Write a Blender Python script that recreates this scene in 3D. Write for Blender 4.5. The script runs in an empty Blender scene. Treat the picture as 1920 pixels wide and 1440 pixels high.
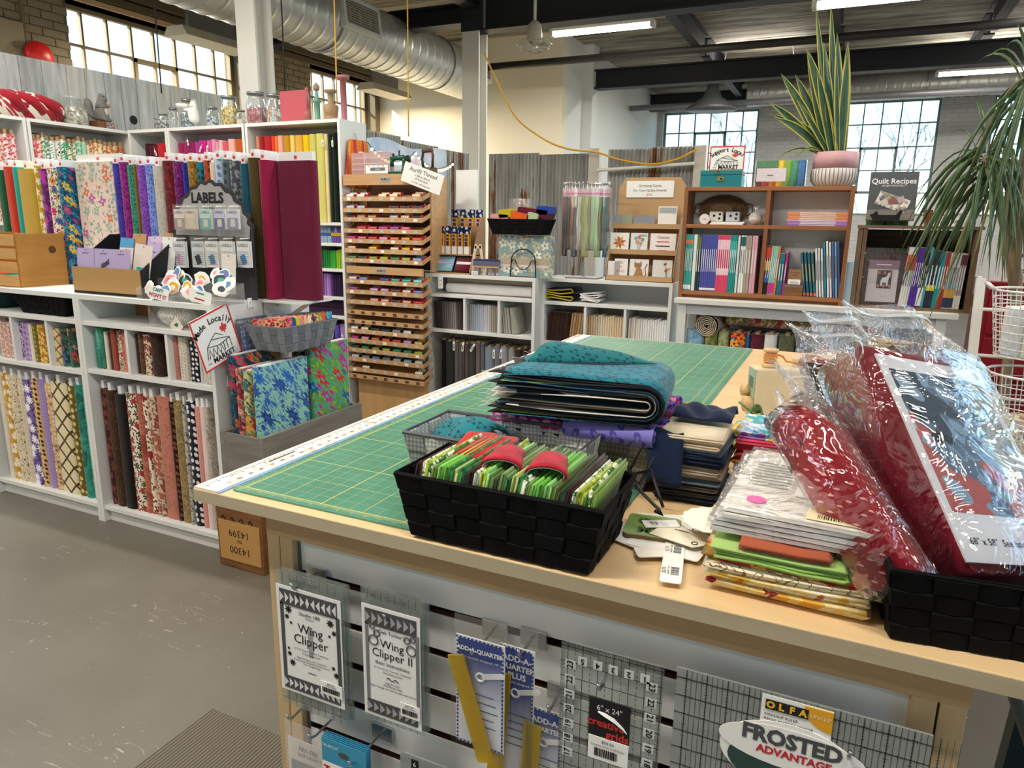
import bpy, bmesh, math, random
from mathutils import Vector, Matrix
R = random.Random(11)
S = bpy.context.scene
COL = S.collection
PI = math.pi
# ------------------------------------------------------------------ camera
FPX = 1332.43
CAM = Vector((.9243, -.771, 1.3957))
_y, _p, _r = -.4326, .2252, .0151
_w = Vector((math.sin(_y)*math.cos(_p), math.cos(_y)*math.cos(_p), -math.sin(_p)))
_a = Vector((math.cos(_y), -math.sin(_y), 0)); _b = _a.cross(_w)
_rt = _a*math.cos(_r)+_b*math.sin(_r); _up = -_a*math.sin(_r)+_b*math.cos(_r)
cd = bpy.data.cameras.new('camera'); cam = bpy.data.objects.new('camera', cd); COL.objects.link(cam)
cd.sensor_width = 36; cd.lens = 36*FPX/1920; cd.clip_start = .02; cd.clip_end = 300
cam.matrix_world = Matrix(((_rt.x, _up.x, -_w.x, CAM.x), (_rt.y, _up.y, -_w.y, CAM.y), (_rt.z, _up.z, -_w.z, CAM.z), (0, 0, 0, 1)))
S.camera = cam
S.view_settings.view_transform = 'Standard'; S.view_settings.look = 'None'
S.view_settings.gamma = 1; S.view_settings.use_curve_mapping = False
S.view_settings.exposure = .2
# ------------------------------------------------------------------ sky and sun
wd = bpy.data.worlds.new('sky'); S.world = wd; wd.use_nodes = True
_n = wd.node_tree.nodes; _bg = _n['Background']
_sk = _n.new('ShaderNodeTexSky'); _sk.sky_type = 'NISHITA'; _sk.sun_disc = False
_sk.sun_elevation = math.radians(32); _sk.sun_rotation = math.radians(250); _sk.air_density = 1.0; _sk.dust_density = .5
wd.node_tree.links.new(_sk.outputs[0], _bg.inputs[0]); _bg.inputs[1].default_value = .46
sl = bpy.data.lights.new('sun', 'SUN'); sl.energy = 15.0; sl.angle = .009; sl.color = (1, .83, .6)
so = bpy.data.objects.new('sun', sl); COL.objects.link(so)
so.rotation_euler = Vector((.80, .42, -.57)).to_track_quat('-Z', 'Y').to_euler()

# ------------------------------------------------------------------ pixel -> point on a real plane
def ray(x, y): return _w+_rt*((x-960)/FPX)+_up*((720-y)/FPX)
def PX(x, y, v): d = ray(x, y); return CAM+d*((v-CAM.x)/d.x)
def PY(x, y, v): d = ray(x, y); return CAM+d*((v-CAM.y)/d.y)
def PZ(x, y, v): d = ray(x, y); return CAM+d*((v-CAM.z)/d.z)

# ------------------------------------------------------------------ materials
def lin(h, a=1):
    if not isinstance(h, str): return tuple(h)+(a,)
    o = []
    for i in (0, 2, 4):
        c = int(h[i:i+2], 16)/255
        o.append(c/12.92 if c < .04045 else ((c+.055)/1.055)**2.4)
    return tuple(o)+(a,)
def nd(nt, t, ins=None, **at):
    n = nt.nodes.new('ShaderNode'+t)
    for k, v in at.items(): setattr(n, k, v)
    for k, v in (ins or {}).items():
        s = n.inputs[k]
        if isinstance(v, bpy.types.NodeSocket): nt.links.new(v, s)
        else: s.default_value = v
    return n
def mt(nt, op, a, b=0., c=None):
    d = {0: a, 1: b}
    if c is not None: d[2] = c
    return nd(nt, 'Math', d, operation=op).outputs[0]
def mixc(nt, f, a, b):
    n = nt.nodes.new('ShaderNodeMix'); n.data_type = 'RGBA'
    for i, v in ((0, f), (6, a), (7, b)):
        if isinstance(v, bpy.types.NodeSocket): nt.links.new(v, n.inputs[i])
        else: n.inputs[i].default_value = v
    return n.outputs[2]
MC = {}
def newm(name):
    m = bpy.data.materials.new(name); m.use_nodes = True
    nt = m.node_tree; b = nt.nodes['Principled BSDF']
    return m, nt, b
def bump(nt, b, h, s=.3, d=.01):
    n = nd(nt, 'Bump', {'Height': h, 'Strength': s, 'Distance': d}); nt.links.new(n.outputs[0], b.inputs['Normal'])
def noise(nt, v, sc, det=3, rough=.55, dist=0):
    return nd(nt, 'TexNoise', {'Vector': v, 'Scale': sc, 'Detail': det, 'Roughness': rough, 'Distortion': dist})
def P(c, rough=.55, metal=0., var=.06, grain=30., spec=.4, alpha=1., trans=0., emit=0.):
    """plain material with a faint noise in tone and relief"""
    k = ('P', c, rough, metal, var, grain, spec, alpha, trans, emit)
    if k in MC: return MC[k]
    m, nt, b = newm('plain_'+str(c))
    tc = nd(nt, 'TexCoord'); n = noise(nt, tc.outputs['Object'], grain)
    col = lin(c); f = mt(nt, 'MULTIPLY_ADD', n.outputs[0], 2*var, 1-var)
    hs = nd(nt, 'HueSaturation', {'Color': col, 'Value': f})
    nt.links.new(hs.outputs[0], b.inputs['Base Color'])
    b.inputs['Roughness'].default_value = rough; b.inputs['Metallic'].default_value = metal
    b.inputs['Specular IOR Level'].default_value = spec
    if alpha < 1: b.inputs['Alpha'].default_value = alpha
    if trans: b.inputs['Transmission Weight'].default_value = trans
    if emit: b.inputs['Emission Color'].default_value = col; b.inputs['Emission Strength'].default_value = emit
    MC[k] = m; return m
def clear(tint='ffffff', gloss=.12, rough=.03, body=0., wrinkle=0., wsc=20., bodyc='ffffff'):
    """thin see-through sheet: transparent with a glossy skin (window panes, plastic bags, acrylic)"""
    k = ('clear', tint, gloss, rough, body, wrinkle, wsc, bodyc)
    if k in MC: return MC[k]
    m, nt, b = newm('clear_'+tint); nt.nodes.remove(b)
    out = nt.nodes['Material Output']
    t = nd(nt, 'BsdfTransparent', {0: lin(tint)}); g = nd(nt, 'BsdfGlossy', {0: (1, 1, 1, 1), 'Roughness': rough})
    fr = nd(nt, 'LayerWeight', {0: .5})
    if wrinkle:
        tc = nd(nt, 'TexCoord'); n = noise(nt, tc.outputs['Object'], wsc, 3, .6, 1.5)
        bp = nd(nt, 'Bump', {'Height': n.outputs[0], 'Strength': wrinkle, 'Distance': .02})
        nt.links.new(bp.outputs[0], g.inputs['Normal']); nt.links.new(bp.outputs[0], fr.inputs['Normal'])
    f = mt(nt, 'ADD', mt(nt, 'MULTIPLY', mt(nt, 'POWER', fr.outputs['Facing'], 4.), .7), gloss)
    src = t.outputs[0]
    if body:
        d = nd(nt, 'BsdfDiffuse', {0: lin(bodyc)}); src = nd(nt, 'MixShader', {0: body, 1: t.outputs[0], 2: d.outputs[0]}).outputs[0]
    x = nd(nt, 'MixShader', {0: f, 1: src, 2: g.outputs[0]}); nt.links.new(x.outputs[0], out.inputs[0])
    MC[k] = m; return m
def emis(c, s):
    k = ('E', c, s)
    if k in MC: return MC[k]
    m, nt, b = newm('lamp_'+c); b.inputs['Emission Color'].default_value = lin(c); b.inputs['Emission Strength'].default_value = s
    b.inputs['Base Color'].default_value = lin(c); MC[k] = m; return m
def wood(c1, c2, sc=1., axis='x', rough=.5, stretch=14., bumpy=.1):
    k = ('W', c1, c2, sc, axis, rough, stretch)
    if k in MC: return MC[k]
    m, nt, b = newm('wood_'+c1)
    tc = nd(nt, 'TexCoord'); a = {'x': (1, stretch, stretch), 'y': (stretch, 1, stretch), 'z': (stretch, stretch, 1)}[axis]
    oi = nd(nt, 'ObjectInfo'); ad = nd(nt, 'VectorMath', {0: tc.outputs['Object'], 1: oi.outputs['Random']}, operation='ADD')
    mp = nd(nt, 'Mapping', {'Vector': ad.outputs[0], 'Scale': tuple(q*sc*3 for q in a)})
    n = noise(nt, mp.outputs[0], 1.5, 6, .65, .4)
    r = nd(nt, 'ValToRGB', {0: n.outputs[0]}); r.color_ramp.elements[0].position = .3; r.color_ramp.elements[1].position = .72
    r.color_ramp.elements[0].color = lin(c1); r.color_ramp.elements[1].color = lin(c2)
    nt.links.new(r.outputs[0], b.inputs['Base Color']); b.inputs['Roughness'].default_value = rough
    bump(nt, b, n.outputs[0], bumpy, .004); MC[k] = m; return m
def fab(base, kind='plain', cs=(), s=1., n=5, r=.30):
    """woven cloth with a printed motif: dots, flowers (n petals), triangles, lattice, gingham, vines, batik, stripes"""
    k = ('F', base, kind, tuple(cs), s, n, r)
    if k in MC: return MC[k]
    m, nt, b = newm('cloth_%s_%s' % (kind, base))
    tc = nd(nt, 'TexCoord'); oi = nd(nt, 'ObjectInfo')
    of = nd(nt, 'VectorMath', {0: tc.outputs['Object'], 1: mt(nt, 'MULTIPLY', oi.outputs['Random'], 3.)}, operation='ADD').outputs[0]
    sp = nd(nt, 'SeparateXYZ', {0: of}); x, y, z = sp.outputs
    u = mt(nt, 'MULTIPLY_ADD', y, .6, x); v = mt(nt, 'MULTIPLY_ADD', y, .8, z)
    uv = nd(nt, 'CombineXYZ', {0: u, 1: v}).outputs[0]
    fold = noise(nt, of, 9, 3, .6)
    col = lin(base)
    def layer(sc, n, r, amp, jit=.75):
        q = nd(nt, 'VectorMath', {0: uv, 'Scale': sc}, operation='SCALE').outputs[0]
        vo = nd(nt, 'TexVoronoi', {'Vector': q, 'Scale': 1., 'Randomness': jit}, voronoi_dimensions='2D')
        d = nd(nt, 'VectorMath', {0: q, 1: vo.outputs['Position']}, operation='SUBTRACT').outputs[0]
        sx = nd(nt, 'SeparateXYZ', {0: d}); rnd = nd(nt, 'SeparateColor', {0: vo.outputs['Color']})
        ang = mt(nt, 'ADD', mt(nt, 'ARCTAN2', sx.outputs[1], sx.outputs[0]), mt(nt, 'MULTIPLY', rnd.outputs[1], 6.28))
        ln = nd(nt, 'VectorMath', {0: d}, operation='LENGTH').outputs['Value']
        lim = mt(nt, 'MULTIPLY_ADD', mt(nt, 'COSINE', mt(nt, 'MULTIPLY', ang, float(n))), amp*r, r) if n else r
        return mt(nt, 'LESS_THAN', ln, lim), mt(nt, 'LESS_THAN', ln, r*.34), rnd.outputs[0]
    def pick(f, cols):
        rp = nd(nt, 'ValToRGB', {0: f}); e = rp.color_ramp; e.interpolation = 'CONSTANT'
        while len(e.elements) < len(cols): e.elements.new(.5)
        for i, c in enumerate(cols): e.elements[i].position = i/len(cols); e.elements[i].color = lin(c)
        return rp.outputs[0]
    cs = list(cs) or ['ffffff']
    if kind == 'dots':
        a, _, rn = layer(60*s, 0, r, 0, .35); col = mixc(nt, a, col, pick(rn, cs))
    elif kind == 'tri':
        a, _, rn = layer(34*s, 3, r, .55); c2, _, _ = layer(34*s, 3, r*.55, .5); a = mt(nt, 'SUBTRACT', a, c2); col = mixc(nt, a, col, pick(rn, cs))
    elif kind == 'flower':
        lf, _, lr = layer(36*s, 2, r*.85, .8); col = mixc(nt, lf, col, lin(cs[-1]))
        a, ce, rn = layer(20*s, n, r*1.2, .32); col = mixc(nt, a, col, pick(rn, cs[:-1] or cs)); col = mixc(nt, ce, col, lin(cs[0] if len(cs) > 2 else 'e8c84a'))
    elif kind == 'bigflower':
        vn = noise(nt, uv, 30*s, 1, .5, 1.); w = mt(nt, 'LESS_THAN', mt(nt, 'ABSOLUTE', mt(nt, 'SUBTRACT', vn.outputs[0], .5)), .022); col = mixc(nt, w, col, lin(cs[-1]))
        lf, _, lr = layer(27*s, 2, r*1.0, .75); col = mixc(nt, lf, col, pick(lr, cs[-2:]))
        d2, c2, r2 = layer(15*s, n+2, r*.85, .25); col = mixc(nt, d2, col, pick(r2, cs[1:])); col = mixc(nt, c2, col, lin(cs[0]))
        a, ce, rn = layer(9.*s, n, r*1.12, .3); col = mixc(nt, a, col, pick(rn, cs[:3])); col = mixc(nt, ce, col, lin(cs[-1]))
    elif kind == 'lattice':
        for sg in (1, -1):
            q = mt(nt, 'SINE', mt(nt, 'MULTIPLY', mt(nt, 'ADD', u, mt(nt, 'MULTIPLY', v, float(sg))), 90*s)); col = mixc(nt, mt(nt, 'GREATER_THAN', q, .86), col, lin(cs[0]))
    elif kind == 'gingham':
        for ax in (u, v):
            q = mt(nt, 'SINE', mt(nt, 'MULTIPLY', ax, 300*s)); col = mixc(nt, mt(nt, 'MULTIPLY', mt(nt, 'GREATER_THAN', q, 0.), .5), col, lin(cs[0]))
    elif kind == 'stripe':
        q = mt(nt, 'SINE', mt(nt, 'MULTIPLY', u, 220*s)); col = mixc(nt, mt(nt, 'GREATER_THAN', q, .2), col, lin(cs[0]))
    elif kind == 'vine':
        for i, c in enumerate(cs):
            vn = noise(nt, nd(nt, 'VectorMath', {0: uv, 1: (i*3.3, i, 0)}, operation='ADD').outputs[0], (34-7*i)*s, 1, .5, 1.2)
            w = mt(nt, 'LESS_THAN', mt(nt, 'ABSOLUTE', mt(nt, 'SUBTRACT', vn.outputs[0], .5)), .03); col = mixc(nt, w, col, lin(c))
    elif kind == 'batik':
        vn = noise(nt, of, 22*s, 5, .7, 2.); col = mixc(nt, nd(nt, 'MapRange', {0: vn.outputs[0], 1: .38, 2: .62}).outputs[0], col, pick(noise(nt, of, 9*s, 1).outputs[0], cs))
    f = mt(nt, 'MULTIPLY_ADD', fold.outputs[0], .28, .86)
    hs = nd(nt, 'HueSaturation', {'Color': col, 'Value': f}); nt.links.new(hs.outputs[0], b.inputs['Base Color'])
    b.inputs['Roughness'].default_value = .85; b.inputs['Specular IOR Level'].default_value = .15
    b.inputs['Sheen Weight'].default_value = .15
    bump(nt, b, fold.outputs[0], .25, .01); MC[k] = m; return m

# ------------------------------------------------------------------ mesh builder
class MB:
    def __init__(s, m=None): s.v = []; s.f = []; s.m = m
    def add(s, vs, fs):
        o = len(s.v)
        s.v += [tuple(s.m @ Vector(q)) if s.m else tuple(q) for q in vs]
        s.f += [tuple(o+i for i in q) for q in fs]; return s
    def box(s, x0, y0, z0, x1, y1, z1):
        return s.add([(x, y, z) for z in (z0, z1) for y in (y0, y1) for x in (x0, x1)],
                     [(0, 2, 3, 1), (4, 5, 7, 6), (0, 1, 5, 4), (2, 6, 7, 3), (0, 4, 6, 2), (1, 3, 7, 5)])
    def cyl(s, p, q, r, r2=None, n=10, cap=True):
        p, q = Vector(p), Vector(q); d = (q-p).normalized(); a = d.orthogonal().normalized(); b = d.cross(a)
        r2 = r if r2 is None else r2
        vs = [p+(a*math.cos(t)+b*math.sin(t))*r for t in [2*PI*i/n for i in range(n)]]+[q+(a*math.cos(t)+b*math.sin(t))*r2 for t in [2*PI*i/n for i in range(n)]]
        fs = [(i, (i+1) % n, n+(i+1) % n, n+i) for i in range(n)]
        if cap: fs += [tuple(range(n))[::-1], tuple(range(n, 2*n))]
        return s.add(vs, fs)
    def tube(s, pts, r, n=6, closed=False):
        pts = [Vector(q) for q in pts]; N = len(pts); vs = []; fs = []; a = None
        for i, q in enumerate(pts):
            d = (pts[(i+1) % N] if (closed or i < N-1) else q)-(pts[i-1] if (closed or i > 0) else q); d = d.normalized()
            a = d.orthogonal().normalized() if a is None else (a-d*a.dot(d)).normalized()
            b = d.cross(a); rr = r[i] if isinstance(r, (list, tuple)) else r
            vs += [q+(a*math.cos(t)+b*math.sin(t))*rr for t in [2*PI*k/n for k in range(n)]]
        for i in range(N if closed else N-1):
            j = (i+1) % N
            fs += [(i*n+k, i*n+(k+1) % n, j*n+(k+1) % n, j*n+k) for k in range(n)]
        if not closed: fs += [tuple(range(n))[::-1], tuple(range((N-1)*n, N*n))]
        return s.add(vs, fs)
    def lathe(s, prof, n=16, c=(0, 0, 0)):
        vs = [(c[0]+r*math.cos(2*PI*i/n), c[1]+r*math.sin(2*PI*i/n), c[2]+z) for r, z in prof for i in range(n)]
        fs = [(j*n+i, j*n+(i+1) % n, (j+1)*n+(i+1) % n, (j+1)*n+i) for j in range(len(prof)-1) for i in range(n)]
        if prof[0][0] > 1e-6: fs.append(tuple(range(n))[::-1])
        if prof[-1][0] > 1e-6: fs.append(tuple(range((len(prof)-1)*n, len(prof)*n)))
        return s.add(vs, fs)
    def prism(s, poly, ax, a, b):
        n = len(poly)
        def pt(q, w): return {'x': (w, q[0], q[1]), 'y': (q[0], w, q[1]), 'z': (q[0], q[1], w)}[ax]
        fs = [(i, (i+1) % n, n+(i+1) % n, n+i) for i in range(n)]+[tuple(range(n))[::-1], tuple(range(n, 2*n))]
        return s.add([pt(q, a) for q in poly]+[pt(q, b) for q in poly], fs)
    def grid(s, f, nu, nv, cu=False):
        vs = [f(i/(nu if cu else nu-1), j/(nv-1)) for j in range(nv) for i in range(nu)]
        fs = [(j*nu+i, j*nu+(i+1) % nu, (j+1)*nu+(i+1) % nu, (j+1)*nu+i) for j in range(nv-1) for i in range(nu if cu else nu-1)]
        return s.add(vs, fs)
    def sphere(s, c, rx, ry=None, rz=None, n=10, k=7):
        ry = ry or rx; rz = rz or rx
        return s.grid(lambda u, v: (c[0]+rx*math.cos(2*PI*u)*math.sin(PI*v), c[1]+ry*math.sin(2*PI*u)*math.sin(PI*v), c[2]-rz*math.cos(PI*v)), n, k, True)
    def mesh(s, name, smooth=False):
        me = bpy.data.meshes.new(name); me.from_pydata(s.v, [], s.f)
        bm = bmesh.new(); bm.from_mesh(me); bmesh.ops.recalc_face_normals(bm, faces=bm.faces); bm.to_mesh(me); bm.free()
        if smooth: me.shade_smooth()
        return me
def rrect(w, h, r, k=3, cx=0, cy=0):
    out = []
    for sx, sy, a in ((1, 1, 0), (-1, 1, 1), (-1, -1, 2), (1, -1, 3)):
        for i in range(k+1):
            t = PI/2*(a+i/k); out.append((cx+sx*(w/2-r)+r*math.cos(t), cy+sy*(h/2-r)+r*math.sin(t)))
    return out
def ob(name, mb, mat, parent=None, smooth=False, loc=None, rz=0., bev=0., solid=0., sub=0, mx=None):
    me = mb if isinstance(mb, bpy.types.Mesh) else mb.mesh(name, smooth)
    o = bpy.data.objects.new(name, me); COL.objects.link(o)
    if mat is not None:
        if not me.materials: me.materials.append(None)
        o.material_slots[0].link = 'OBJECT'; o.material_slots[0].material = mat
    if parent: o.parent = parent
    if mx is not None: o.matrix_local = mx
    else:
        if loc is not None: o.location = loc
        if rz: o.rotation_euler = (0, 0, rz)
    if solid: q = o.modifiers.new('thickness', 'SOLIDIFY'); q.thickness = solid; q.offset = 0
    if bev: q = o.modifiers.new('rounding', 'BEVEL'); q.width = bev; q.segments = 2; q.limit_method = 'ANGLE'
    if sub: q = o.modifiers.new('smoothing', 'SUBSURF'); q.levels = q.render_levels = sub
    return o
def tag(o, label=None, cat=None, group=None, kind=None):
    if label: o['label'] = label
    if cat: o['category'] = cat
    if group: o['group'] = group
    if kind: o['kind'] = kind
    return o
def T(name, label, cat, loc=(0, 0, 0), rz=0., group=None, rot=None):
    o = bpy.data.objects.new(name, None); COL.objects.link(o); o.location = loc
    o.empty_display_size = .05
    o.rotation_euler = rot if rot else (0, 0, rz)
    return tag(o, label, cat, group)
def struct(name, mb, mat, **k): return tag(ob(name, mb, mat, **k), kind='structure')
def face(o, r, u):
    """matrix whose x runs along r, y along u, z out of the surface"""
    o, r, u = Vector(o), Vector(r).normalized(), Vector(u).normalized(); n = r.cross(u)
    return Matrix(((r.x, u.x, n.x, o.x), (r.y, u.y, n.y, o.y), (r.z, u.z, n.z, o.z), (0, 0, 0, 1)))
TXT = {}
def text(s, size, mat, parent, mx, align='CENTER', name='lettering', bold=0., shear=0., sx=1.):
    k = (s, size, align, bold, shear, sx)
    if s[0] == '~':   # print too small to read: one thin line of ink
        w = len(s)*size*.42; return ob('print_line', MB().add([(-w/2, -size*.14, 0), (w/2, -size*.14, 0), (w/2, size*.14, 0), (-w/2, size*.14, 0)], [(0, 1, 2, 3)]), mat, parent, mx=mx)
    if k not in TXT:
        cu = bpy.data.curves.new('lettering', 'FONT'); cu.body = s; cu.size = size; cu.align_x = align; cu.align_y = 'CENTER'
        cu.offset = bold; cu.shear = shear; cu.resolution_u = 2; cu.fill_mode = 'FRONT'
        t = bpy.data.objects.new('tmp', cu); COL.objects.link(t)
        me = bpy.data.meshes.new_from_object(t); bpy.data.objects.remove(t); bpy.data.curves.remove(cu)
        if sx != 1:
            for q in me.vertices: q.co.x *= sx
        TXT[k] = me
    me = TXT[k]
    return ob(name, me, mat, parent, mx=mx)
def off(m, x, y, z=.0006): return m @ Matrix.Translation((x, y, z))
ORD = ['zeroth', 'first', 'second', 'third', 'fourth', 'fifth', 'sixth', 'seventh', 'eighth', 'ninth', 'tenth', 'eleventh', 'twelfth', 'thirteenth', 'fourteenth', 'fifteenth', 'sixteenth', 'seventeenth', 'eighteenth', 'nineteenth', 'twentieth']
def nth(i): return ORD[i] if i < len(ORD) else ('thirtieth' if i == 30 else ('twenty-' if i < 30 else 'thirty-')+ORD[i % 10])
INK = P('15161a', .7, var=0); WHITE = P('f1f1ee', .55, var=.02); PAPER = P('efeee9', .75, var=.03)
BLACKM = P('141416', .45); CHROME = P('c9cbcd', .25, 1.); STEEL = P('9a9ca0', .4, .9)
# ------------------------------------------------------------------ the building
def floormat():
    m, nt, b = newm('painted_concrete'); tc = nd(nt, 'TexCoord'); v = tc.outputs['Object']
    n = noise(nt, v, 1.3, 5, .6); n2 = noise(nt, v, 60, 3, .7)
    r = nd(nt, 'ValToRGB', {0: n.outputs[0]}); e = r.color_ramp
    e.elements[0].position = .3; e.elements[0].color = lin('5d574c'); e.elements[1].position = .7; e.elements[1].color = lin('6f6a5f')
    mp = nd(nt, 'Mapping', {'Vector': v, 'Rotation': (0, 0, .5), 'Scale': (.6, 4., 1)})
    sc = noise(nt, mp.outputs[0], 3.2, 3, .6, .6); w = mt(nt, 'LESS_THAN', mt(nt, 'ABSOLUTE', mt(nt, 'SUBTRACT', sc.outputs[0], .5)), .0028)
    msk = mt(nt, 'GREATER_THAN', noise(nt, v, 2.2, 2).outputs[0], .56); br = mt(nt, 'GREATER_THAN', noise(nt, v, 25, 2).outputs[0], .5)
    w = mt(nt, 'MULTIPLY', mt(nt, 'MULTIPLY', w, msk), br)
    col = mixc(nt, w, r.outputs[0], lin('a89f8c'))
    vo = nd(nt, 'TexVoronoi', {'Vector': v, 'Scale': 9.}); ch = mt(nt, 'LESS_THAN', vo.outputs[0], .045); col = mixc(nt, ch, col, lin('57524a'))
    vo2 = nd(nt, 'TexVoronoi', {'Vector': v, 'Scale': 13.}); ch = mt(nt, 'LESS_THAN', vo2.outputs[0], .035); col = mixc(nt, ch, col, lin('bdb5a4'))
    nt.links.new(col, b.inputs['Base Color']); b.inputs['Roughness'].default_value = .5
    bump(nt, b, n2.outputs[0], .12, .004); return m
struct('floor', MB().box(-6.3, -5, -.2, 6.2, 15, 0), floormat())
def brickmat(c1, c2, mort, name):
    m, nt, b = newm(name); tc = nd(nt, 'TexCoord'); sp = nd(nt, 'SeparateXYZ', {0: tc.outputs['Object']})
    uv = nd(nt, 'CombineXYZ', {0: mt(nt, 'ADD', sp.outputs[0], sp.outputs[1]), 1: sp.outputs[2]}).outputs[0]
    br = nd(nt, 'TexBrick', {'Vector': uv, 'Color1': lin(c1), 'Color2': lin(c2), 'Mortar': lin(mort), 'Scale': 1., 'Mortar Size': .006, 'Brick Width': .22, 'Row Height': .075})
    nt.links.new(br.outputs[0], b.inputs['Base Color']); b.inputs['Roughness'].default_value = .8
    bump(nt, b, br.outputs[1], -.5, .008); return m
OLIVE = P('8a7d66', .75, grain=14, var=.12); OLIVED = P('6f6450', .8, grain=14, var=.1)
CREAM = P('efe6d0', .75, grain=4, var=.03); PALE = P('e4e6e4', .75, grain=4, var=.03)
FARB = brickmat('dcdcda', 'd3d3d1', 'c6c6c4', 'white_painted_brick')
GLASS = clear('f4fbff', .03, .02)
def wall_holes(name, ax, pos, t, a0, a1, z0, z1, holes, mat):
    """wall in plane x=pos or y=pos (thickness t outward) with rectangular openings (a0,a1,z0,z1)"""
    mb = MB()
    def bx(p, q, r, s):
        if q-p < 1e-4 or s-r < 1e-4: return
        lo, hi = min(pos, pos+t), max(pos, pos+t)
        mb.box(*((lo, p, r, hi, q, s) if ax == 'x' else (p, lo, r, q, hi, s)))
    c = a0
    for h in sorted(holes):
        bx(c, h[0], z0, z1); bx(h[0], h[1], z0, h[2]); bx(h[0], h[1], h[3], z1); c = h[1]
    bx(c, a1, z0, z1); return struct(name, mb, mat)
WN = [0]
def window(ax, pos, a0, a1, z0, z1, nc, nr, fm, vent=None):
    WN[0] += 1
    w = bpy.data.objects.new('window_%d' % WN[0], None); COL.objects.link(w); w.empty_display_size = .1; w['kind'] = 'structure'
    w.location = (pos, a0, z0) if ax == 'x' else (a0, pos, z0)
    W, H = a1-a0, z1-z0
    def bx(mb, p, q, r, s, d=.02):
        mb.box(*((-d, p, r, d, q, s) if ax == 'x' else (p, -d, r, q, d, s))); return mb
    mb = MB()
    for p, q, r, s in ((0, .04, 0, H), (W-.04, W, 0, H), (.04, W-.04, 0, .04), (.04, W-.04, H-.04, H)): bx(mb, p, q, r, s, .03)
    ob('window_frame', mb, fm, w)
    cw, ch = W/nc, H/nr
    for i in range(1, nc): ob('muntin', bx(MB(), i*cw-.011, i*cw+.011, .04, H-.04), fm, w)
    for j in range(1, nr): ob('muntin', bx(MB(), .04, W-.04, j*ch-.011, j*ch+.011, .018), fm, w)
    if vent:
        i0, i1, j0, j1 = vent; mb = MB()
        for p, q, r, s in ((i0*cw, i0*cw+.035, j0*ch, j1*ch), (i1*cw-.035, i1*cw, j0*ch, j1*ch), (i0*cw, i1*cw, j0*ch, j0*ch+.035), (i0*cw, i1*cw, j1*ch-.035, j1*ch)): bx(mb, p, q, r, s, .035)
        ob('vent_frame', mb, fm, w)
    pm = bx(MB(), 0, cw-.02, 0, ch-.02, .003).mesh('pane')
    for i in range(nc):
        for j in range(nr): ob('pane', pm, GLASS, w, loc=((0, i*cw+.01, j*ch+.01) if ax == 'x' else (i*cw+.01, 0, j*ch+.01)))
    return w
ZC = 3.95
LW = -6.0
wall_l = wall_holes('wall_left', 'x', LW, -.3, -5, 9.1, 0, ZC, [(.2, 2.4, 1.2, 3.38), (4.07, 6.27, 1.6, 3.38), (7.48, 8.98, 1.6, 3.44)], OLIVED)
FRM = P('8a7a5c', .6); FRG = P('7f9490', .6)
window('x', LW-.2, .2, 2.4, 1.2, 3.38, 8, 6, FRM)
window('x', LW-.2, 4.07, 6.27, 1.6, 3.38, 8, 5, FRM, (3, 5, 2, 4)); window('x', LW-.2, 7.48, 8.98, 1.6, 3.44, 6, 5, FRM)
bm_ = MB().box(0, 0, 0, .012, .21, .064).mesh('brick')
for a, b_, z0, z1 in ((3.05, 4.07, 2.48, 3.52), (6.27, 7.48, 2.35, 3.52)):
    nz = int((z1-z0)/.074)
    for j in range(nz):
        y = a-(.11 if j % 2 else 0)
        while y < b_-.02:
            lo, hi = max(y, a), min(y+.21, b_)
            if hi-lo > .03:
                me = bm_ if hi-lo > .2 else MB().box(0, 0, 0, .012, hi-lo, .064)
                ob('brick', me, OLIVE, wall_l, loc=(LW, lo, z0+j*.074))
            y += .22
tag(ob('window_lintel', MB().box(LW, 3.9, 3.52, LW+.1, 9.1, 3.72).box(LW, 3.95, 3.44, LW+.05, 9.1, 3.5), P('5d523f', .7)), 'long brown steel lintel beam above the left wall windows', 'lintel')
for i, (a, b_, z) in enumerate(((4.07, 6.27, 3.38), (7.48, 8.98, 3.44))):
    struct('trim_%d' % (i+1), MB().box(LW-.28, a, z, LW+.02, b_, z+.05), P('c8ab85', .7))
wall_holes('wall_back', 'y', 9.1, .2, -6.3, -2.93, 0, ZC, [], CREAM)
wall_holes('wall_side', 'x', -2.93, -.2, 9.3, 14.6, 0, ZC, [], PALE)
struct('trim_3', MB().box(-2.93, 9.95, 0, -2.78, 10.2, ZC), PALE)
FH = [(-2.82, -.94, 2.0, 3.62), (.30, 2.16, 1.6, 3.66), (2.95, 4.5, 1.6, 3.66)]
wall_holes('wall_far', 'y', 14.6, .3, -3.13, 6.2, 0, ZC, FH, FARB)
for h in FH: window('y', 14.72, h[0], h[1], h[2], h[3], 6, 4 if h[2] > 1.8 else 5, FRG, (2, 4, 1, 3))
RH = [(-3.6, -.9, 1.0, 3.85), (-.4, 2.3, 1.0, 3.85), (2.8, 5.5, 1.0, 3.85), (6.0, 8.7, 1.0, 3.85), (9.2, 11.9, 1.0, 3.85)]  # unseen right wall windows, enlarged and set close to reflect in the bags
wall_holes('wall_right', 'x', 4.6, .3, -5, 14.9, 0, ZC, RH, FARB)
for h in RH: window('x', 4.8, h[0], h[1], h[2], h[3], 6, 6, FRG)
wall_holes('wall_front', 'y', -5, -.2, -6.3, 6.3, 0, ZC, [], PALE)
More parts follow.
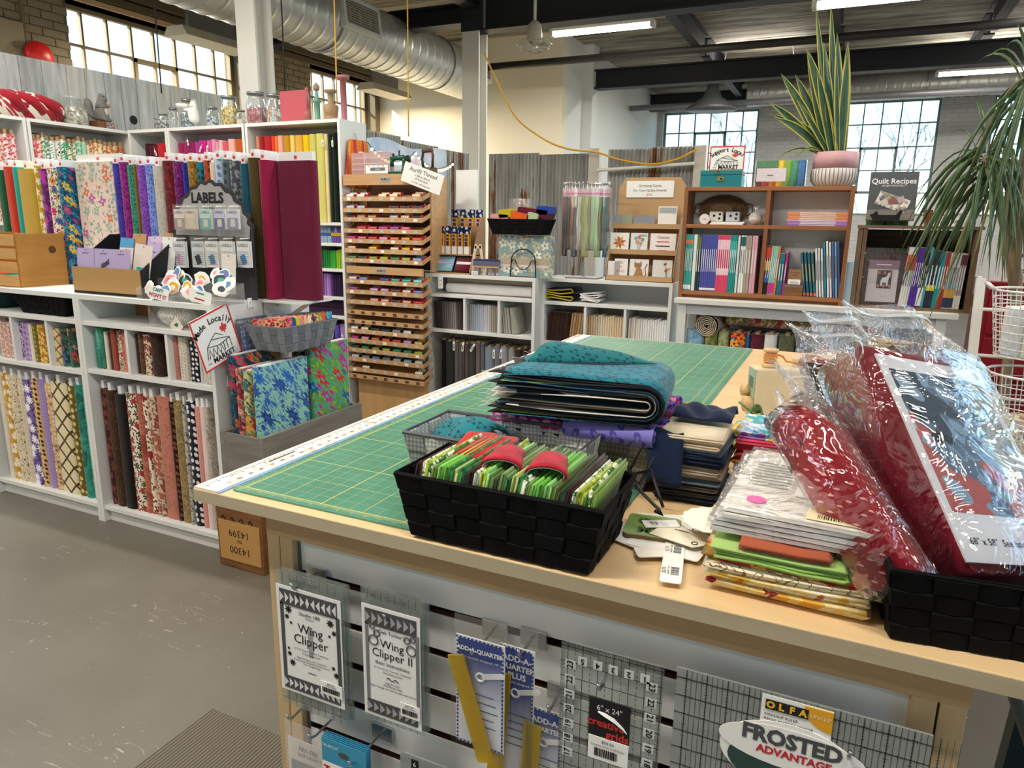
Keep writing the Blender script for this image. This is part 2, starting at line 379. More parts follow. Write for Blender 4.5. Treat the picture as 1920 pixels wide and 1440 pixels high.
# ceiling: deck boards laid across, each its own board
def deckmat():
    m, nt, b = newm('weathered_deck'); tc = nd(nt, 'TexCoord'); oi = nd(nt, 'ObjectInfo')
    v = nd(nt, 'VectorMath', {0: tc.outputs['Object'], 1: oi.outputs['Location']}, operation='ADD').outputs[0]
    mp = nd(nt, 'Mapping', {'Vector': v, 'Scale': (1, 6, 1)}); n = noise(nt, mp.outputs[0], 1.1, 6, .7)
    r = nd(nt, 'ValToRGB', {0: n.outputs[0]}); e = r.color_ramp
    e.elements[0].position = .36; e.elements[0].color = lin('57534b'); e.elements[1].position = .68; e.elements[1].color = lin('c4bba6')
    nt.links.new(r.outputs[0], b.inputs['Base Color']); b.inputs['Roughness'].default_value = .75; bump(nt, b, n.outputs[0], .3, .01); return m
DECK = deckmat()
ceil = struct('ceiling', MB().box(-6.3, -5, ZC+.03, 6.3, 14.9, ZC+.12), DECK)
dm = MB().prism([(0, 0), (.235, 0), (.25, .02), (.25, .03), (-.0, .03)], 'x', -6.2, 6.2).mesh('deck_board')
for i in range(79): ob('deck_board', dm, DECK, ceil, loc=(0, -5+.25*i, ZC))
# steel frame
DARK = P('23262c', .5, var=.1); COLW = P('d8d6cf', .5, var=.03)
def ibeam(p, q, h, w, label, mat=DARK, t=.02):
    p, q = Vector(p), Vector(q); L = (q-p).length; a = math.atan2(q.y-p.y, q.x-p.x)
    mb = MB().box(0, -w/2, 0, L, w/2, t).box(0, -w/2, h-t, L, w/2, h).box(0, -t/2, t, L, t/2, h-t)
    return tag(ob('steel_beam', mb, mat, loc=p, rz=a), label, 'beam')
ibeam((-2.8, 6.5, 3.34), (4.58, 6.5, 3.34), .42, .2, 'dark steel girder running right from the bolted post top')
ibeam((-6, 6.5, 3.43), (-3.05, 6.5, 3.43), .2, .2, 'shallower dark steel girder running left from the bolted post top')
ibeam((-2.93, 10.1, 3.34), (4.58, 10.1, 3.34), .27, .2, 'dark steel girder ending at the white wall pilaster')
ibeam((-2.93, 13.9, 3.55), (4.58, 13.9, 3.55), .3, .2, 'dark steel girder nearest the far brick wall windows')
ibeam((-6, 2.9, 3.34), (4.58, 2.9, 3.34), .42, .2, 'dark steel girder above the low white shelves')
ibeam((-2.9, 2.9, 3.55), (-2.9, 6.4, 3.55), .28, .16, 'dark steel beam between the two white posts')
ibeam((-4.9, 2.9, 3.55), (-4.9, 9.1, 3.55), .3, .14, 'dark steel joist above the left metal duct')
for i, x in enumerate((-1.2, .5, 2.2, 3.9)):
    w = ['nearest the ceiling fan', 'above the bookcase', 'above the potted snake plant', 'above the spiky palm'][i]
    for k, (y0, y1) in enumerate(((6.6, 10.), (10.2, 13.8))):
        ibeam((x, y0, 3.70), (x, y1, 3.70), .25, .12, 'dark steel joist %s in the %s bay' % (w, ['nearer', 'farther'][k]))
def column(x, y, w, label, zt=3.34):
    t = T('steel_column', label, 'column', (x, y, 0))
    mb = MB().box(-w/2, -w/2, 0, w/2, -w/2+.02, zt).box(-w/2, w/2-.02, 0, w/2, w/2, zt).box(-.012, -w/2+.02, 0, .012, w/2-.02, zt)
    ob('shaft', mb, COLW, t); ob('base_plate', MB().box(-w*.7, -w*.7, 0, w*.7, w*.7, .02), DARK, t)
    ob('cap', MB().box(-w/2-.01, -w/2-.01, zt, w/2+.01, w/2+.01, ZC-.01), DARK, t)
    for k in range(8): ob('bolt', MB().cyl((-.05+.1*(k % 2), -w/2-.01, zt+.1+.09*(k//2)), (-.05+.1*(k % 2), -w/2-.03, zt+.1+.09*(k//2)), .014, n=6), DARK, t)
    return t
column(-3.26, 3.62, .18, 'white steel post behind the jars on the tall shelf')
column(-2.93, 6.5, .2, 'white steel post with black bolted top behind the rusty panels')
# round metal duct on the left
def ductmat():
    m, nt, b = newm('galvanised'); tc = nd(nt, 'TexCoord'); n = noise(nt, tc.outputs['Object'], 35, 3, .6)
    r = nd(nt, 'ValToRGB', {0: n.outputs[0]}); r.color_ramp.elements[0].color = lin('b5b8b8'); r.color_ramp.elements[1].color = lin('dcdcd9')
    nt.links.new(r.outputs[0], b.inputs['Base Color']); b.inputs['Metallic'].default_value = .6; b.inputs['Roughness'].default_value = .36; return m
GALV = ductmat()
def duct(name, p, q, r, label, pitch=.13, grilles=(), gdir=None):
    p, q = Vector(p), Vector(q); t = T(name, label, 'duct', p); d = q-p; L = d.length; u = d/L
    a = Vector((0, 0, 1)); b_ = u.cross(a)
    N = int(L/.0125)
    def f(s, v):
        x = v*L; ph = (x/pitch+s) % 1.; rr = r+(.007 if ph < .16 else 0)
        th = 2*PI*s; return u*x+(a*math.cos(th)+b_*math.sin(th))*rr
    ob('pipe', MB().grid(f, 44, N, True), GALV, t, True); ob('end_cap', MB().cyl(u*(L-.01), u*L, r*.99, n=36), GALV, t)
    for x in [L*.15, L*.5, L*.85]: ob('strap', MB().tube([u*x+(a*math.cos(k)+b_*math.sin(k))*(r+.01) for k in [2*PI*i/24 for i in range(24)]], .01, 4, True).cyl(u*x+a*r, u*x+a*(ZC-p.z), .006, n=5), STEEL, t)
    for x, ang in grilles:
        n_ = a*math.sin(ang)+gdir*math.cos(ang); v_ = n_.cross(u)
        g = ob('grille', MB(face(u*x+n_*(r-.02), u, v_)).box(-.3, -.15, 0, .3, -.11, .06).box(-.3, .11, 0, .3, .15, .06).box(-.3, -.11, 0, -.26, .11, .06).box(.26, -.11, 0, .3, .11, .06), P('cfd0cb', .5), t)
        ob('backing', MB(face(u*x+n_*(r-.02), u, v_)).box(-.26, -.11, 0, .26, .11, .02), P('2c2a26', .7), g)
        for k in range(9): ob('louvre', MB(face(u*x+n_*(r-.02), u, v_)).add([(-.26, -.105+k*.024, .045), (.26, -.105+k*.024, .045), (.26, -.092+k*.024, .055), (-.26, -.092+k*.024, .055)], [(0, 1, 2, 3)]), P('8d8778', .5), g, solid=.002)
    return t
duct('air_duct', (-4.0, 2.2, 3.3), (-4.0, 8.35, 3.3), .3, 'large spiral metal air duct running along the left wall', .16, ((3.33, .12), (5.85, .12)), Vector((1, 0, 0)))
duct('air_duct', (-1.0, 13.3, 3.66), (4.58, 13.3, 3.66), .2, 'dark spiral air duct in front of the far brick wall')
for i, (y, w) in enumerate(((5.05, 'near the first grille'), (8.1, 'near the white post'))):
    t = T('ceiling_panel_light', 'white wedge shaped strip light under the left duct '+w, 'light', (-5.2, y, 3.1))
    ob('housing', MB().prism([(-.16, .0), (.16, .0), (.1, .09), (-.1, .09)], 'y', -.45, .45), P('ded8c6', .6), t); ob('bracket', MB().box(-.02, -.3, .09, .02, .3, .84), STEEL, t)
    l = bpy.data.lights.new('strip', 'AREA'); l.shape = 'RECTANGLE'; l.size = .25; l.size_y = .8; l.energy = 60; l.color = (1, .84, .6); o = bpy.data.objects.new('cream_wall_fill', l); COL.objects.link(o); o.parent = t; o.location = (0, 0, -.02)  # warm light added below the fixture to brighten the cream wall
# fluorescent battens
def batten(x, y, z, label, L=1.2, pw=45):
    t = T('tube_light', label, 'light', (x, y, z))
    ob('housing', MB().box(-L/2, -.05, .035, L/2, .05, .07), P('d5d5cc', .5), t)
    ob('diffuser', MB().prism(rrect(.11, .055, .025, 3, 0, .02), 'x', -L/2+.02, L/2-.02), emis('fff6e6', 14), t, True)
    for s in (-1, 1):
        ob('end_cap', MB().box(s*L/2-.02, -.055, -.008, s*L/2+.02, .055, .06), P('d5d5cc', .5), t)
        ob('chain', MB().tube([(s*L*.4, 0, .07), (s*L*.37, .02, ZC-z)], .006, 5), STEEL, t)
    l = bpy.data.lights.new('tube', 'AREA'); l.shape = 'RECTANGLE'; l.size = L; l.size_y = .1; l.energy = pw; l.color = (1, .94, .85)
    o = bpy.data.objects.new('tube_glow', l); COL.objects.link(o); o.parent = t; o.location = (0, 0, -.03)
    l2 = l.copy(); l2.energy = pw*.3; o = bpy.data.objects.new('ceiling_fill', l2); COL.objects.link(o); o.parent = t; o.location = (0, 0, .085); o.rotation_euler = (PI, 0, 0)  # weaker upward light added above the housing to brighten the ceiling deck
batten(-1.79, 7.3, 3.44, 'lit tube light hanging right of the ceiling fan', 1.15)
batten(.93, 5.75, 3.06, 'lit tube light hanging above the snake plant', .9)
batten(-.55, 10.75, 3.66, 'lit tube light far back beyond the second girder')
for x, y, w in ((-2.6, 1.6, 'above the low white shelves'), (.4, 2.3, 'above the far end of the cutting table'), (-.6, -.9, 'above the aisle left of the cutting table'), (1.6, -.6, 'above the near right corner of the cutting table'), (-4.8, .3, 'by the left wall near the grey boards'), (3.6, 3.2, 'over the aisle right of the cutting table'), (3.0, 8.2, 'over the palm corner'), (-3.2, -2.4, 'over the empty floor at the left'), (2.4, 11.6, 'far right beyond the second girder')):  # unseen tube lights, added to light the rest of the shop
    batten(x, y, 3.5, 'added tube light '+w, 1.2, 26 if 'cutting table' in w and 'aisle' not in w else 55)
# ceiling fan, pendant, pipes
t = T('ceiling_fan', 'caged grey fan hanging on a rod under the girder', 'fan', (-2.02, 6.0, 3.02))
ob('rod', MB().cyl((0, 0, .22), (0, 0, ZC-3.02), .016, n=8), COLW, t)
ob('motor', MB().lathe([(.03, .24), (.06, .21), (.075, .12), (.07, .06), (.03, .03)], 14), P('b9b4a5', .5), t, True)
mb = MB()
for z, r in ((.06, .14), (.03, .17), (-.01, .14), (-.03, .08)): mb.tube([(r*math.cos(k*PI/10), r*math.sin(k*PI/10), z) for k in range(20)], .004, 4, True)
for k in range(12):
    c, s_ = math.cos(k*PI/6), math.sin(k*PI/6); mb.tube([(c*.04, s_*.04, .06), (c*.14, s_*.14, .06), (c*.17, s_*.17, .03), (c*.14, s_*.14, -.01), (c*.03, s_*.03, -.035)], .003, 4)
ob('cage', mb, P('c6bfae', .5), t)
for k in range(3):
    a = k*2*PI/3; ob('blade', MB(Matrix.Rotation(a, 4, 'Z')).add([(.02, -.02, .02), (.14, -.05, .035), (.15, .03, .005), (.02, .02, .02)], [(0, 1, 2, 3)]), STEEL, t, solid=.003)
p_ = PY(1335, 190, 12.0)
t = T('pendant_lamp', 'grey metal dome pendant lamp hanging before the far windows', 'lamp', p_)
ob('shade', MB().lathe([(.42, -.14), (.40, -.1), (.16, .06), (.1, .2), (.08, .36)], 20), P('5b5d5e', .4, .4), t, True); ob('rod', MB().cyl((0, 0, .3), (0, 0, ZC-p_.z), .015), STEEL, t)
ob('bulb', MB().sphere((0, 0, -.02), .07), P('e8e4d8', .3), t, True)
tag(ob('sprinkler_pipe', MB().cyl((-3.65, 8.2, 3.37), (4.58, 8.2, 3.37), .045, n=10), P('3c3a37', .5, .3), smooth=True), 'dark sprinkler pipe crossing under the ceiling behind the fan', 'pipe')
tag(ob('sprinkler_pipe', MB().cyl((-2.9, 12.4, 3.4), (4.58, 12.4, 3.4), .05, n=10), P('8d8f92', .4, .4), smooth=True), 'pale pipe crossing before the dome pendant lamp', 'pipe')
def cord(pts, r, mat, label, sub=8):
    P_ = [Vector(q) for q in pts]; out = []
    for i in range(len(P_)-1):
        a, b, c, d = P_[max(i-1, 0)], P_[i], P_[i+1], P_[min(i+2, len(P_)-1)]
        for k in range(sub):
            s = k/sub; out.append(.5*((2*b)+(c-a)*s+(2*a-5*b+4*c-d)*s*s+(3*b-a-3*c+d)*s**3))
    out.append(P_[-1]); o0 = out[0]
    return tag(ob('power_cord', MB().tube([q-o0 for q in out], r, 6), mat, smooth=True, loc=o0), label, 'cord')
YEL = P('e0a92a', .5)
cord([PY(908, 100, 5.3), PY(960, 210, 5.25), PY(1010, 255, 5.15), PY(1060, 278, 5.1), PY(1120, 286, 5.1), PY(1160, 299, 5.1), PY(1220, 308, 5.1), PY(1270, 298, 5.1), PY(1308, 279, 5.12)], .008, YEL, 'yellow power cord looping along the top of the rusty panels')
for px, y, py1, m_, lb in ((632, 3.6, 195, YEL, 'yellow cord hanging straight beside the wooden spools'), (766, 4.2, 256, YEL, 'yellow cord hanging down to the string lights'), (303, 3.35, 175, INK, 'black cord hanging over the jars'), (535, 3.5, 180, INK, 'black cord hanging behind the pink book')):
    a = PY(px, py1, y); cord([(a.x, a.y, ZC), (a.x+.01, a.y, (a.z+ZC)/2), a], .005, m_, lb, 3)
# red dome bell on the brick
a = PX(72, 106, LW+.1)
t = T('fire_bell', 'round red bell on the brown brick wall above the grey boards', 'bell', a)
ob('gong', MB(Matrix.Rotation(PI/2, 4, 'Y')).lathe([(.0, .07), (.06, .065), (.12, .04), (.13, 0), (.12, -.01)], 20), P('d01f24', .35), t, True)
ob('conduit', MB().cyl((-.06, -.06, .1), (-.06, -.06, 1.3), .015), OLIVED, t)
a = PX(14, 82, LW+.03); t = T('junction_box', 'brown painted metal box on the brick wall beside the red bell', 'box', a)
ob('body', MB().box(-.03, -.3, -.16, .03, .14, .2), OLIVE, t); ob('knob', MB().cyl((.03, .06, 0), (.05, .06, 0), .03), OLIVED, t)
# grey printed boards above the tall shelf
def greywood(c1, c2):
    return wood(c1, c2, .5, 'z', .7, 10.)
t = T('board_panel', 'tall panel of weathered grey upright boards above the corner shelf', 'panel', (-4.45, 1.9, 0))
y = 0.
for i in range(15):
    w = R.choice([.14, .18, .2, .16]); m_ = greywood(*R.choice([('8d9092', 'c3c6c6'), ('9a9d9e', 'd4d6d5'), ('7e8284', 'b5b8b9'), ('a5a49f', 'd9d8d3')]))
    ob('board', MB().box(0, y+.003, 0, .02, y+w-.003, 2.46+y*.008), m_, t); y += w
a = PX(252, 225, -4.42)-Vector((-4.45, 1.9, 0))
ob('knot_hole', MB().cyl((.018, a.y, a.z), (.022, a.y, a.z), .035, n=14), INK, t)
# corrugated partition
def rust():
    m, nt, b = newm('rusty_zinc'); tc = nd(nt, 'TexCoord'); oi = nd(nt, 'ObjectInfo')
    v = nd(nt, 'VectorMath', {0: tc.outputs['Object'], 1: oi.outputs['Location']}, operation='ADD').outputs[0]
    mp = nd(nt, 'Mapping', {'Vector': v, 'Scale': (5, 5, .7)}); n = noise(nt, mp.outputs[0], 1.3, 5, .65)
    r = nd(nt, 'ValToRGB', {0: n.outputs[0]}); e = r.color_ramp; e.elements[0].position = .30; e.elements[0].color = lin('86837c'); e.elements[1].position = .56; e.elements[1].color = lin('b3b4b0')
    q = e.elements.new(.59); q.color = lin('8d6a4d'); q = e.elements.new(.64); q.color = lin('6f3d22')
    nt.links.new(r.outputs[0], b.inputs['Base Color']); b.inputs['Roughness'].default_value = .55; b.inputs['Metallic'].default_value = .25; return m
RUST = rust()
t = T('metal_partition', 'rusty grey corrugated metal partition behind the shelves', 'partition', (-2.3, 3.55, 0))
def sheet(L, z1, pitch=.034, h=.009):
    n = int(L/pitch*6)
    return MB().grid(lambda u, v: (u*L, h*math.cos(2*PI*u*L/pitch), v*z1), n, 3)
for k, (x0, y0, L, ang, z1) in enumerate(((-2.3, 3.55, .55, PI/2, 2.02), (-2.32, 4.08, .6, PI/2, 2.0), (-2.3, 4.66, .55, PI/2, 1.985), (-2.1, 5.2, .5, 0, 1.98), (-1.63, 5.21, .5, 0, 1.965), (-.98, 5.2, .4, 0, 1.99), (-.62, 5.21, .38, 0, 2.0))):
    ob('sheet', sheet(L, z1), RUST, t, True, loc=(x0+2.3, y0-3.55, 0), rz=ang, solid=.002)
for x in (-1.1, -.22): ob('post', MB().box(x+2.26, 1.62, 0, x+2.35, 1.7, 2.0), P('c9c2b4', .6), t)
ob('rail', MB().cyl((1.25, 1.58, 1.82), (2.05, 1.58, 1.86), .014), P('e0dccf', .5), t)
# bare trees seen through the far windows
for i, (x, y) in enumerate(((-1.6, 20), (1.3, 19), (4.2, 21))):
    t = T('bare_tree', 'leafless tree outside the %s far window' % ['left', 'middle', 'right'][i], 'tree', (x, y, -.5)); rr = random.Random(i); mb = MB()
    def br(p, d, L, r, k):
        q = p+d*L; mb.tube([p, (p+q)/2+Vector((rr.uniform(-.1, .1), 0, 0))*L*.3, q], [r, r*.85, r*.7], 5)
        if k:
            for _ in range(3): br(q-d*L*rr.uniform(0, .3), (d+Vector((rr.uniform(-.8, .8), rr.uniform(-.6, .6), rr.uniform(-.1, .5)))).normalized(), L*.68, r*.6, k-1)
    br(Vector((0, 0, 0)), Vector((0, 0, 1)), 2.2, .07, 4); ob('branches', mb, P('a3b4b6', .9), t)
struct('ground', MB().box(-40, -40, -.6, 40, 60, -.5), P('8d8a80', .9))
# ribbed runner in the aisle
a = [PZ(x, y, 0) for x, y in ((240, 1440), (540, 1225))]
def ribmat():
    m, nt, b = newm('ribbed_rubber'); tc = nd(nt, 'TexCoord'); sp = nd(nt, 'SeparateXYZ', {0: tc.outputs['Object']})
    w = mt(nt, 'SINE', mt(nt, 'MULTIPLY', sp.outputs[0], 620.)); n = noise(nt, tc.outputs['Object'], 12, 3)
    col = mixc(nt, nd(nt, 'MapRange', {0: w, 1: -1., 2: 1.}).outputs[0], lin('4e483c'), lin('7d7567')); col = mixc(nt, mt(nt, 'MULTIPLY', n.outputs[0], .4), col, lin('5c564a'))
    nt.links.new(col, b.inputs['Base Color']); b.inputs['Roughness'].default_value = .8; bump(nt, b, w, .6, .003); return m
tag(ob('floor_runner', MB().box(0, 0, 0, .75, 2.3, .008), ribmat(), loc=(a[1].x, -1.8, .0005), bev=.003), 'dark ribbed rubber runner on the concrete in front of the cutting table', 'mat')
# ------------------------------------------------------------------ cutting table
TZ = .965; TW, TL = 1.215, 1.86
MAPLE = wood('d9b684', 'e6c89a', .35, 'x', .38, 9., .02); MAPLED = wood('b8986c', 'c9aa7d', .5, 'x', .5, 9., .03); MAPLEV = wood('c2a67c', 'd3b88c', .5, 'z', .5, 9., .03)
tb = T('cutting_table', 'large maple cutting table with white slatted display front', 'table', (0, 0, 0))
ob('tabletop', MB().box(0, 0, TZ-.021, TW, TL, TZ), MAPLE, tb, bev=.0015)
ob('edge_band', MB().box(0, -.0012, TZ-.021, TW, 0, TZ-.0012), wood('a99b80', 'b8ab90', .6, 'x', .5, 12., .04), tb)
ob('rail', MB().box(.112, .04, .893, 1.095, .06, TZ-.021), MAPLED, tb)
for x in (.112, .139, 1.04, 1.068): ob('post', MB().box(x, .04, 0, x+.0255, .06, .893), MAPLEV, tb, bev=.0015)
for x in (.112, 1.075): ob('side_panel', MB().box(x, .06, 0, x+.02, 1.76, TZ-.021), MAPLEV, tb)
ob('back_panel', MB().box(.132, 1.74, 0, 1.075, 1.76, TZ-.021), MAPLEV, tb)
ob('slot_backing', MB().box(.165, .068, .02, 1.04, .076, .893), P('3a2216', .6), tb)
ob('side_trim', MB().box(.165, .052, .02, .172, .068, .893), P('8f9092', .3, .8), tb)
zs = .893
for i in range(12):
    h = .057 if i == 0 else .0585
    sl_ = ob('slat', MB().box(.172, .052, max(zs-h, .02), 1.04, .0535, zs), P('ececea', .45, var=.02), tb); ob('slat_core', MB().box(.172, .0535, max(zs-h, .02)+.0005, 1.04, .068, zs-.0005), P('4a2c1c', .7), sl_); zs -= h+.0125
    if zs < .03: break
# cutting mat with printed inch grid
def matgreen():
    m, nt, b = newm('cutting_mat'); tc = nd(nt, 'TexCoord'); sp = nd(nt, 'SeparateXYZ', {0: tc.outputs['Object']}); x, y = sp.outputs[0], sp.outputs[1]
    n = noise(nt, tc.outputs['Object'], 7, 3); col = mixc(nt, n.outputs[0], lin('37735c'), lin('5a9880'))
    def ln(c, pit, w):
        q = mt(nt, 'ABSOLUTE', mt(nt, 'SUBTRACT', mt(nt, 'FRACT', mt(nt, 'DIVIDE', c, pit)), .5)); return mt(nt, 'GREATER_THAN', q, .5-w/pit)
    i = .0254
    ins = mt(nt, 'MULTIPLY', mt(nt, 'MULTIPLY', mt(nt, 'GREATER_THAN', x, -.004), mt(nt, 'LESS_THAN', x, .562)), mt(nt, 'MULTIPLY', mt(nt, 'GREATER_THAN', y, -.004), mt(nt, 'LESS_THAN', y, 1.782)))
    for pit, w, f in ((i, .00035, .55), (i*3, .0006, .8), (i*6, .0009, 1.)):
        g = mt(nt, 'MULTIPLY', mt(nt, 'MAXIMUM', ln(x, pit, w), ln(y, pit, w)), ins); col = mixc(nt, mt(nt, 'MULTIPLY', g, f), col, lin('c9c26a'))
    # eighth-inch ticks along the rims
    ex = mt(nt, 'LESS_THAN', mt(nt, 'ABSOLUTE', mt(nt, 'SUBTRACT', x, -.004)), .004); ex2 = mt(nt, 'LESS_THAN', mt(nt, 'ABSOLUTE', mt(nt, 'SUBTRACT', x, .563)), .004)
    ey = mt(nt, 'LESS_THAN', mt(nt, 'ABSOLUTE', mt(nt, 'SUBTRACT', y, -.004)), .004)
    tk = mt(nt, 'MAXIMUM', mt(nt, 'MULTIPLY', ey, ln(x, i/8, .0004)), mt(nt, 'MULTIPLY', mt(nt, 'MAXIMUM', ex, ex2), ln(y, i/8, .0004))); col = mixc(nt, mt(nt, 'MULTIPLY', tk, .9), col, lin('c9c26a'))
    # sixty and forty-five degree guides
    for k, x0, y0 in ((1., .0, .9), (1.73, .0, .95)):
        d = mt(nt, 'ABSOLUTE', mt(nt, 'SUBTRACT', mt(nt, 'SUBTRACT', y0, mt(nt, 'MULTIPLY', x, k)), y)); col = mixc(nt, mt(nt, 'MULTIPLY', mt(nt, 'LESS_THAN', d, .0009), ins), col, lin('c9c26a'))
    nt.links.new(col, b.inputs['Base Color']); b.inputs['Roughness'].default_value = .42; return m
matt = T('cutting_mat', 'long green self healing cutting mat with yellow inch grid', 'cutting mat', (.0785, .0375, TZ))
MG = matgreen(); ob('mat_sheet', MB().prism(rrect(.596, 1.816, .01, 3, .2805, .8895), 'z', .0003, .0028), MG, matt)
mk = P('c9c26a', .6, var=0)
for k in range(1, 24):
    text(str(k), .008, mk, matt, face((k*.0254-.0127, -.0105, .0032), (1, 0, 0), (0, 1, 0)), name='numeral')
for k in range(1, 71, 1): text(str(k), .008, mk, matt, face((-.012, k*.0254, .0032), (0, -1, 0), (1, 0, 0)), name='numeral')
# measuring strip along the left edge
sm, snt, sb = newm('worn_strip'); tc = nd(snt, 'TexCoord'); n = noise(snt, tc.outputs['Object'], 28, 5, .7); r_ = nd(snt, 'ValToRGB', {0: n.outputs[0]})
r_.color_ramp.elements[0].position = .35; r_.color_ramp.elements[0].color = lin('c9b493'); r_.color_ramp.elements[1].position = .5; r_.color_ramp.elements[1].color = lin('e9e6df')
snt.links.new(r_.outputs[0], sb.inputs['Base Color']); sb.inputs['Roughness'].default_value = .45
st = T('measuring_strip', 'worn white inch measuring strip along the left table edge', 'ruler', (0, 0, TZ))
ob('strip', MB().box(.001, .001, .0003, .052, TL-.02, .003), sm, st); ob('blue_edge', MB().box(.052, .001, .0003, .0575, TL-.02, .0018), P('7fa3d6', .5), st)
mb = MB()
for k in range(72*4): mb.box(.010, .012+k*.00635, .003, .010+(.006 if k % 4 else .012), .0128+k*.00635, .0034)
ob('tick_marks', mb, INK, st)
for k in range(1, 72): text(str(72-k), .0105, INK, st, face((.037, .012+k*.0254, .0035), (0, -1, 0), (1, 0, 0)), name='numeral')
text('~measurestrip', .012, INK, st, face((.022, .18, .0035), (0, -1, 0), (1, 0, 0)))

# ------------------------------------------------------------------ packages hanging on the slatted front
def hook(x, z, y1, label):
    t = T('display_hook', label, 'hook', (x, .05, z))
    ob('clip', MB().box(-.02, -.004, -.012, .02, .001, .014), CHROME, t, bev=.001)
    ob('prong', MB().tube([(0, -.003, .004), (0, y1*.6-.05, .0), (0, y1-.05, .004), (0, y1-.055, .014)], .0022, 6), CHROME, t, True); return t
def pk(name, label, cat, tl, tr, bl, y, t=.002):
    a, b, c = PY(*tl, y), PY(*tr, y), PY(*bl, y)
    th = T(name, label, cat, (a.x, y, c.z)); return th, b.x-a.x, a.z-c.z
def card(par, name, x0, z0, x1, z1, y, mat, t=.0008): return ob(name, MB().box(x0, y-t, z0, x1, y, z1), mat, par)
def tx(par, s, x, z, y, size, mat=INK, **k): return text(s, size, mat, par, face((x, y-.0004, z), (1, 0, 0), (0, 0, 1)), **k)
def barcode(par, x0, z0, w, h, y, r=None, nm='barcode', mx=None):
    mb = MB(mx); q = random.Random(int(x0*9999)+int(w*99999)); x = x0
    while x < x0+w:
        d = q.choice([.0006, .0011, .0017])*w/.03; mb.box(x, y-.0003, z0, min(x+d, x0+w), y, z0+h); x += d+q.choice([.0007, .0012])*w/.03
    return ob(nm, mb, INK, par)
GREYP = P('55575a', .7); ACR = clear('eef3f2', .08, .05, .10, 0, 20, 'd8dcd8'); FROST = clear('cdd2d0', .05, .25, .45, 0, 20, 'b9bebb')
def geese(par, x0, z0, x1, z1, y, n, mid, m1, m2):
    card(par, 'pattern_band', x0, z0, x1, z1, y, m1); w = (x1-x0)/n; mb = MB()
    for k in range(n):
        a, b = x0+k*w+w*.12, x0+k*w+w*.9; d = 1 if (k < n/2 or not mid) else -1; zc = (z0+z1)/2; h = (z1-z0)*.36
        if mid and abs(k-(n-1)/2) < .8: mb.add([(a, y-.0013, zc), ((a+b)/2, y-.0013, zc-h), (b, y-.0013, zc), ((a+b)/2, y-.0013, zc+h)], [(0, 1, 2, 3)]); continue
        p = (a, b) if d > 0 else (b, a); mb.add([(p[0], y-.0013, zc-h), (p[1], y-.0013, zc), (p[0], y-.0013, zc+h)], [(0, 1, 2)])
    ob('geese_triangles', mb, m2, par)
def star(par, x, z, y, r, mat):
    pts = [(x+(r if k % 2 == 0 else r*.45)*math.cos(k*PI/8), z+(r if k % 2 == 0 else r*.45)*math.sin(k*PI/8)) for k in range(16)]
    ob('star', MB().prism(pts, 'y', y-.0004, y), mat, par)
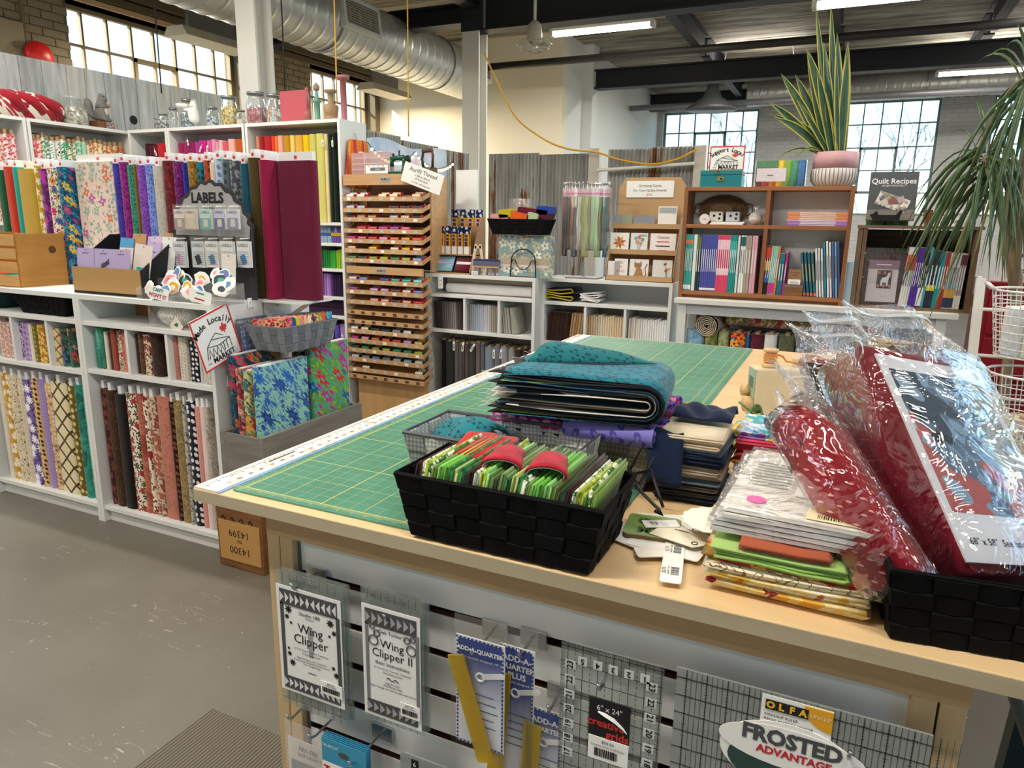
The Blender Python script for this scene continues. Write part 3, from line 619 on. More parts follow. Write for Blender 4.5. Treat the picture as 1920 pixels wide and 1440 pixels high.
def wing(tl, tr, bl, y, two, label):
    t, w, h = pk('ruler_package', label, 'package', tl, tr, bl, y)
    ob('clear_ruler', MB().box(0, .002, 0, w, .0045, h), ACR, t); mb = MB()
    for k in range(1, 9): mb.box(w*k/9, .0016, 0, w*k/9+.0006, .002, h*.11); mb.box(w*k/9, .0016, h*.93, w*k/9+.0006, .002, h)
    mb.box(0, .0016, h*.05, w, .002, h*.053); ob('ruler_lines', mb, GREYP, t)
    for q in (.0075, .0115): ob('clear_ruler', MB().box(.004, q, .004, w+.004, q+.0025, h), ACR, t)
    z0, z1 = (h*.035, h*.885) if two else (h*.12, h*.905); card(t, 'card', .002, z0, w-.004, z1, .001, P('e8e8e6', .6, var=.02)); y0 = .0
    wd, ht = w-.006, z1-z0; m_ = P('4a4b4d', .8); lt = P('d9d9d7', .7) if not two else P('a3a4a5', .7)
    geese(t, .004+wd*.04, z1-ht*.17, w-.006-wd*.04, z1-ht*.03, y0, 11 if not two else 8, not two, m_, lt)
    geese(t, .004+wd*.04, z0+ht*.03, w-.006-wd*.04, z0+ht*.15, y0, 11 if not two else 8, not two, m_, lt)
    for a, b in ((.04, .09), (.91, .96)): card(t, 'border', .004+wd*a, z0+ht*.15, .004+wd*b, z1-ht*.16, y0, m_ if not two else P('77787a', .8))
    cx = .004+wd*.5
    def L(s, fz, sz, **k): tx(t, s, cx, z0+ht*fz, y0, sz, **k)
    if not two:
        tx(t, 'I', cx, z0+ht*.52, y0+.0002, .075, P('9a9b9c', .7), bold=.0012, sx=.9)
        L('Studio 180', .78, .0095); L('DESIGN', .745, .005); L('Wing', .64, .0225); L('Clipper', .535, .0225)
        for s, f in (('A Trim Down Tool for Traditional', .44), ('Flying Geese Units', .41), ('High Precision with Oversized', .36), ('Flying Geese & Detailed Instructions', .335), ('Four Target Sizes', .31), ('~~~~~~~~', .24)): L(s, f, .0048)
        for fx, fz, r in ((.17, .79, .008), (.82, .77, .008), (.14, .72, .005), (.2, .67, .003), (.87, .69, .005), (.8, .65, .003), (.15, .37, .005), (.19, .29, .007), (.14, .42, .003), (.84, .36, .004), (.88, .30, .006)): star(t, .004+wd*fx, z0+ht*fz, y0, r, INK)
    else:
        L("Deb Tucker's", .79, .0085); L('Wing', .685, .019); L('Clipper II', .595, .019); L('Basic Instructions', .51, .0085)
        for s, f in (('A Trim Down Tool for Traditional', .46), ('Flying Geese Units', .43), ('High Precision', .34), ('All Different Sizes', .315), ('Right Triangle and Left Handed Instructions', .285), ('www.example', .255)):
            if 'www' not in s: L(s, f, .0046)
        ob('swash', MB().tube([(cx+(k-6)*.0018, y0-.0005, z0+ht*.385+.0018*math.sin(k*.9)) for k in range(13)], .0005, 4), INK, t)
        for fx, fz, r in ((.16, .82, .004), (.24, .77, .005), (.18, .70, .008), (.76, .78, .005), (.86, .80, .004), (.83, .70, .008)):
            ob('wreath', MB().tube([(.004+wd*fx+r*math.cos(k*PI/6), y0-.0004, z0+ht*fz+r*math.sin(k*PI/6)) for k in range(12)], .0011, 4, True), GREYP, t)
    card(t, 'price_sticker', .004+wd*.64, z0+ht*.10, .004+wd*.97, z0+ht*.22, y0-.0016, PAPER); tx(t, '$49.50', .004+wd*.8, z0+ht*.205, y0-.0026, .005); tx(t, 'Wing Clipper', .004+wd*.8, z0+ht*.187, y0-.0026, .004)
    barcode(t, .004+wd*.67, z0+ht*.125, wd*.26, ht*.045, y0-.0028)
    tx(t, 'Wing Clipper'+(' II' if two else ''), w*.45, h*.955, y0+.001, .010, GREYP)
    return t
wing((513, 1068), (640, 1092), (527, 1316), .0, False, 'black and white printed ruler package hanging nearest the left table post')
wing((674, 1100), (791, 1132), (680, 1341), .0, True, 'grey printed ruler package hanging second from the left table post')
hook(.205, .836, -.006, 'chrome hook at the top left of the leftmost ruler package'); hook(.375, .829, -.006, 'chrome hook holding the second ruler package from the left')
BLUEC, ntb, bb = newm('blue_fade'); tcb = nd(ntb, 'TexCoord'); spb = nd(ntb, 'SeparateXYZ', {0: tcb.outputs['Object']}); rb = nd(ntb, 'ValToRGB', {0: mt(ntb, 'MULTIPLY_ADD', spb.outputs[2], 7.2, 0.)})
rb.color_ramp.elements[0].position = .45; rb.color_ramp.elements[0].color = lin('dfe3ea'); rb.color_ramp.elements[1].position = 1.; rb.color_ramp.elements[1].color = lin('27418f'); ntb.links.new(rb.outputs[0], bb.inputs['Base Color'])
YPL = clear('f2d400', .06, .08, .5, 0, 20, 'e0c21a')
def quarter(tl, tr, bl, y, lines, label, rot=-.30, ruler=True):
    t, w, h = pk('ruler_package', label, 'package', tl, tr, bl, y)
    card(t, 'card', 0, 0, w, h, .001, PAPER); ob('printed_face', MB(Matrix.Translation((0, 0, 0))).box(.004, -.0006, .004, w-.004, 0, h-.004), BLUEC, t)
    mb = MB(); k = 0
    for q in range(int(h/.006)): mb.box(0.0015, -.0012, q*.006, .0035, -.0002, q*.006+.003).box(w-.0035, -.0012, q*.006, w-.0015, -.0002, q*.006+.003)
    for q in range(int(w/.006)): mb.box(q*.006, -.0012, h-.0035, q*.006+.003, -.0002, h-.0015).box(q*.006, -.0012, .0015, q*.006+.003, -.0002, .0035)
    ob('dotted_border', mb, P('2c3f86', .7), t)
    for i, s in enumerate(lines): tx(t, s, w/2, h-.018-i*.013, -.0008, min(.0125, w*1.55/max(len(s), 6)), WHITE, bold=.0004)
    tx(t, 'with its specially designed 1/4" lip', w/2, h-.03-(len(lines)-1)*.012, -.0008, .0052, WHITE)
    cx, cz = w*.62, h*.66
    ob('cutter_handle', MB(Matrix.Translation((cx+.006, -.001, cz+.006)) @ Matrix.Rotation(-.3, 4, 'Y')).prism(rrect(.036, .008, .0038, 3, .006, 0), 'y', -.0006, 0), WHITE, t)
    ob('cutter_wheel', MB().tube([(cx-.008+.006*math.cos(k*PI/8), -.0012, cz+.001+.006*math.sin(k*PI/8)) for k in range(16)], .0016, 4, True), WHITE, t)
    for i in range(5):
        tx(t, '~'*(18+3*(i % 3)), w*.55, h*.5-i*.012, -.0008, .0048, P('33447f', .7))
    if ruler: ob('yellow_ruler', MB(Matrix.Translation((w*.12, -.006, h*.72)) @ Matrix.Rotation(rot, 4, 'Y')).box(-.012, -.003, -h*.84, .013, 0, .02), YPL, t)
    ob('bag', MB().box(-.003, -.0105, -.006, w+.003, -.010, h+.03), clear('ffffff', .03, .12), t)
    ob('bag_header', MB().box(-.003, .001, h, w+.003, .0015, h+.03), clear('ffffff', .04, .15, .04), t); return t
quarter((855, 1187), (947, 1212), (855, 1385), -.012, ['ADD-A-QUARTER'], 'blue carded ruler package with slanting yellow ruler', -.30)
quarter((938, 1205), (1003, 1240), (945, 1452), .012, ['ADD-A-', 'QUARTER', 'PLUS'], 'blue carded yellow ruler package tucked behind the slanting yellow one', .06)
quarter((995, 1322), (1054, 1345), (995, 1500), .016, ['ADD-A-', 'QUARTER'], 'lower blue carded ruler package half behind the gridded ruler', .04)
hook(.525, .826, -.022, 'chrome hook holding the blue package with slanting yellow ruler'); hook(.585, .829, .0, 'chrome hook holding the second blue ruler package'); hook(.628, .757, .004, 'chrome hook holding the lower blue ruler package')
# six by twenty-four inch ruler
t, w, h = pk('quilting_ruler', 'long clear gridded quilting ruler with black paper label', 'ruler', (1053, 1200), (1246, 1246), (1035, 1520), .004)
ob('acrylic', MB().box(0, 0, 0, w, .003, h), clear('eef2f0', .06, .04, .16, 0, 20, 'c8cdc8'), t); mb = MB(); u = w/6.1
for k in range(13):
    x = w*.04+k*u/2*.93+.004
    if k % 2 == 0: mb.box(x-.0004, -.0004, 0, x+.0004, 0, h)
    else:
        for q in range(int(h/.008)): mb.box(x-.0003, -.0004, q*.008, x+.0003, 0, q*.008+.0045)
for j in range(int(h/u)+1):
    z = h-.006-j*u
    if z > 0: mb.box(0, -.0004, z-.0004, w, 0, z+.0004)
for j in range(int(h/(u/8))): mb.box(0, -.0004, h-j*u/8, .004 if j % 2 else .006, 0, h-j*u/8+.0004).box(w-(.004 if j % 2 else .006), -.0004, h-j*u/8, w, 0, h-j*u/8+.0004)
for k in range(int(w/(u/8))): mb.box(k*u/8, -.0004, h-(.004 if k % 2 else .006), k*u/8+.0004, 0, h)
ob('grid_lines', mb, P('2e3030', .7), t)
for i, k in enumerate((5, 4, 3, 2, 1)):
    x = w*.04+.004+(i+1)*u*.93; ob('numeral_tab', MB().box(x-.006, -.0008, h-.028, x+.006, -.0003, h-.016), P('c9cdca', .6), t); text(str(k), .011, INK, t, face((x, -.0012, h-.022), (-1, 0, 0), (0, 0, -1)), name='numeral', bold=.0003)
for j in range(1, 8):
    for x, r_, u_ in ((w*.10, (0, 0, 1), (-1, 0, 0)), (w*.90, (0, 0, -1), (1, 0, 0))):
        z = h-.006-j*u-.003
        if z > .01: ob('numeral_tab', MB().box(x-.007, -.0008, z-.006, x+.007, -.0003, z+.006), P('c9cdca', .6), t); text(str(24-j), .0115, INK, t, face((x, -.0012, z), r_, u_), name='numeral', bold=.0003)
lx0, lx1, lz1, lz0 = w*.31, w*.72, h-.068, h-.155
card(t, 'paper_label', lx0, lz0, lx1, lz1, -.001, P('17171a', .5)); cx = (lx0+lx1)/2
tx(t, '6" x 24"', cx, lz1-.012, -.002, .0105, WHITE); tx(t, 'creative', cx-.004, lz1-.034, -.002, .0155, P('c8322a', .6), bold=.0004); tx(t, 'grids', cx+.012, lz1-.048, -.002, .0155, P('c8322a', .6), bold=.0004); tx(t, 'non slip quilting rulers', cx, lz1-.058, -.002, .0045, WHITE)
ob('gecko', MB().tube([(cx-.015, -.0025, lz1-.018), (cx-.006, -.0025, lz1-.020), (cx+.006, -.0025, lz1-.024), (cx+.018, -.0025, lz1-.032), (cx+.024, -.0025, lz1-.038)], [.001, .0028, .003, .0016, .0006], 5), WHITE, t)
card(t, 'price_sticker', lx0+.001, lz0-.002, lx1, lz0+.032, -.0018, PAPER); tx(t, '$50.50', cx, lz0+.026, -.0028, .006); tx(t, 'Creative Grids 6x24 Ruler', cx, lz0+.020, -.0028, .0042); barcode(t, lx0+.01, lz0+.004, .03, .012, -.003)
hook(.70, .822, -.012, 'chrome hook through the long gridded ruler')
# frosted square ruler
t, w, h = pk('quilting_ruler', 'large frosted square ruler with yellow and white brand card', 'ruler', (1270, 1251), (1750, 1385), (1205, 1560), .006)
ob('acrylic', MB().box(0, 0, 0, w, .003, h), FROST, t); mb = MB(); u = w/11.2
for k in range(12):
    for q in range(int(h/.004)): mb.box(k*u+.012-(.0022 if q % 4 == 0 else .0012), -.0004, q*.004, k*u+.012+(.0022 if q % 4 == 0 else .0012), 0, q*.004+.0004)
    mb.box(k*u+.012-.0005, -.0004, 0, k*u+.012+.0005, 0, h)
    for q in range(3): mb.box(k*u+.012+(q+1)*u/4-.0002, -.0004, 0, k*u+.012+(q+1)*u/4+.0002, 0, h)
for j in range(13):
    z = h-.012-j*u
    for q in range(int(w/.004)): mb.box(q*.004, -.0004, z-(.0022 if q % 4 == 0 else .0012), q*.004+.0004, 0, z+(.0022 if q % 4 == 0 else .0012))
    mb.box(0, -.0004, z-.0005, w, 0, z+.0005)
ob('grid_lines', mb, P('333635', .7), t)
q0 = t.location
def lp(px, py, y=.0): a = PY(px, py, q0.y+y); return a.x-q0.x, a.z-q0.z
ax, az = lp(1430, 1300); bx_, bz = lp(1563, 1345); cx0, cz0 = lp(1380, 1395); cx1, cz1 = lp(1600, 1440)
card(t, 'card_top', ax, az-.12, bx_, az+.001, -.0005, PAPER)
mb = MB(); ccx, ccz = (ax+bx_)/2-.002, az-.075
ob('card_oval', MB().prism([(ccx+.078*math.cos(k*PI/16), ccz+.046*math.sin(k*PI/16)) for k in range(32)], 'y', -.0022, -.0012), PAPER, t)
ob('card_oval_inner', MB().prism([(ccx+.068*math.cos(k*PI/16), ccz-.012+.034*math.sin(k*PI/16)) for k in range(32)], 'y', -.0028, -.0022), P('2f4a44', .5), t)
ob('card_band', MB().prism([(ccx+.08*math.cos(k*PI/16), ccz+.014+.026*math.sin(k*PI/16)) for k in range(32)], 'y', -.0034, -.0028), PAPER, t)
for i, c in enumerate('OLFA'):
    x = ax+.010+i*.0115; ob('logo_tile', MB().box(x-.0056, -.0026, az-.016, x+.0056, -.0018, az-.004), INK, t); tx(t, c, x, az-.010, -.0027, .0115, P('f0b820', .6), bold=.0006)
for i, s in enumerate(('NON-SLIP RULER', 'REGLE ANTIDERAPANTE', 'REGLA ANTI-DESLIZANTE')): tx(t, s, ax+.004, az-.0235-.006*i, -.0012, .0048, INK, align='LEFT')
ob('size_disc', MB().prism([(bx_, az)]+[(bx_-.030*math.cos(k*PI/2/10), az-.027*math.sin(k*PI/2/10)) for k in range(11)], 'y', -.0020, -.0012), P('e3a322', .6), t); tx(t, '12.5"x12.5"', bx_-.0142, az-.010, -.0022, .0056, WHITE)
tx(t, 'FROSTED', ccx, ccz+.024, -.0036, .027, P('4a4d50', .6), bold=.0012, sx=.95); tx(t, 'ADVANTAGE', ccx+.004, ccz+.006, -.0036, .0135, P('c3283a', .6), bold=.0005)
ob('arrow', MB().prism([(ccx+.012, ccz-.03), (ccx+.018, ccz-.03), (ccx+.018, ccz-.012), (ccx+.024, ccz-.012), (ccx+.015, ccz-.003), (ccx+.006, ccz-.012), (ccx+.012, ccz-.012)], 'y', -.0044, -.0036), P('e3a322', .6), t)
hook(.985, .824, -.004, 'chrome hook above the frosted square ruler')
# lower left packages
t, w, h = pk('grip_package', 'white grip hearts package hanging low by the left post', 'package', (537, 1345), (628, 1365), (540, 1530), .0)
card(t, 'card', 0, 0, w, h-.035, .001, P('e6e2dc', .6)); ob('bag', MB().box(-.002, -.004, -.004, w+.002, -.0035, h), clear('ffffff', .05, .1, .12), t)
tx(t, 'No-Slip', w*.42, h-.05, -.0004, .013, shear=.3); tx(t, 'GRIP HEARTS', w*.45, h-.062, -.0004, .0085); tx(t, 'GY', w*.82, h-.05, -.0004, .007)
ob('inner_sheet', MB().box(.006, -.0012, 0, w*.6, -.0004, h-.075), P('8f8f93', .6), t)
for k in range(5):
    t, w, h = pk('grip_package', 'blue topped red lettered grip package, %s of five on its hook' % ['front one', 'second one', 'third one', 'fourth one', 'rear one'][k], 'package', (603+k*2, 1380-k*3), (686+k*2, 1404-k*3), (600, 1520), -.022+k*.008); t['group'] = 'grip packages on one hook'
    card(t, 'header', 0, h-.042, w, h, .0, P('3b93b5', .5)); card(t, 'card', 0, 0, w, h-.042, .0, PAPER)
    if k == 0:
        tx(t, 'TRUECUT', w*.2, h-.012, -.0012, .007, WHITE); tx(t, 'TrueGrips', w*.5, h-.056, -.0012, .0185, P('c8282c', .6), bold=.0008); tx(t, 'Non-Slip Adhesive Rings', w*.5, h-.07, -.0012, .006); tx(t, 'Apply to the bottom', w*.45, h-.081, -.0012, .007, P('c8282c', .6))
        ob('hang_hole', MB().prism([(w*.5+.010*math.cos(k2*PI/8), h-.02+.005*math.sin(k2*PI/8)) for k2 in range(16)], 'y', -.0016, -.0008), P('4a4f52', .6), t)
hook(.18, .596, -.006, 'chrome hook through the white grip hearts package'); hook(.245, .60, -.03, 'chrome hook holding the red lettered grip packages')
hk = hook(.325, .585, -.035, 'long chrome hook right of the grip packages')
t, w, h = pk('quilting_ruler', 'speckled clear ruler hanging at the bottom behind the hooks', 'ruler', (750, 1408), (850, 1430), (750, 1520), .01)
ob('acrylic', MB().prism(rrect(w, h, .008, 3, w/2, h/2), 'y', 0, .003), FROST, t); ob('numeral_tab', MB().box(w*.22, -.001, h-.022, w*.35, 0, h-.006), INK, t); tx(t, '6', w*.285, h-.014, -.0012, .011, WHITE)
ob('ruler_line', MB().box(.005, -.0005, h-.03, w-.005, 0, h-.0295), GREYP, t); ob('ruler_line', MB().box(.02, -.0005, 0, .0205, 0, h-.03), GREYP, t)
hook(.46, .55, -.006, 'chrome hook above the speckled clear ruler')
# ------------------------------------------------------------------ white shelf units
SHW = P('dfe0dd', .45, var=.02, grain=6); SHB = P('d3d6d8', .6, var=.02, grain=6)
def unit(x0, y0, w, d, h, shelves, label, rz=0., divs=(), plinth=.08, mat=SHW):
    """open shelf unit, front at local y=0; divs = (x, z0, z1) uprights"""
    t = T('shelf_unit', label, 'shelf', (x0, y0, 0), rz); k = .02
    for x in (0, w-k): ob('side_panel', MB().box(x, 0, 0, x+k, d, h), mat, t, bev=.001)
    ob('top', MB().box(k, 0, h-.022, w-k, d, h), mat, t, bev=.001); ob('back_panel', MB().box(k, d-.006, .02, w-k, d, h-.022), SHB, t)
    if plinth: ob('plinth', MB().box(k, .03, 0, w-k, .045, plinth-.02), mat, t)
    for z in shelves: ob('shelf', MB().box(k, .004, z-.02, w-k, d-.006, z), mat, t, bev=.001)
    for x, z0, z1 in divs: ob('divider', MB().box(x-.008, .008, z0, x+.008, d-.01, z1), mat, t, bev=.001)
    return t
BC = {}
def boltmesh(w, d, h, r):
    k = (round(w, 3), round(d, 3), round(h, 3))
    if k not in BC:
        mb = MB(); r_ = min(r, w*.47, d*.47); mb.prism(rrect(w, d, r_, 3), 'z', 0, h); BC[k] = mb.mesh('fabric', True)
        BC[k].set_sharp_from_angle(angle=.9)
    return BC[k]
CARD = P('b99c77', .8); CORE = P('e9e9ea', .6, var=.02); REDM = P('d23b3b', .6)
def bolt(x, y, z, w, d, h, mat, label, group, core=None, name='fabric_bolt', rot=None, logo=False, ch=.035, cat='fabric'):
    """a folded length of cloth standing on end; core = material of the cardboard end showing on top"""
    me = boltmesh(w, d, h, .02)
    if not core: o = ob(name, me, mat, loc=(x, y, z)); o.rotation_euler = rot or (0, 0, 0); return tag(o, label, cat, group)
    t = T(name, label, cat, (x, y, z), 0, group, rot); ob('cloth', me, mat, t)
    cw = max(min(w*.55, .022), .008) if w < d else w*.92; cdp = d*.86 if w < d else d*.4
    c = ob('cardboard_core', MB().box(-cw/2, -cdp/2, h-.02, cw/2, cdp/2, h+ch), core, t)
    if logo: ob('printed_tag', MB().cyl((0, -cdp/2, h+ch*.4), (0, -cdp/2-.001, h+ch*.4), min(cw*.35, .008), n=8), REDM, c)
    return t
def row(place, group, y, py, zb, items, h, d=.15, core=None, logo=False, name='fabric_bolt', noun='fabric bolt', jit=.02, ch=.035, start=1, zf=None):
    """things standing side by side; items = (px0, px1, words, material[, dh, lean])"""
    for i, it in enumerate(items):
        a, b = PY(it[0], py, y).x, PY(it[1], py, y).x; dh = it[4] if len(it) > 4 else R.uniform(-jit, jit)*h; ln = it[5] if len(it) > 5 else 0
        lab = '%s %s, %s from the left %s' % (it[2], noun, nth(i+start), place)
        w = max(b-a-.0015, .006); yy = R.uniform(0, .006)
        bolt((a+b)/2, y+d/2+yy, zb+.0005+w/2*abs(math.sin(ln)), w, d if w < .16 else .05, h+dh, it[3], lab, group, core, name, (0, ln, 0) if ln else None, logo, ch)
f = fab
# --- low units: front pair and the pair backing on to them
LOWY = 1.236
unit(-2.905, LOWY, .80, .28, 1.06, (.082, .715, .945), 'low white shelf unit at the far left with black basket inside', 0, ((.30, .715, .925), (.56, .715, .925)))
unit(-2.103, LOWY, .80, .28, 1.06, (.082, .73, .945), 'low white shelf unit with the wooden crate display on top', 0, ((.29, .73, .925), (.53, .73, .925)))
unit(-2.103, LOWY+.29, .80, .28, 1.06, (.082, .4, .73), 'rear low white shelf unit whose end carries the hooks', 0)
unit(-2.905, LOWY+.29, .80, .28, 1.06, (.082, .4, .73), 'rear low white shelf unit behind the black basket unit', 0)
CORW = CORE
row('on the low shelf top', 'bolts along the low shelf top', 1.52, 303, 1.0605, [
 (-14, 0, 'forest green', f('1f5a3c')), (0, 15, 'tomato red', f('c9402c')), (15, 26, 'turquoise', f('2aa59b')), (26, 57, 'mustard', f('bd9b3d')),
 (57, 66, 'mustard daisy', f('c9a21c', 'flower', ('f4f0e0', 'f4f0e0', 'c9a21c'), 1.2, 6)), (66, 81, 'plum blossom', f('5a2166', 'flower', ('b03aa0', 'b03aa0', '5a2166'), 1.1)),
 (81, 100, 'cream folk floral', f('efe2c4', 'bigflower', ('c62a5b', 'e08a2b', '2e6aa5', '7aa33a', '6a2a6a'), 1.7, 7, .24)), (100, 116, 'teal folk floral', f('1c4a78', 'bigflower', ('3f86c4', 'c62a6b', 'e0b03a', '17304f', '2aa0a8'), 1.7, 7, .24)),
 (116, 205, 'pale patchwork print', f('ead6c6', 'bigflower', ('c45ca8', '9cb7a5', 'd87a4a', '7fa79a', 'e3c6c0'), 1.5, 4, .22), .02),
 (205, 218, 'violet triangle print', f('4a3ba5', 'tri', ('2b2570',))), (218, 231, 'magenta triangle print', f('9c2c83', 'tri', ('4a1a5a',))), (231, 246, 'jade triangle print', f('3a8f78', 'tri', ('17504a',))),
 (246, 249, 'ochre sliver', f('8d6a2a')), (249, 266, 'purple triangle print', f('8a4db5', 'tri', ('4a2a86',))), (266, 280, 'periwinkle triangle print', f('7f98dd', 'tri', ('3f57ad',))), (280, 298, 'pale grey', f('c9c2b8', 'vine', ('b0a89c',))),
 (299, 319, 'maroon speckled', f('6b1a22', 'vine', ('3f0f16', '8a2a30'))), (319, 337, 'purple speckled', f('66165f', 'vine', ('3a0d44', '8d2f80'))), (337, 346, 'royal blue', f('2b33a8', 'vine', ('1a2070',))), (346, 361, 'gold speckled', f('8d6a22', 'vine', ('4a3310', 'b08d3f'))),
 (361, 376, 'teal dotted', f('1f7a8c', 'dots', ('123c46',), .5)), (376, 389, 'rust dotted', f('b0482a', 'dots', ('6a2415',), .5)), (389, 398, 'beige', f('ddd3c0')), (398, 412, 'pale blue dotted', f('b9c6dc', 'dots', ('7084b0',), .5)), (412, 423, 'slate dotted', f('606a72', 'dots', ('3a4248',), .5)),
 (423, 444, 'charcoal floral', f('43474d', 'flower', ('888d92', '888d92', '43474d'), 2.)), (444, 459, 'deep teal', f('1d5468')), (459, 480, 'olive brown', f('4a3d1d')), (480, 498, 'burgundy', f('8f1740')), (499, 568, 'wide maroon', f('651733'), .0)],
 .56, .15, CORW, True)
# low unit rows
row('in the far left bottom row', 'bolts in the far left bottom row', LOWY+.03, 820, .0825, [
 (8, 14, 'cream', f('e0d6c2')), (14, 27, 'mustard flower', f('d19a2a', 'flower', ('f3ead0', 'f3ead0', 'b07a1a'), 1.4, 8)), (27, 42, 'cream sprig', f('e0d2b4', 'vine', ('6a5a3a',), 1.3)), (42, 52, 'cream grid', f('e0d2ba', 'gingham', ('c9b79a',), 1.)), (52, 68, 'violet daisy', f('7a63a3', 'flower', ('f2eef4', 'f2eef4', '3f2f66'), 1., 9)),
 (68, 78, 'mustard dot', f('dbb56a', 'dots', ('4a2a4a',), .7)), (78, 92, 'lilac', f('a58fc0', 'gingham', ('8f78ad',), 1.2)), (92, 103, 'lilac and gold', f('d9b065', 'dots', ('7a5a9a', 'e0d0e6'), .8)), (103, 133, 'cream lattice', f('e2d3ad', 'lattice', ('54421c',), .8)), (133, 146, 'olive', f('6b5a1c', 'dots', ('d8c37a',), .5)), (146, 160, 'teal batik', f('1f6f62', 'batik', ('3f9a86', '174f47'))), (160, 173, 'seafoam batik', f('5aa08c', 'batik', ('7fbfa8', '3a7f70')))],
 .545, .14, CORE)
row('in the second bottom row', 'bolts in the second low unit bottom row', LOWY+.03, 850, .0825, [
 (198, 207, 'dark brown paisley', f('4a211c', 'flower', ('7a4034', '7a4034', '35130f'), 1.3)), (207, 223, 'brown', f('3c2416', 'vine', ('5a3c24',))), (223, 243, 'black', f('17120f')), (243, 262, 'cream leaf', f('e6dcc6', 'flower', ('a33a38', '3f5a3f', '2f2f2f'), 1.3, 6)), (262, 272, 'rust red', f('a85642', 'batik', ('c27a62', '8a3a2c'))), (272, 281, 'cream red floral', f('e7dbc6', 'flower', ('9a2430', '9a2430', '6a4a3a'), 1.)),
 (281, 297, 'taupe paisley', f('cbb59c', 'flower', ('b5604a', '8a4a3a', '7a5a48'), 1.2, 3)), (297, 322, 'dusty rose', f('bf7a68', 'vine', ('a5604f',), 1.2)), (322, 328, 'black floral', f('241a18', 'dots', ('8a4a3a',), .6)), (328, 346, 'khaki', f('8a744a', 'vine', ('6a5630', 'a8905c'))), (346, 351, 'grey floral', f('b8b6b2', 'vine', ('3f3f44',))), (351, 368, 'navy dotted', f('191d33', 'dots', ('e3e0d8',), .55)), (368, 378, 'pink', f('cf8f84')), (378, 388, 'pale pink', f('e0ccc8')), (388, 393, 'grey vine', f('bdb3a6', 'vine', ('8f8577',)))],
 .55, .14, CORE)
def folded(place, group, y, py, zb, items, h, d=.13, jit=.05): row(place, group, y, py, zb, items, h, d, None, False, 'folded_fabric', 'folded fabric', jit)
def split(a, b, n, words, mats):
    w = (b-a)/n; return [(a+i*w, a+(i+1)*w, words, mats[i % len(mats)]) for i in range(n)]
folded('in the far left middle row', 'folded fabric in the far left middle row', LOWY+.03, 650, .7155,
 split(0, 20, 3, 'pale pink floral', [f('e6cfc4', 'flower', ('c98a84', 'c98a84', 'a58f6a'), 2.5)])+[(27, 40, 'lilac floral', f('d9c3c9', 'flower', ('6a4a86', '6a4a86', '4a3a5a'), 2.)), (40, 54, 'purple check', f('8a68b0', 'gingham', ('c9b3d9',), .8)), (54, 61, 'cream', f('e3d6c6')), (61, 70, 'olive', f('6e6425', 'dots', ('a89a4a',), .8)), (70, 82, 'mustard', f('b8802a', 'flower', ('e3c06a', 'e3c06a', '8a5a1a'), 2.)), (89, 110, 'cream and gold', f('d9c496', 'lattice', ('7a5c22',), 1.4)), (111, 124, 'dark floral', f('2a3040', 'bigflower', ('a83a4a', '3a6aa5', '4a8a5a', '2a4a3a'), 2.)), (124, 136, 'red and green floral', f('3a4a3c', 'bigflower', ('b5403f', 'd9807a', '2f6a5a', '24402f'), 2.))], .18)
folded('in the second middle row', 'folded fabric in the second low unit middle row', LOWY+.03, 660, .7305,
 split(175, 193, 3, 'teal batik', [f('3f8f7a', 'batik', ('7fbfa8', '2a6a5a'))])+[(195, 200, 'cream', f('e0d2c0')), (201, 209, 'dark brown', f('4a2a22'))]+split(209, 218, 2, 'rust', [f('a0503f'), f('8a3f34')])+[(218, 228, 'cream rose print', f('d9cdb2', 'flower', ('a84a48', '6a7a5a', '5a4a3a'), 1.8))]+split(228, 241, 3, 'pink floral', [f('b5665a', 'vine', ('d99a8a',)), f('cf8a7c')])+
 [(251, 258, 'chocolate', f('3a241c')), (258, 265, 'brown print', f('5a3c2c', 'vine', ('8a6a4f',))), (265, 279, 'cream and red print', f('d9c6aa', 'flower', ('a33f38', '8a3a3a', '4a3a2a'), 1.6)), (279, 300, 'dark brown', f('2c1a12', 'vine', ('3f2a1c',)))]+split(311, 330, 4, 'dusty pink', [f('c08078'), f('b06f68')])+[(330, 347, 'cream speckled', f('d6cdc0', 'dots', ('b5a898',), 1.2)), (349, 368, 'navy star', f('1a2036', 'dots', ('e3e0d8',), .8))]+split(369, 390, 4, 'pale grey', [f('c9c3bd'), f('d6cfc8', 'vine', ('a59c92',))]), .175)
# --- tall corner shelves
unit(-4.13, 2.40, .78, .28, 2.02, (.08, .70, 1.34), 'tall white shelf unit left of the corner under the squirrel', PI/2)
unit(-4.13, 1.61, .78, .28, 2.02, (.08, .70, 1.34), 'tall white shelf unit under the red and white quilt', PI/2)
unit(-4.09, 3.115, .41, .28, 2.02, (.08, .70, 1.34), 'narrow tall white corner shelf with dark red bolts')
unit(-3.67, 3.11, .745, .28, 2.02, (.08, .70, 1.34), 'tall white shelf unit with pink and orange bolts')
unit(-2.915, 3.11, .805, .28, 2.02, (.095, .745, .876, 1.065, 1.235, 1.37), 'tall white shelf unit with yellow bolts and an orange hanging cover', 0, ((.52, .876, 1.045), (.52, 1.065, 1.215)))
fl = lambda b, *c, s=2.2: f(b, 'flower', c, s)
CB = P('a58a68', .8)
def leg1(place, group, items, start=1):
    for i, it in enumerate(items):
        a, b = PX(it[0], 260, -4.16).y, PX(it[1], 260, -4.16).y; h = .56+R.uniform(-.012, .012)
        bolt(-4.24, (a+b)/2, 1.3405, b-a-.002, .14, h, it[3], '%s fabric bolt, %s from the left %s' % (it[2], nth(i+start), place), group, CB, rot=(0, 0, PI/2), ch=.03)
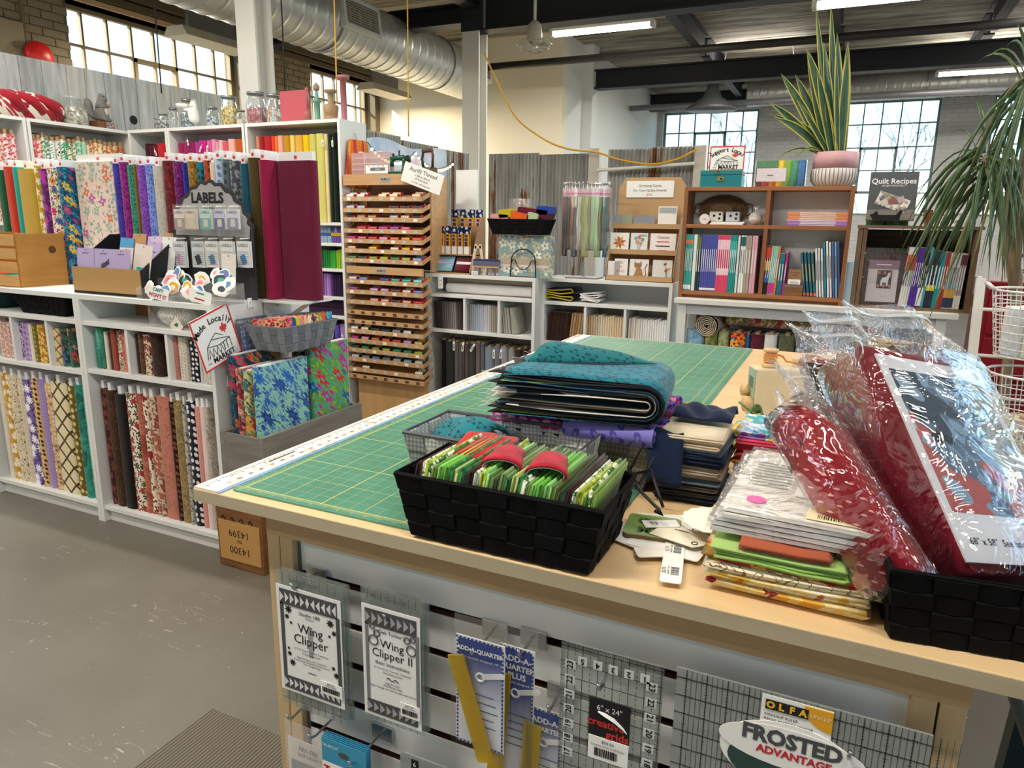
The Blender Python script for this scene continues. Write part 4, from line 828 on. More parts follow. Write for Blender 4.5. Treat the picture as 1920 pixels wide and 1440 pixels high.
leg1('under the quilt', 'bolts under the red and white quilt', [(-4, 8, 'pale rose', fl('ecdcd2', 'c4585c', 'c4585c', '9aa57a')), (8, 20, 'white and red floral', fl('f0e6e0', 'c0343c', 'c0343c', 'c98a8a')), (20, 33, 'red and white floral', fl('eee0dc', 'c23a4a', 'd06a70', 'b04a50'))])
leg1('under the squirrel', 'bolts under the grey squirrel', [
 (57, 63, 'pale pink', f('dcc2bc')), (63, 70, 'pink floral', fl('dba5a5', 'c04a55', 'c04a55', '8a6a5a')), (70, 80, 'red floral', fl('cf4a4a', 'f0dcd0', 'f0dcd0', 'e0a090')), (80, 87, 'sage sprig', fl('dfe3d3', '5a8a6a', '5a8a6a', '7a9a7a')), (87, 95, 'green sprig', fl('e3e8da', '4a8a7a', '4a8a7a', '8aa58a')), (95, 106, 'white dotted', f('ecebe3', 'dots', ('8fae9c',), 1.)), (106, 116, 'black and white', f('e6e4dc', 'vine', ('3a3a3a',), 1.4)), (116, 127, 'green floral', fl('dfdcc6', '2f8a6a', '4aa585', '2f6a5a', s=1.4)), (127, 137, 'emerald floral', fl('d8d2ba', '2a8a62', '3a9a72', '2a6a4a', s=1.2)), (137, 145, 'sage floral', fl('d6d9c2', '6a9a7a', '6a9a7a', '8a8a5a')), (145, 155, 'mint floral', fl('cfe0d0', '5aa585', '5aa585', '7ab59a')), (155, 164, 'mint', f('9ccdb0')), (164, 168, 'cream', f('e6d9c0')), (168, 177, 'cream rust sprig', fl('ead9bd', 'b5653a', 'b5653a', 'c99a6a')), (177, 185, 'cream gold', fl('ecdcb8', 'c08a3a', 'c08a3a', 'd9b57a')), (185, 195, 'ivory orange', fl('eee0c6', 'c98a4a', 'c98a4a', 'd9ab7a')), (195, 203, 'peach sprig', fl('e8cfae', 'b5683a', 'b5683a', 'c98f5a')), (203, 213, 'cream orange floral', fl('ead8b8', 'c9742f', 'c9742f', 'a58a4a', s=1.5)), (213, 222, 'tan floral', fl('dcc09a', 'b5652f', 'b5652f', '8a6a3a')), (222, 234, 'orange brown floral', fl('c98f62', 'a54a24', 'd9742f', '7a5a3a', s=1.5))])
row('on the corner shelf', 'dark red bolts on the corner shelf', 3.14, 268, 1.3405, [(268, 276, 'black cherry', f('35121c')), (276, 283, 'wine', f('4a1422')), (283, 292, 'dark burgundy', f('5c1526')), (292, 309, 'scarlet', f('b01a24'))], .575, .16, None, noun='plain fabric bolt')
row('in the pink row', 'bolts in the pink row', 3.14, 270, 1.3405, [
 (330, 341, 'raspberry', f('8f1d4d')), (341, 364, 'plum', f('861b54')), (364, 370, 'violet pink', f('a03a8c')), (370, 385, 'magenta', f('b31f78')), (385, 395, 'orchid pink', f('c45a92')), (395, 402, 'light pink', f('d489a6')), (402, 408, 'pale mauve', f('c99aa5')), (408, 415, 'shell pink', f('dcb3b0')), (415, 425, 'coral pink', f('cf5466')), (425, 438, 'blush', f('dfa99c')), (438, 456, 'burnt orange', f('b5551c'))], .58, .16, None, noun='plain fabric bolt')
row('in the yellow row', 'bolts in the yellow row', 3.14, 262, 1.3705, [
 (479, 484, 'salmon', f('cf8468')), (484, 492, 'crimson', f('9a161f')), (492, 506, 'red', f('a81c22')), (506, 513, 'orange red', f('d23d1a')), (513, 518, 'orange', f('e07a3a')), (518, 528, 'peach', f('e0a088')), (528, 541, 'dark mustard', f('b5831c')), (541, 550, 'butter yellow', f('e0c46a')), (550, 565, 'gold', f('cfa13c')), (565, 577, 'bright yellow', f('edb70d')), (577, 590, 'pale lime', f('c3bd62')), (590, 605, 'yellow green', f('c9c36a')), (605, 612, 'cream', f('e3cf9c')), (612, 619, 'bottle green', f('1b2c20')), (619, 629, 'black green', f('101a14'))], .565, .16, None, noun='plain fabric bolt', jit=.006)
folded('on the green shelf', 'folded fabric on the green shelf', 3.14, 480, 1.0655, [(577, 589, 'black', f('15181a'))]+[(594+i*3.9, 597.9+i*3.9, ['dark green', 'green', 'grass green', 'lime green'][i//3 if i < 12 else 3], f(['17502a', '1d7a30', '3a9a2f', '8fb52a'][i//3 if i < 12 else 3])) for i in range(12)], .12, .16)
folded('on the purple shelf', 'folded fabric on the purple shelf', 3.14, 535, .8765, [(579, 585, 'lavender', f('7a68b0')), (585, 590, 'dark lavender', f('5a4a92'))]+[(595+i*4, 599+i*4, ['dark plum', 'plum', 'violet', 'orchid', 'pale orchid', 'mauve', 'violet', 'aubergine', 'aubergine', 'aubergine', 'black plum', 'black plum'][i], f(['2f1540', '4a1f5e', '6a3a86', '9a68b0', 'b58ac6', 'a070b5', '5a2f7a', '351848', '2c1440', '2c1440', '241035', '1f0d30'][i])) for i in range(12)], .15, .16)
for i in range(2):
    o = ob('fabric_bolt', MB().prism(rrect(.11, .05, .022, 3), 'x', 0, .46), f('2c1233'), loc=(-2.62, 3.2, .745+.0258+i*.0505)); tag(o, 'dark plum fabric bolt lying flat, %s of two below the purple shelf' % ['lower', 'upper'][i], 'fabric', 'dark plum bolts lying flat')
row('in the purple bottom row', 'bolts in the purple bottom row', 3.14, 690, .0955, [(560, 570, 'dark violet', f('3a1f5a')), (570, 580, 'violet', f('4a2a6a')), (580, 590, 'dark plum', f('3a1744')), (590, 600, 'plum', f('4a1f52')), (600, 610, 'aubergine', f('35123f')), (610, 618, 'deep purple', f('3f1750')), (618, 628, 'purple', f('4c2166')), (628, 638, 'blue violet', f('5a4aa5')), (638, 651, 'pale mauve', f('9a7ab0'))], .58, .16, None, noun='plain fabric bolt')
for i, (a, b, c, c2) in enumerate(((577, 591, '7fa6d0', 'blue and white'), (592, 618, '9fb9d6', 'pale blue'), (619, 639, '7a5ab0', 'purple'))):
    xa, xb = PY(a, 440, 3.16).x, PY(b, 440, 3.16).x
    t = T('fabric_bundle', '%s flannel bundle with a paper band above the green shelf' % c2, 'fabric', ((xa+xb)/2, 3.22, 1.2355)); w = xb-xa-.004
    for k in range(4): ob('fold', MB().prism(rrect(w/4-.001, .1, .008, 2, -w/2+w*(k+.5)/4, 0), 'z', 0, .105), f(c, 'batik', ('e3e8ee', c)) if k % 2 else f(c), t, True)
    ob('band', MB().box(-w/2-.001, -.053, .045, w/2+.001, .051, .065), P(['dfe3e8', '3f6aa5', 'd9b53a'][i], .6), t)
# hang tags on bolts
def htag(px, py, y, rotz, label, w=.014, h=.04):
    a = PY(px, py, y); t = T('price_tag', label, 'tag', a, 0, None, (0, rotz, 0))
    ob('ticket', MB().box(-w/2, -.001, -h, w/2, 0, 0), PAPER, t); ob('print', MB().box(-w*.2, -.0014, -h*.85, w*.2, -.001, -h*.3), GREYP, t); ob('string', MB().tube([(0, 0, 0), (0, .004, .02)], .0008, 4), PAPER, t)
for q in ((351, 262, 3.125, -.2, 'white price tag on the plum pink row bolt'), (377, 275, 3.125, .5, 'tilted white price tag on the magenta bolt'), (389, 273, 3.125, .2, 'white price tag on the orchid pink bolt'), (605, 262, 3.125, 0, 'white price tag on the cream bolt in the yellow row'), (623, 263, 3.125, 0, 'white price tag on the dark green bolt in the yellow row'), (624, 625, 3.125, .25, 'white price tag on the blue violet bottom bolt'), (641, 628, 3.125, -.3, 'white price tag on the pale mauve bottom bolt'), (290, 282, 3.125, -.4, 'white price tag on the dark red corner bolts')): htag(*q)
# --- back shelf units
unit(-1.553, 3.22, .78, .28, 1.06, (.082, .70, .93), 'low white back shelf unit beside the thread rack', 0, ((.285, .70, .91), (.53, .70, .91)))
unit(-.775, 3.33, .81, .28, 1.06, (.082, .665, .915), 'low white back shelf unit under the greeting cards', 0, ((.285, .665, .895), (.535, .665, .895)))
def grad(a, b, n):
    A, B = [int(a[i:i+2], 16) for i in (0, 2, 4)], [int(b[i:i+2], 16) for i in (0, 2, 4)]
    return ['%02x%02x%02x' % tuple(round(A[k]+(B[k]-A[k])*i/max(n-1, 1)) for k in range(3)) for i in range(n)]
def many(a, b, n, words, cols): w = (b-a)/n; return [(a+i*w, a+(i+1)*w, words[i*len(words)//n], f(cols[i])) for i in range(n)]
folded('in the grey cubby', 'folded grey fabric in the left cubby', 3.25, 590, .7005, [(x[0], x[1], x[2], x[3], 0, -.05) for x in many(815, 867, 14, ['black', 'charcoal', 'dark grey', 'taupe grey', 'brown grey'], grad('1f1f22', '3a3030', 4)+grad('55504f', '8f8784', 7)+grad('5a4f4d', '3f3433', 3))], .175, .14, .03)
folded('in the silver cubby', 'folded silver fabric in the middle cubby', 3.25, 590, .7005, many(875, 932, 15, ['taupe', 'silver blue', 'silver', 'pale grey', 'stone'], grad('8f8784', '9aa3ad', 5)+grad('a5adb8', 'c9c6cf', 6)+grad('b5ada3', '8f8878', 4)), .17, .14, .03)
folded('in the sage cubby', 'folded sage fabric in the right cubby', 3.25, 590, .7005, [(940+i*4.5, 944+i*4.5, 'sage grey', f(c), 0, -.12) for i, c in enumerate(('8d9086', '9a9c90', 'a3a598', 'a5a698'))]+[(958, 970, 'wide sage grey', f('9d9e90'), 0, -.12)], .165, .14, .03)
row('in the grey bottom row', 'bolts in the grey bottom row', 3.25, 660, .0825, [
 (826, 834, 'black', f('121214')), (834, 849, 'charcoal', f('33332f')), (850, 859, 'taupe', f('6a605c')), (859, 866, 'grey brown', f('5a5452')), (866, 870, 'dark taupe', f('4f4643')), (870, 878, 'brown grey', f('574d48')), (878, 890, 'dark grey', f('3f3d3a')), (890, 900, 'mushroom', f('6f625c')), (900, 907, 'slate blue', f('5d6672')), (907, 924, 'steel blue', f('7c8794')), (925, 937, 'mid grey', f('73747c')), (938, 950, 'light grey', f('9b9ba5')), (951, 964, 'sage grey', f('8f9186')), (965, 978, 'dark chocolate', f('35211e')), (978, 987, 'chocolate', f('3f2822')), (987, 1001, 'brown', f('5a4038'))], .53, .16, CB, noun='plain fabric bolt', ch=.012)
for q in ((851, 640, 3.235, 0, 'thin white tag on the taupe bolt in the grey row'), (869, 642, 3.235, .15, 'white tag on the brown grey bolt'), (890, 645, 3.235, .55, 'tilted white tag on the dark grey bolt'), (926, 655, 3.235, 0, 'white tag on the mid grey bolt'), (940, 655, 3.235, .1, 'white tag on the light grey bolt')): htag(*q, h=.06)
folded('in the brown cubby', 'folded brown fabric', 3.36, 605, .6655, [(1024+i*7.5, 1031.5+i*7.5, 'dark brown', f(c, 'vine', ('2a1610',)), 0, .10) for i, c in enumerate(('3a1f18', '3f231a', '442720', '3c221b', '42261e'))]+[(1066+i*4.8, 1070.5+i*4.8, 'tan', f(c), 0, .1) for i, c in enumerate(('a5805a', 'b08d64', '9a7652', 'b5936c', 'a8855c'))], .18, .14, .03)
folded('in the cream cubby', 'folded cream fabric', 3.36, 605, .6655, many(1098, 1170, 16, ['tan', 'ivory', 'cream', 'buff'], grad('b5936c', 'cdbfae', 6)+grad('e0d0b4', 'd9c09a', 10)), .175, .14, .03)
folded('in the white cubby', 'folded white fabric', 3.36, 605, .6655, many(1178, 1250, 16, ['stone', 'ivory', 'white'], grad('d5cdc0', 'e3ded6', 6)+grad('e6e3e0', 'efeef0', 10)), .175, .14, .03)
row('in the right bottom row', 'bolts in the right back unit bottom row', 3.36, 660, .0825, [(1024, 1040, 'brown', f('4a3328')), (1041, 1052, 'tan brown', f('6a503c')), (1053, 1068, 'dark tan', f('5c4636')), (1070, 1090, 'cream', f('d9c9ae'))], .53, .16, CB, noun='plain fabric bolt', ch=.012)
# rolls on the upper shelves
def spiral_roll(p, q, r, mat, label, name='fabric_roll', inner=None, sag=0.):
    p, q = Vector(p), Vector(q); d = q-p; L = d.length; t = T(name, label, 'fabric', p, math.atan2(d.y, d.x)); rr = random.Random(int(L*1000))
    prof = []
    ob('cloth', MB().grid(lambda u, v: (v*L, r*(1+.03*math.sin(9*v+6*u*PI))*math.cos(2*PI*u), r*(1+.03*math.cos(7*v+4*u*PI))*math.sin(2*PI*u)-sag*math.sin(PI*v)), 22, 12, True), mat, t, True)
    for s, x in ((-1, 0), (1, L)):
        pts = [((x+s*.002), r*(.12+.86*k/60)*math.cos(k*.55), r*(.12+.86*k/60)*math.sin(k*.55)) for k in range(61)]
        ob('end_coil', MB().tube(pts, r*.05, 4), inner or mat, t, True); ob('end_face', MB().cyl((x-.001, 0, 0), (x+s*.001, 0, 0), r*.97, n=18), inner or mat, t)
    return t
a, b = PY(832, 527, 3.3), PY(1000, 540, 3.3)
spiral_roll((a.x, 3.37, 1.013), (b.x, 3.37, 1.013), .022, f('ddd0bd'), 'cream batting roll on top of the white one on the back shelf')
spiral_roll((PY(838, 545, 3.3).x, 3.32, .965), (b.x-.01, 3.32, .965), .033, f('ece9e6'), 'white batting roll lying on the back shelf beside the thread rack')
t = T('card_tag', 'white hanging card tag at the left end of the batting rolls', 'tag', PY(826, 530, 3.22)); ob('ticket', MB().prism(rrect(.035, .075, .004, 2, 0, 0), 'y', -.001, .001), PAPER, t); tx(t, '~~~~', 0, .015, -.0012, .010); tx(t, '~~~~', 0, -.01, -.0012, .009)
def ribbonfold(label, px, py, y, mat, n, w, h, name='folded_fabric', line=None):
    a = PY(px, py, y); t = T(name, label, 'fabric', (a.x, y, a.z)); pts = []
    for k in range(n):
        z = h*(k+.5)/n
        xs = [.06, .3, .6, .94]; xs = xs if k % 2 == 0 else xs[::-1]
        for x in xs: pts.append((x*w, z+(.1*h*math.sin(x*5+k) if n > 2 else 0)))
        if k < n-1: pts.append(((1.0 if k % 2 == 0 else 0.)*w, h*(k+1)/n))
    ob('cloth', MB().grid(lambda u, v: (pts[min(int(u*(len(pts)-1)+.5), len(pts)-1)][0], v*.16, pts[min(int(u*(len(pts)-1)+.5), len(pts)-1)][1]), len(pts), 2), mat, t, True, solid=h/n*.55)
    if line: ob('piped_edge', MB().tube([(q[0], -.002, q[1]) for q in pts], h/n*.22, 5), line, t, True)
    return t
ribbonfold('black batting sample with yellow edges folded on the back shelf', 1018, 561, 3.36, f('1a1b20'), 4, .20, .075, line=P('c9b42a', .6))
ribbonfold('white folded batting beside the black and yellow one', 1087, 565, 3.36, f('eceae8'), 5, .12, .055)
# ------------------------------------------------------------------ thread rack
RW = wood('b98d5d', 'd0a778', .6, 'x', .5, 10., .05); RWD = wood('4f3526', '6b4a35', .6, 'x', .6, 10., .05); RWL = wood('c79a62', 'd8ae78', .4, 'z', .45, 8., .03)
rx0, rx1, ry = -2.09, -1.50, 3.10
rk = T('thread_rack', 'tall wooden rack with sloping trays of thread spools', 'rack', (rx0, ry, 0)); RL = rx1-rx0
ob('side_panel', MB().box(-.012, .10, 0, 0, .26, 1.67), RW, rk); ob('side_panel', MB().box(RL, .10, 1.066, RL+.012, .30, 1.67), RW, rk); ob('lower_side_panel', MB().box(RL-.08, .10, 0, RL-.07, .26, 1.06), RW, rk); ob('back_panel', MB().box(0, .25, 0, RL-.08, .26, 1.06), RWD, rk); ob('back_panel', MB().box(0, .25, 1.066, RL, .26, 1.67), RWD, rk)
ob('base_panel', MB().box(.03, .05, 0, RL, .07, .335), RWL, rk)
SPM = MB(); SPM.grid(lambda u, v: (-.029+.058*v, (.0128+.0010*math.sin(v*26))*math.cos(2*PI*u), (.0128+.0010*math.sin(v*26))*math.sin(2*PI*u)), 10, 14, True); SPM = SPM.mesh('thread', True)
CAPM = MB().cyl((-.002, 0, 0), (.0025, 0, 0), .0148, n=10).mesh('end_cap')
LABM = MB().box(-.014, -.0008, -.009, .014, 0, .009).mesh('label_card')
for z0, z1, nm in ((1.607, 1.673, 'upper'), (1.045, 1.092, 'middle')):
    h = ob('header_board', MB().box(0, .0, z0, RL-.02*(nm == 'upper'), .02, z1), RW, rk)
    ob('brand_plate', MB().prism(rrect(.085, .034, .008, 3, RL*.55 if nm == 'upper' else RL*.47, (z0+z1)/2), 'y', -.002, 0), P('b9b2a4', .4, .3), h)
    text('AURI', .02, INK, h, face(((RL*.55 if nm == 'upper' else RL*.47)-.008, -.0026, (z0+z1)/2), (1, 0, 0), (0, 0, 1)), bold=.0006); ob('brand_mark', MB().prism(rrect(.016, .02, .005, 2, (RL*.55 if nm == 'upper' else RL*.47)+.028, (z0+z1)/2), 'y', -.0026, -.002), P('5f86a8', .5), h)
TCOL = {'white': 'e3e0dc', 'silver': 'c4c4cc', 'pale blue': 'a9bcd4', 'cream': 'ead9b4', 'black': '26242a', 'tan': 'b89a70', 'red': 'c72f3c', 'magenta': 'b32880', 'purple': '8a3a9a', 'rose': 'cf5a78', 'pink': 'e39aa8', 'orange': 'd9661f', 'amber': 'dc9a2a', 'vermilion': 'd9502f', 'peach': 'e8b58a', 'yellow': 'e3b92a', 'green': '2f8a4f', 'dark green': '24452f', 'olive green': '8f9a3a', 'lime': 'a9bb3a', 'sky blue': '8ab5dc', 'blue': '4f7fc0', 'navy': '2f3f86', 'teal': '2fa393', 'aqua': '6cc9c4', 'lilac': 'c0a5cf', 'ivory': 'e0d6c0', 'grey': '8a8a90', 'orchid': 'cf8fc0', 'gold': 'd9b56a', 'emerald': '1f9a62', 'red and white': 'd9a09a', 'slate': '6f7f9a', 'charcoal': '3f3d42'}
TR = [(1.535, 'white,white,,cream,cream,,cream'), (1.464, 'silver,pale blue,,,black,black,black'), (1.406, 'black,tan,tan,,silver,cream,black'), (1.334, ',red,red,magenta,purple,rose,'), (1.269, 'magenta,rose,red,pink,orange,amber,vermilion'), (1.206, 'peach,,yellow,,cream,yellow,cream'), (1.143, 'green,dark green,olive green,lime,green,lime,sky blue'),
      (1.005, 'silver,blue,,navy,teal,teal,aqua'), (.937, 'purple,,lilac,lilac,charcoal,ivory,blue'), (.869, ',,red and white,red and white,black,red and white,red'), (.800, ',,,,,,'), (.738, ',,,,,,'), (.672, 'white,cream,black,black,grey,white,'), (.606, 'magenta,pink,orange,vermilion,red,orchid,gold'), (.542, 'dark green,green,olive green,lime,emerald,emerald,lime'), (.479, 'white,grey,blue,slate,pale blue,sky blue,white'), (.407, ',cream,,,,,cream'), (.362, ',,,,,,')]
THM = {}
def thm(c):
    if c not in THM:
        m, nt, b = newm('thread_'+c); tc = nd(nt, 'TexCoord'); sp = nd(nt, 'SeparateXYZ', {0: tc.outputs['Object']}); w = mt(nt, 'SINE', mt(nt, 'MULTIPLY', sp.outputs[0], 420.))
        hs = nd(nt, 'HueSaturation', {'Color': lin(c), 'Value': mt(nt, 'MULTIPLY_ADD', w, .18, .95)}); nt.links.new(hs.outputs[0], b.inputs['Base Color']); b.inputs['Roughness'].default_value = .4; THM[c] = m
    return THM[c]
SW = RL/7
for ti, (z, cs) in enumerate(TR):
    tr = ob('tray', MB().box(-.005, -.004, z-.028, RL+.004, .006, z).add([(-.005, .006, z-.028), (RL+.004, .006, z-.028), (RL+.004, .112, z+.008), (-.005, .112, z+.008), (-.005, .006, z-.022), (RL+.004, .006, z-.022), (RL+.004, .112, z+.014), (-.005, .112, z+.014)], [(0, 3, 2, 1), (4, 5, 6, 7), (0, 1, 5, 4), (1, 2, 6, 5), (2, 3, 7, 6), (3, 0, 4, 7)]), RW, rk)
    for s in (-.005, RL): ob('tray_side', MB().prism([(.006, z-.02), (.11, z+.012), (.11, z+.036), (.006, z-.001)], 'x', s, s+.005), RW, tr)
    cl = cs.split(',')
    for i in range(7):
        if ti in (10, 11, 17): ob('label_recess', LABM, RWD, tr, loc=((i+.5)*SW, -.004, z-.014))
        else:
            lab = ob('label_card', LABM, P('b9b8b3', .5) if (i+ti) % 4 else PAPER, tr, loc=((i+.5)*SW, -.0042, z-.014))
        if not cl[i]: continue
        for k in range(2 if (i+ti) % 3 != 2 else 1):
            dz = .0125*k; dy = .028*k
            lbl = '%s thread spool, %s from the left in the %s thread tray%s' % (cl[i], nth(i+1), nth(ti+1), ', behind' if k else '')
            t = T('thread_spool', lbl, 'thread', (rx0+(i+.5)*SW+(.006 if k else 0), ry+.022+dy, z+.004+dz), 0, 'thread spools on the rack')
            ob('thread', SPM, thm(TCOL[cl[i]]), t); cm = P('b8403c', .4) if ti < 10 else P('27402f', .4)
            for s in (-1, 1): ob('end_cap', CAPM, cm, t, loc=(s*.031, 0, 0))
# things on top of the rack
def onrack(px, py): a = PY(px, py, 3.2); return a.x
t = T('organizer_box', 'clear pinkish plastic organizer box with white label on the rack', 'box', (PY(663, 320, 3.16).x, 3.14, 1.6735)); w = PY(735, 320, 3.16).x-PY(663, 320, 3.16).x; h = .135
ob('shell', MB().prism(rrect(w, h, .01, 3, w/2, h/2), 'y', 0, .045), clear('f6e4e2', .08, .1, .35, 0, 20, 'e8cfce'), t)
for k in range(1, 4): ob('divider', MB().box(.005, -.001, h*k/4-.001, w-.005, .04, h*k/4+.001), P('efe0df', .4), t)
ob('divider', MB().box(w*.33, -.001, .005, w*.33+.003, .04, h-.005), P('efe0df', .4), t)
lb = ob('paper_label', MB().box(w*.38, -.004, .006, w*.95, -.002, h*.42), PAPER, t); ob('label_print', MB().box(w*.5, -.005, .022, w*.88, -.004, .042), P('6a6d72', .6), lb)
for k in range(4): ob('red_mark', MB().box(w*(.45+.12*k), -.005, h*.37, w*(.49+.12*k), -.004, h*.40), REDM, lb)
text('~~~~~~~', .011, WHITE, lb, face((w*.69, -.0056, .032), (1, 0, 0), (0, 0, 1)))
for s in (.25, .75): ob('latch', MB().box(w*s-.012, -.003, h, w*s+.012, .02, h+.006), P('efe0df', .4), t)
def sewing(t, m, s=1., d=0.):
    ob('base', MB().box(-.055*s, -.025*s, 0, .05*s, .03*s, .014*s), m, t, bev=.003*s)
    ob('pillar', MB().lathe([(.018*s, .014*s), (.013*s, .03*s), (.012*s, .06*s), (.016*s, .075*s)], 12, (.03*s, 0, 0)), m, t, True)
    ob('arm', MB().tube([(.034*s, 0, .072*s), (.02*s, 0, .08*s), (-.02*s, 0, .079*s), (-.045*s, 0, .072*s)], [.014*s, .014*s, .011*s, .012*s], 10), m, t, True)
    ob('head', MB().cyl((-.045*s, 0, .083*s), (-.045*s, 0, .038*s), .011*s, n=10), m, t, True); ob('needle_bar', MB().cyl((-.045*s, 0, .04*s), (-.045*s, 0, .016*s), .003*s, n=6), STEEL, t)
    ob('hand_wheel', MB().cyl((.046*s, 0, .07*s), (.056*s, 0, .07*s), .02*s, n=16), BLACKM, t, True); ob('spool_pin', MB().cyl((0, 0, .085*s), (0, 0, .115*s), .004*s, n=6).cyl((-.035*s, 0, .085*s), (-.035*s, 0, .1*s), .006*s, n=8), BLACKM, t)
t = T('toy_sewing_machine', 'small dark green metal sewing machine on the thread rack', 'sewing machine', (PY(751, 325, 3.16).x, 3.15, 1.6735)); sewing(t, P('12513a', .3), 1.25)
t = T('flat_iron', 'old brown clothes iron with looped handle on the thread rack', 'iron', (PY(800, 318, 3.2).x, 3.22, 1.6735))
ob('sole', MB().prism([(-.06, -.028), (.03, -.028), (.07, 0), (.03, .028), (-.06, .028)], 'z', 0, .035), P('6b5a45', .4, .6), t, bev=.004); ob('plate', MB().box(-.05, -.02, .035, .045, .02, .043), BLACKM, t)
ob('handle', MB().tube([(-.035, 0, .04), (-.045, 0, .09), (-.035, 0, .14), (.02, 0, .145), (.035, 0, .12), (.03, 0, .04)], .009, 8), P('5a4734', .4, .5), t, True); ob('grip', MB().cyl((-.04, 0, .143), (.03, 0, .147), .014, n=10), wood('4a3524', '6b4a30', 1., 'x'), t, True)
a, b = PY(763, 325, 3.09), PY(822, 338, 3.09)
t = T('paper_sign', 'white thread price sign tilted on the rack header', 'sign', PY(792, 334, 3.085), 0, None, (0, .32, 0))
ob('sheet', MB().box(-.145, -.002, -.06, .145, 0, .06), PAPER, t)
for s, z, sz in (('Aurifil Thread', .03, .036), ('1300 m Spool', .002, .019), ('$16.50 each', -.018, .019), ('or 10 for 10% discount', -.042, .015)): tx(t, s, 0, z, -.0022, sz)
tag(ob('white_board', MB().box(0, 0, 0, .16, .012, 1.72), WHITE, loc=(-1.49, 3.52, 0)), 'tall narrow white board standing behind the thread rack', 'board')
# cover hanging on the end of the tall unit
t = T('fabric_cover', 'orange striped fabric cover hanging on the tall shelf end', 'fabric', (-2.108, 3.14, 1.60)); hh, ww = .30, .21
def cov(u, v):
    s = (.62+.38*(1-v)**.6); y = .135+(u-.5)*2*.15*s; return (.016+.026*math.sin(u*PI)+.004*math.sin(u*25), y, v*hh)
cm, cnt, cb_ = newm('sunset_cloth'); tc = nd(cnt, 'TexCoord'); sp = nd(cnt, 'SeparateXYZ', {0: tc.outputs['Object']}); n = noise(cnt, tc.outputs['Object'], 25, 4)
rmp = nd(cnt, 'ValToRGB', {0: mt(cnt, 'FRACT', mt(cnt, 'MULTIPLY_ADD', n.outputs[0], .35, mt(cnt, 'MULTIPLY', sp.outputs[1], 14.)))}); e = rmp.color_ramp
e.elements[0].color = lin('d9531a'); e.elements[1].color = lin('e8931f'); q = e.elements.new(.3); q.color = lin('b52532'); q = e.elements.new(.6); q.color = lin('eaa12c'); q = e.elements.new(.75); q.color = lin('d9671c')
cnt.links.new(rmp.outputs[0], cb_.inputs['Base Color']); cb_.inputs['Roughness'].default_value = .8
ob('cloth', MB().grid(cov, 20, 12), cm, t, True, solid=.004); ob('hook', MB().tube([(.0, .115, .345), (.012, .115, .34), (.014, .115, .31), (.022, .115, .305)], .003, 5), CHROME, t)
# banner and string lights on the partition
t = T('photo_banner', 'pale blue photo banner fixed to the partition behind the rack', 'banner', (-2.272, 3.62, 1.5))
bm2, bnt, bb2 = newm('banner_print'); tc = nd(bnt, 'TexCoord'); n = noise(bnt, tc.outputs['Object'], 5, 2, .5); rmp = nd(bnt, 'ValToRGB', {0: n.outputs[0]}); e = rmp.color_ramp
e.elements[0].position = .35; e.elements[0].color = lin('a9c0dd'); e.elements[1].position = .6; e.elements[1].color = lin('ccd6e3'); q = e.elements.new(.68); q.color = lin('d9b3cb'); bnt.links.new(rmp.outputs[0], bb2.inputs['Base Color']); bb2.inputs['Roughness'].default_value = .6
ob('print', MB().grid(lambda u, v: (.004*math.sin(u*7), u*1.12, (.02*math.sin(u*9))*v+v*.46), 16, 3), bm2, t, True, solid=.002)
t = T('string_lights', 'string of small warm bulbs draped along the partition', 'string lights', (-2.255, 3.6, 1.9)); pts = []
for i in range(31):
    u = i/30; pts.append((0, u*1.25, .03-.10*abs(math.sin(u*PI*2.0))**.8-.02*u))
ob('wire', MB().tube(pts, .003, 4), P('3c4a3c', .7), t)
for i in range(1, 30): ob('bulb', MB().sphere((pts[i][0]+.008, pts[i][1], pts[i][2]-.018), .011, n=7, k=5), emis('ffe6b0', 2.2), t, True)
# ------------------------------------------------------------------ things on the back units
BZ = 1.0605
def pxw(a, b, py, y): p, q = PY(a, py, y), PY(b, py, y); return p.x, q.x
NAVY, YELO = P('1f2a5c', .5), P('e3a32a', .5)
BOXD = fab('1f2a5c', 'dots', ('e9e9ec',), .5, 5, .3)
def gluebox(x, y, z, h, w, label):
    t = T('battery_box', label, 'box', (x, y, z), 0, 'small navy and yellow boxes'); t.name = 'product_box'
    ob('carton', MB().box(-w/2, 0, 0, w/2, .03, h*.28), PAPER, t); ob('carton_middle', MB().box(-w/2, 0, h*.28, w/2, .03, h*.74), YELO, t); ob('carton_top', MB().box(-w/2, 0, h*.74, w/2, .03, h), BOXD, t)
    ob('face_label', MB().box(-w*.34, -.001, h*.3, w*.22, 0, h*.7), NAVY, t); tx(t, '505', -w*.06, h*.6, -.0012, w*.4, WHITE); tx(t, '~~~~', -w*.06, h*.48, -.0012, w*.22, WHITE)
ds = T('display_stand', 'sloping brown card display stand with two folded handkerchiefs', 'display stand', (PY(810, 512, 3.24).x, 3.235, BZ)); wx = PY(882, 512, 3.24).x-PY(810, 512, 3.24).x; KR = P('a5825c', .7)
ob('base', MB().box(0, 0, 0, wx, .2, .008), KR, ds)
for x in (0, wx-.006): ob('side', MB().prism([(0, 0), (.2, 0), (.2, .36), (.15, .36), (.0, .02)], 'x', x, x+.006), KR, ds)
ob('back', MB().box(0, .195, 0, wx, .2, .3), KR, ds); ob('ledge', MB().box(0, .05, .115, wx, .19, .121), KR, ds)
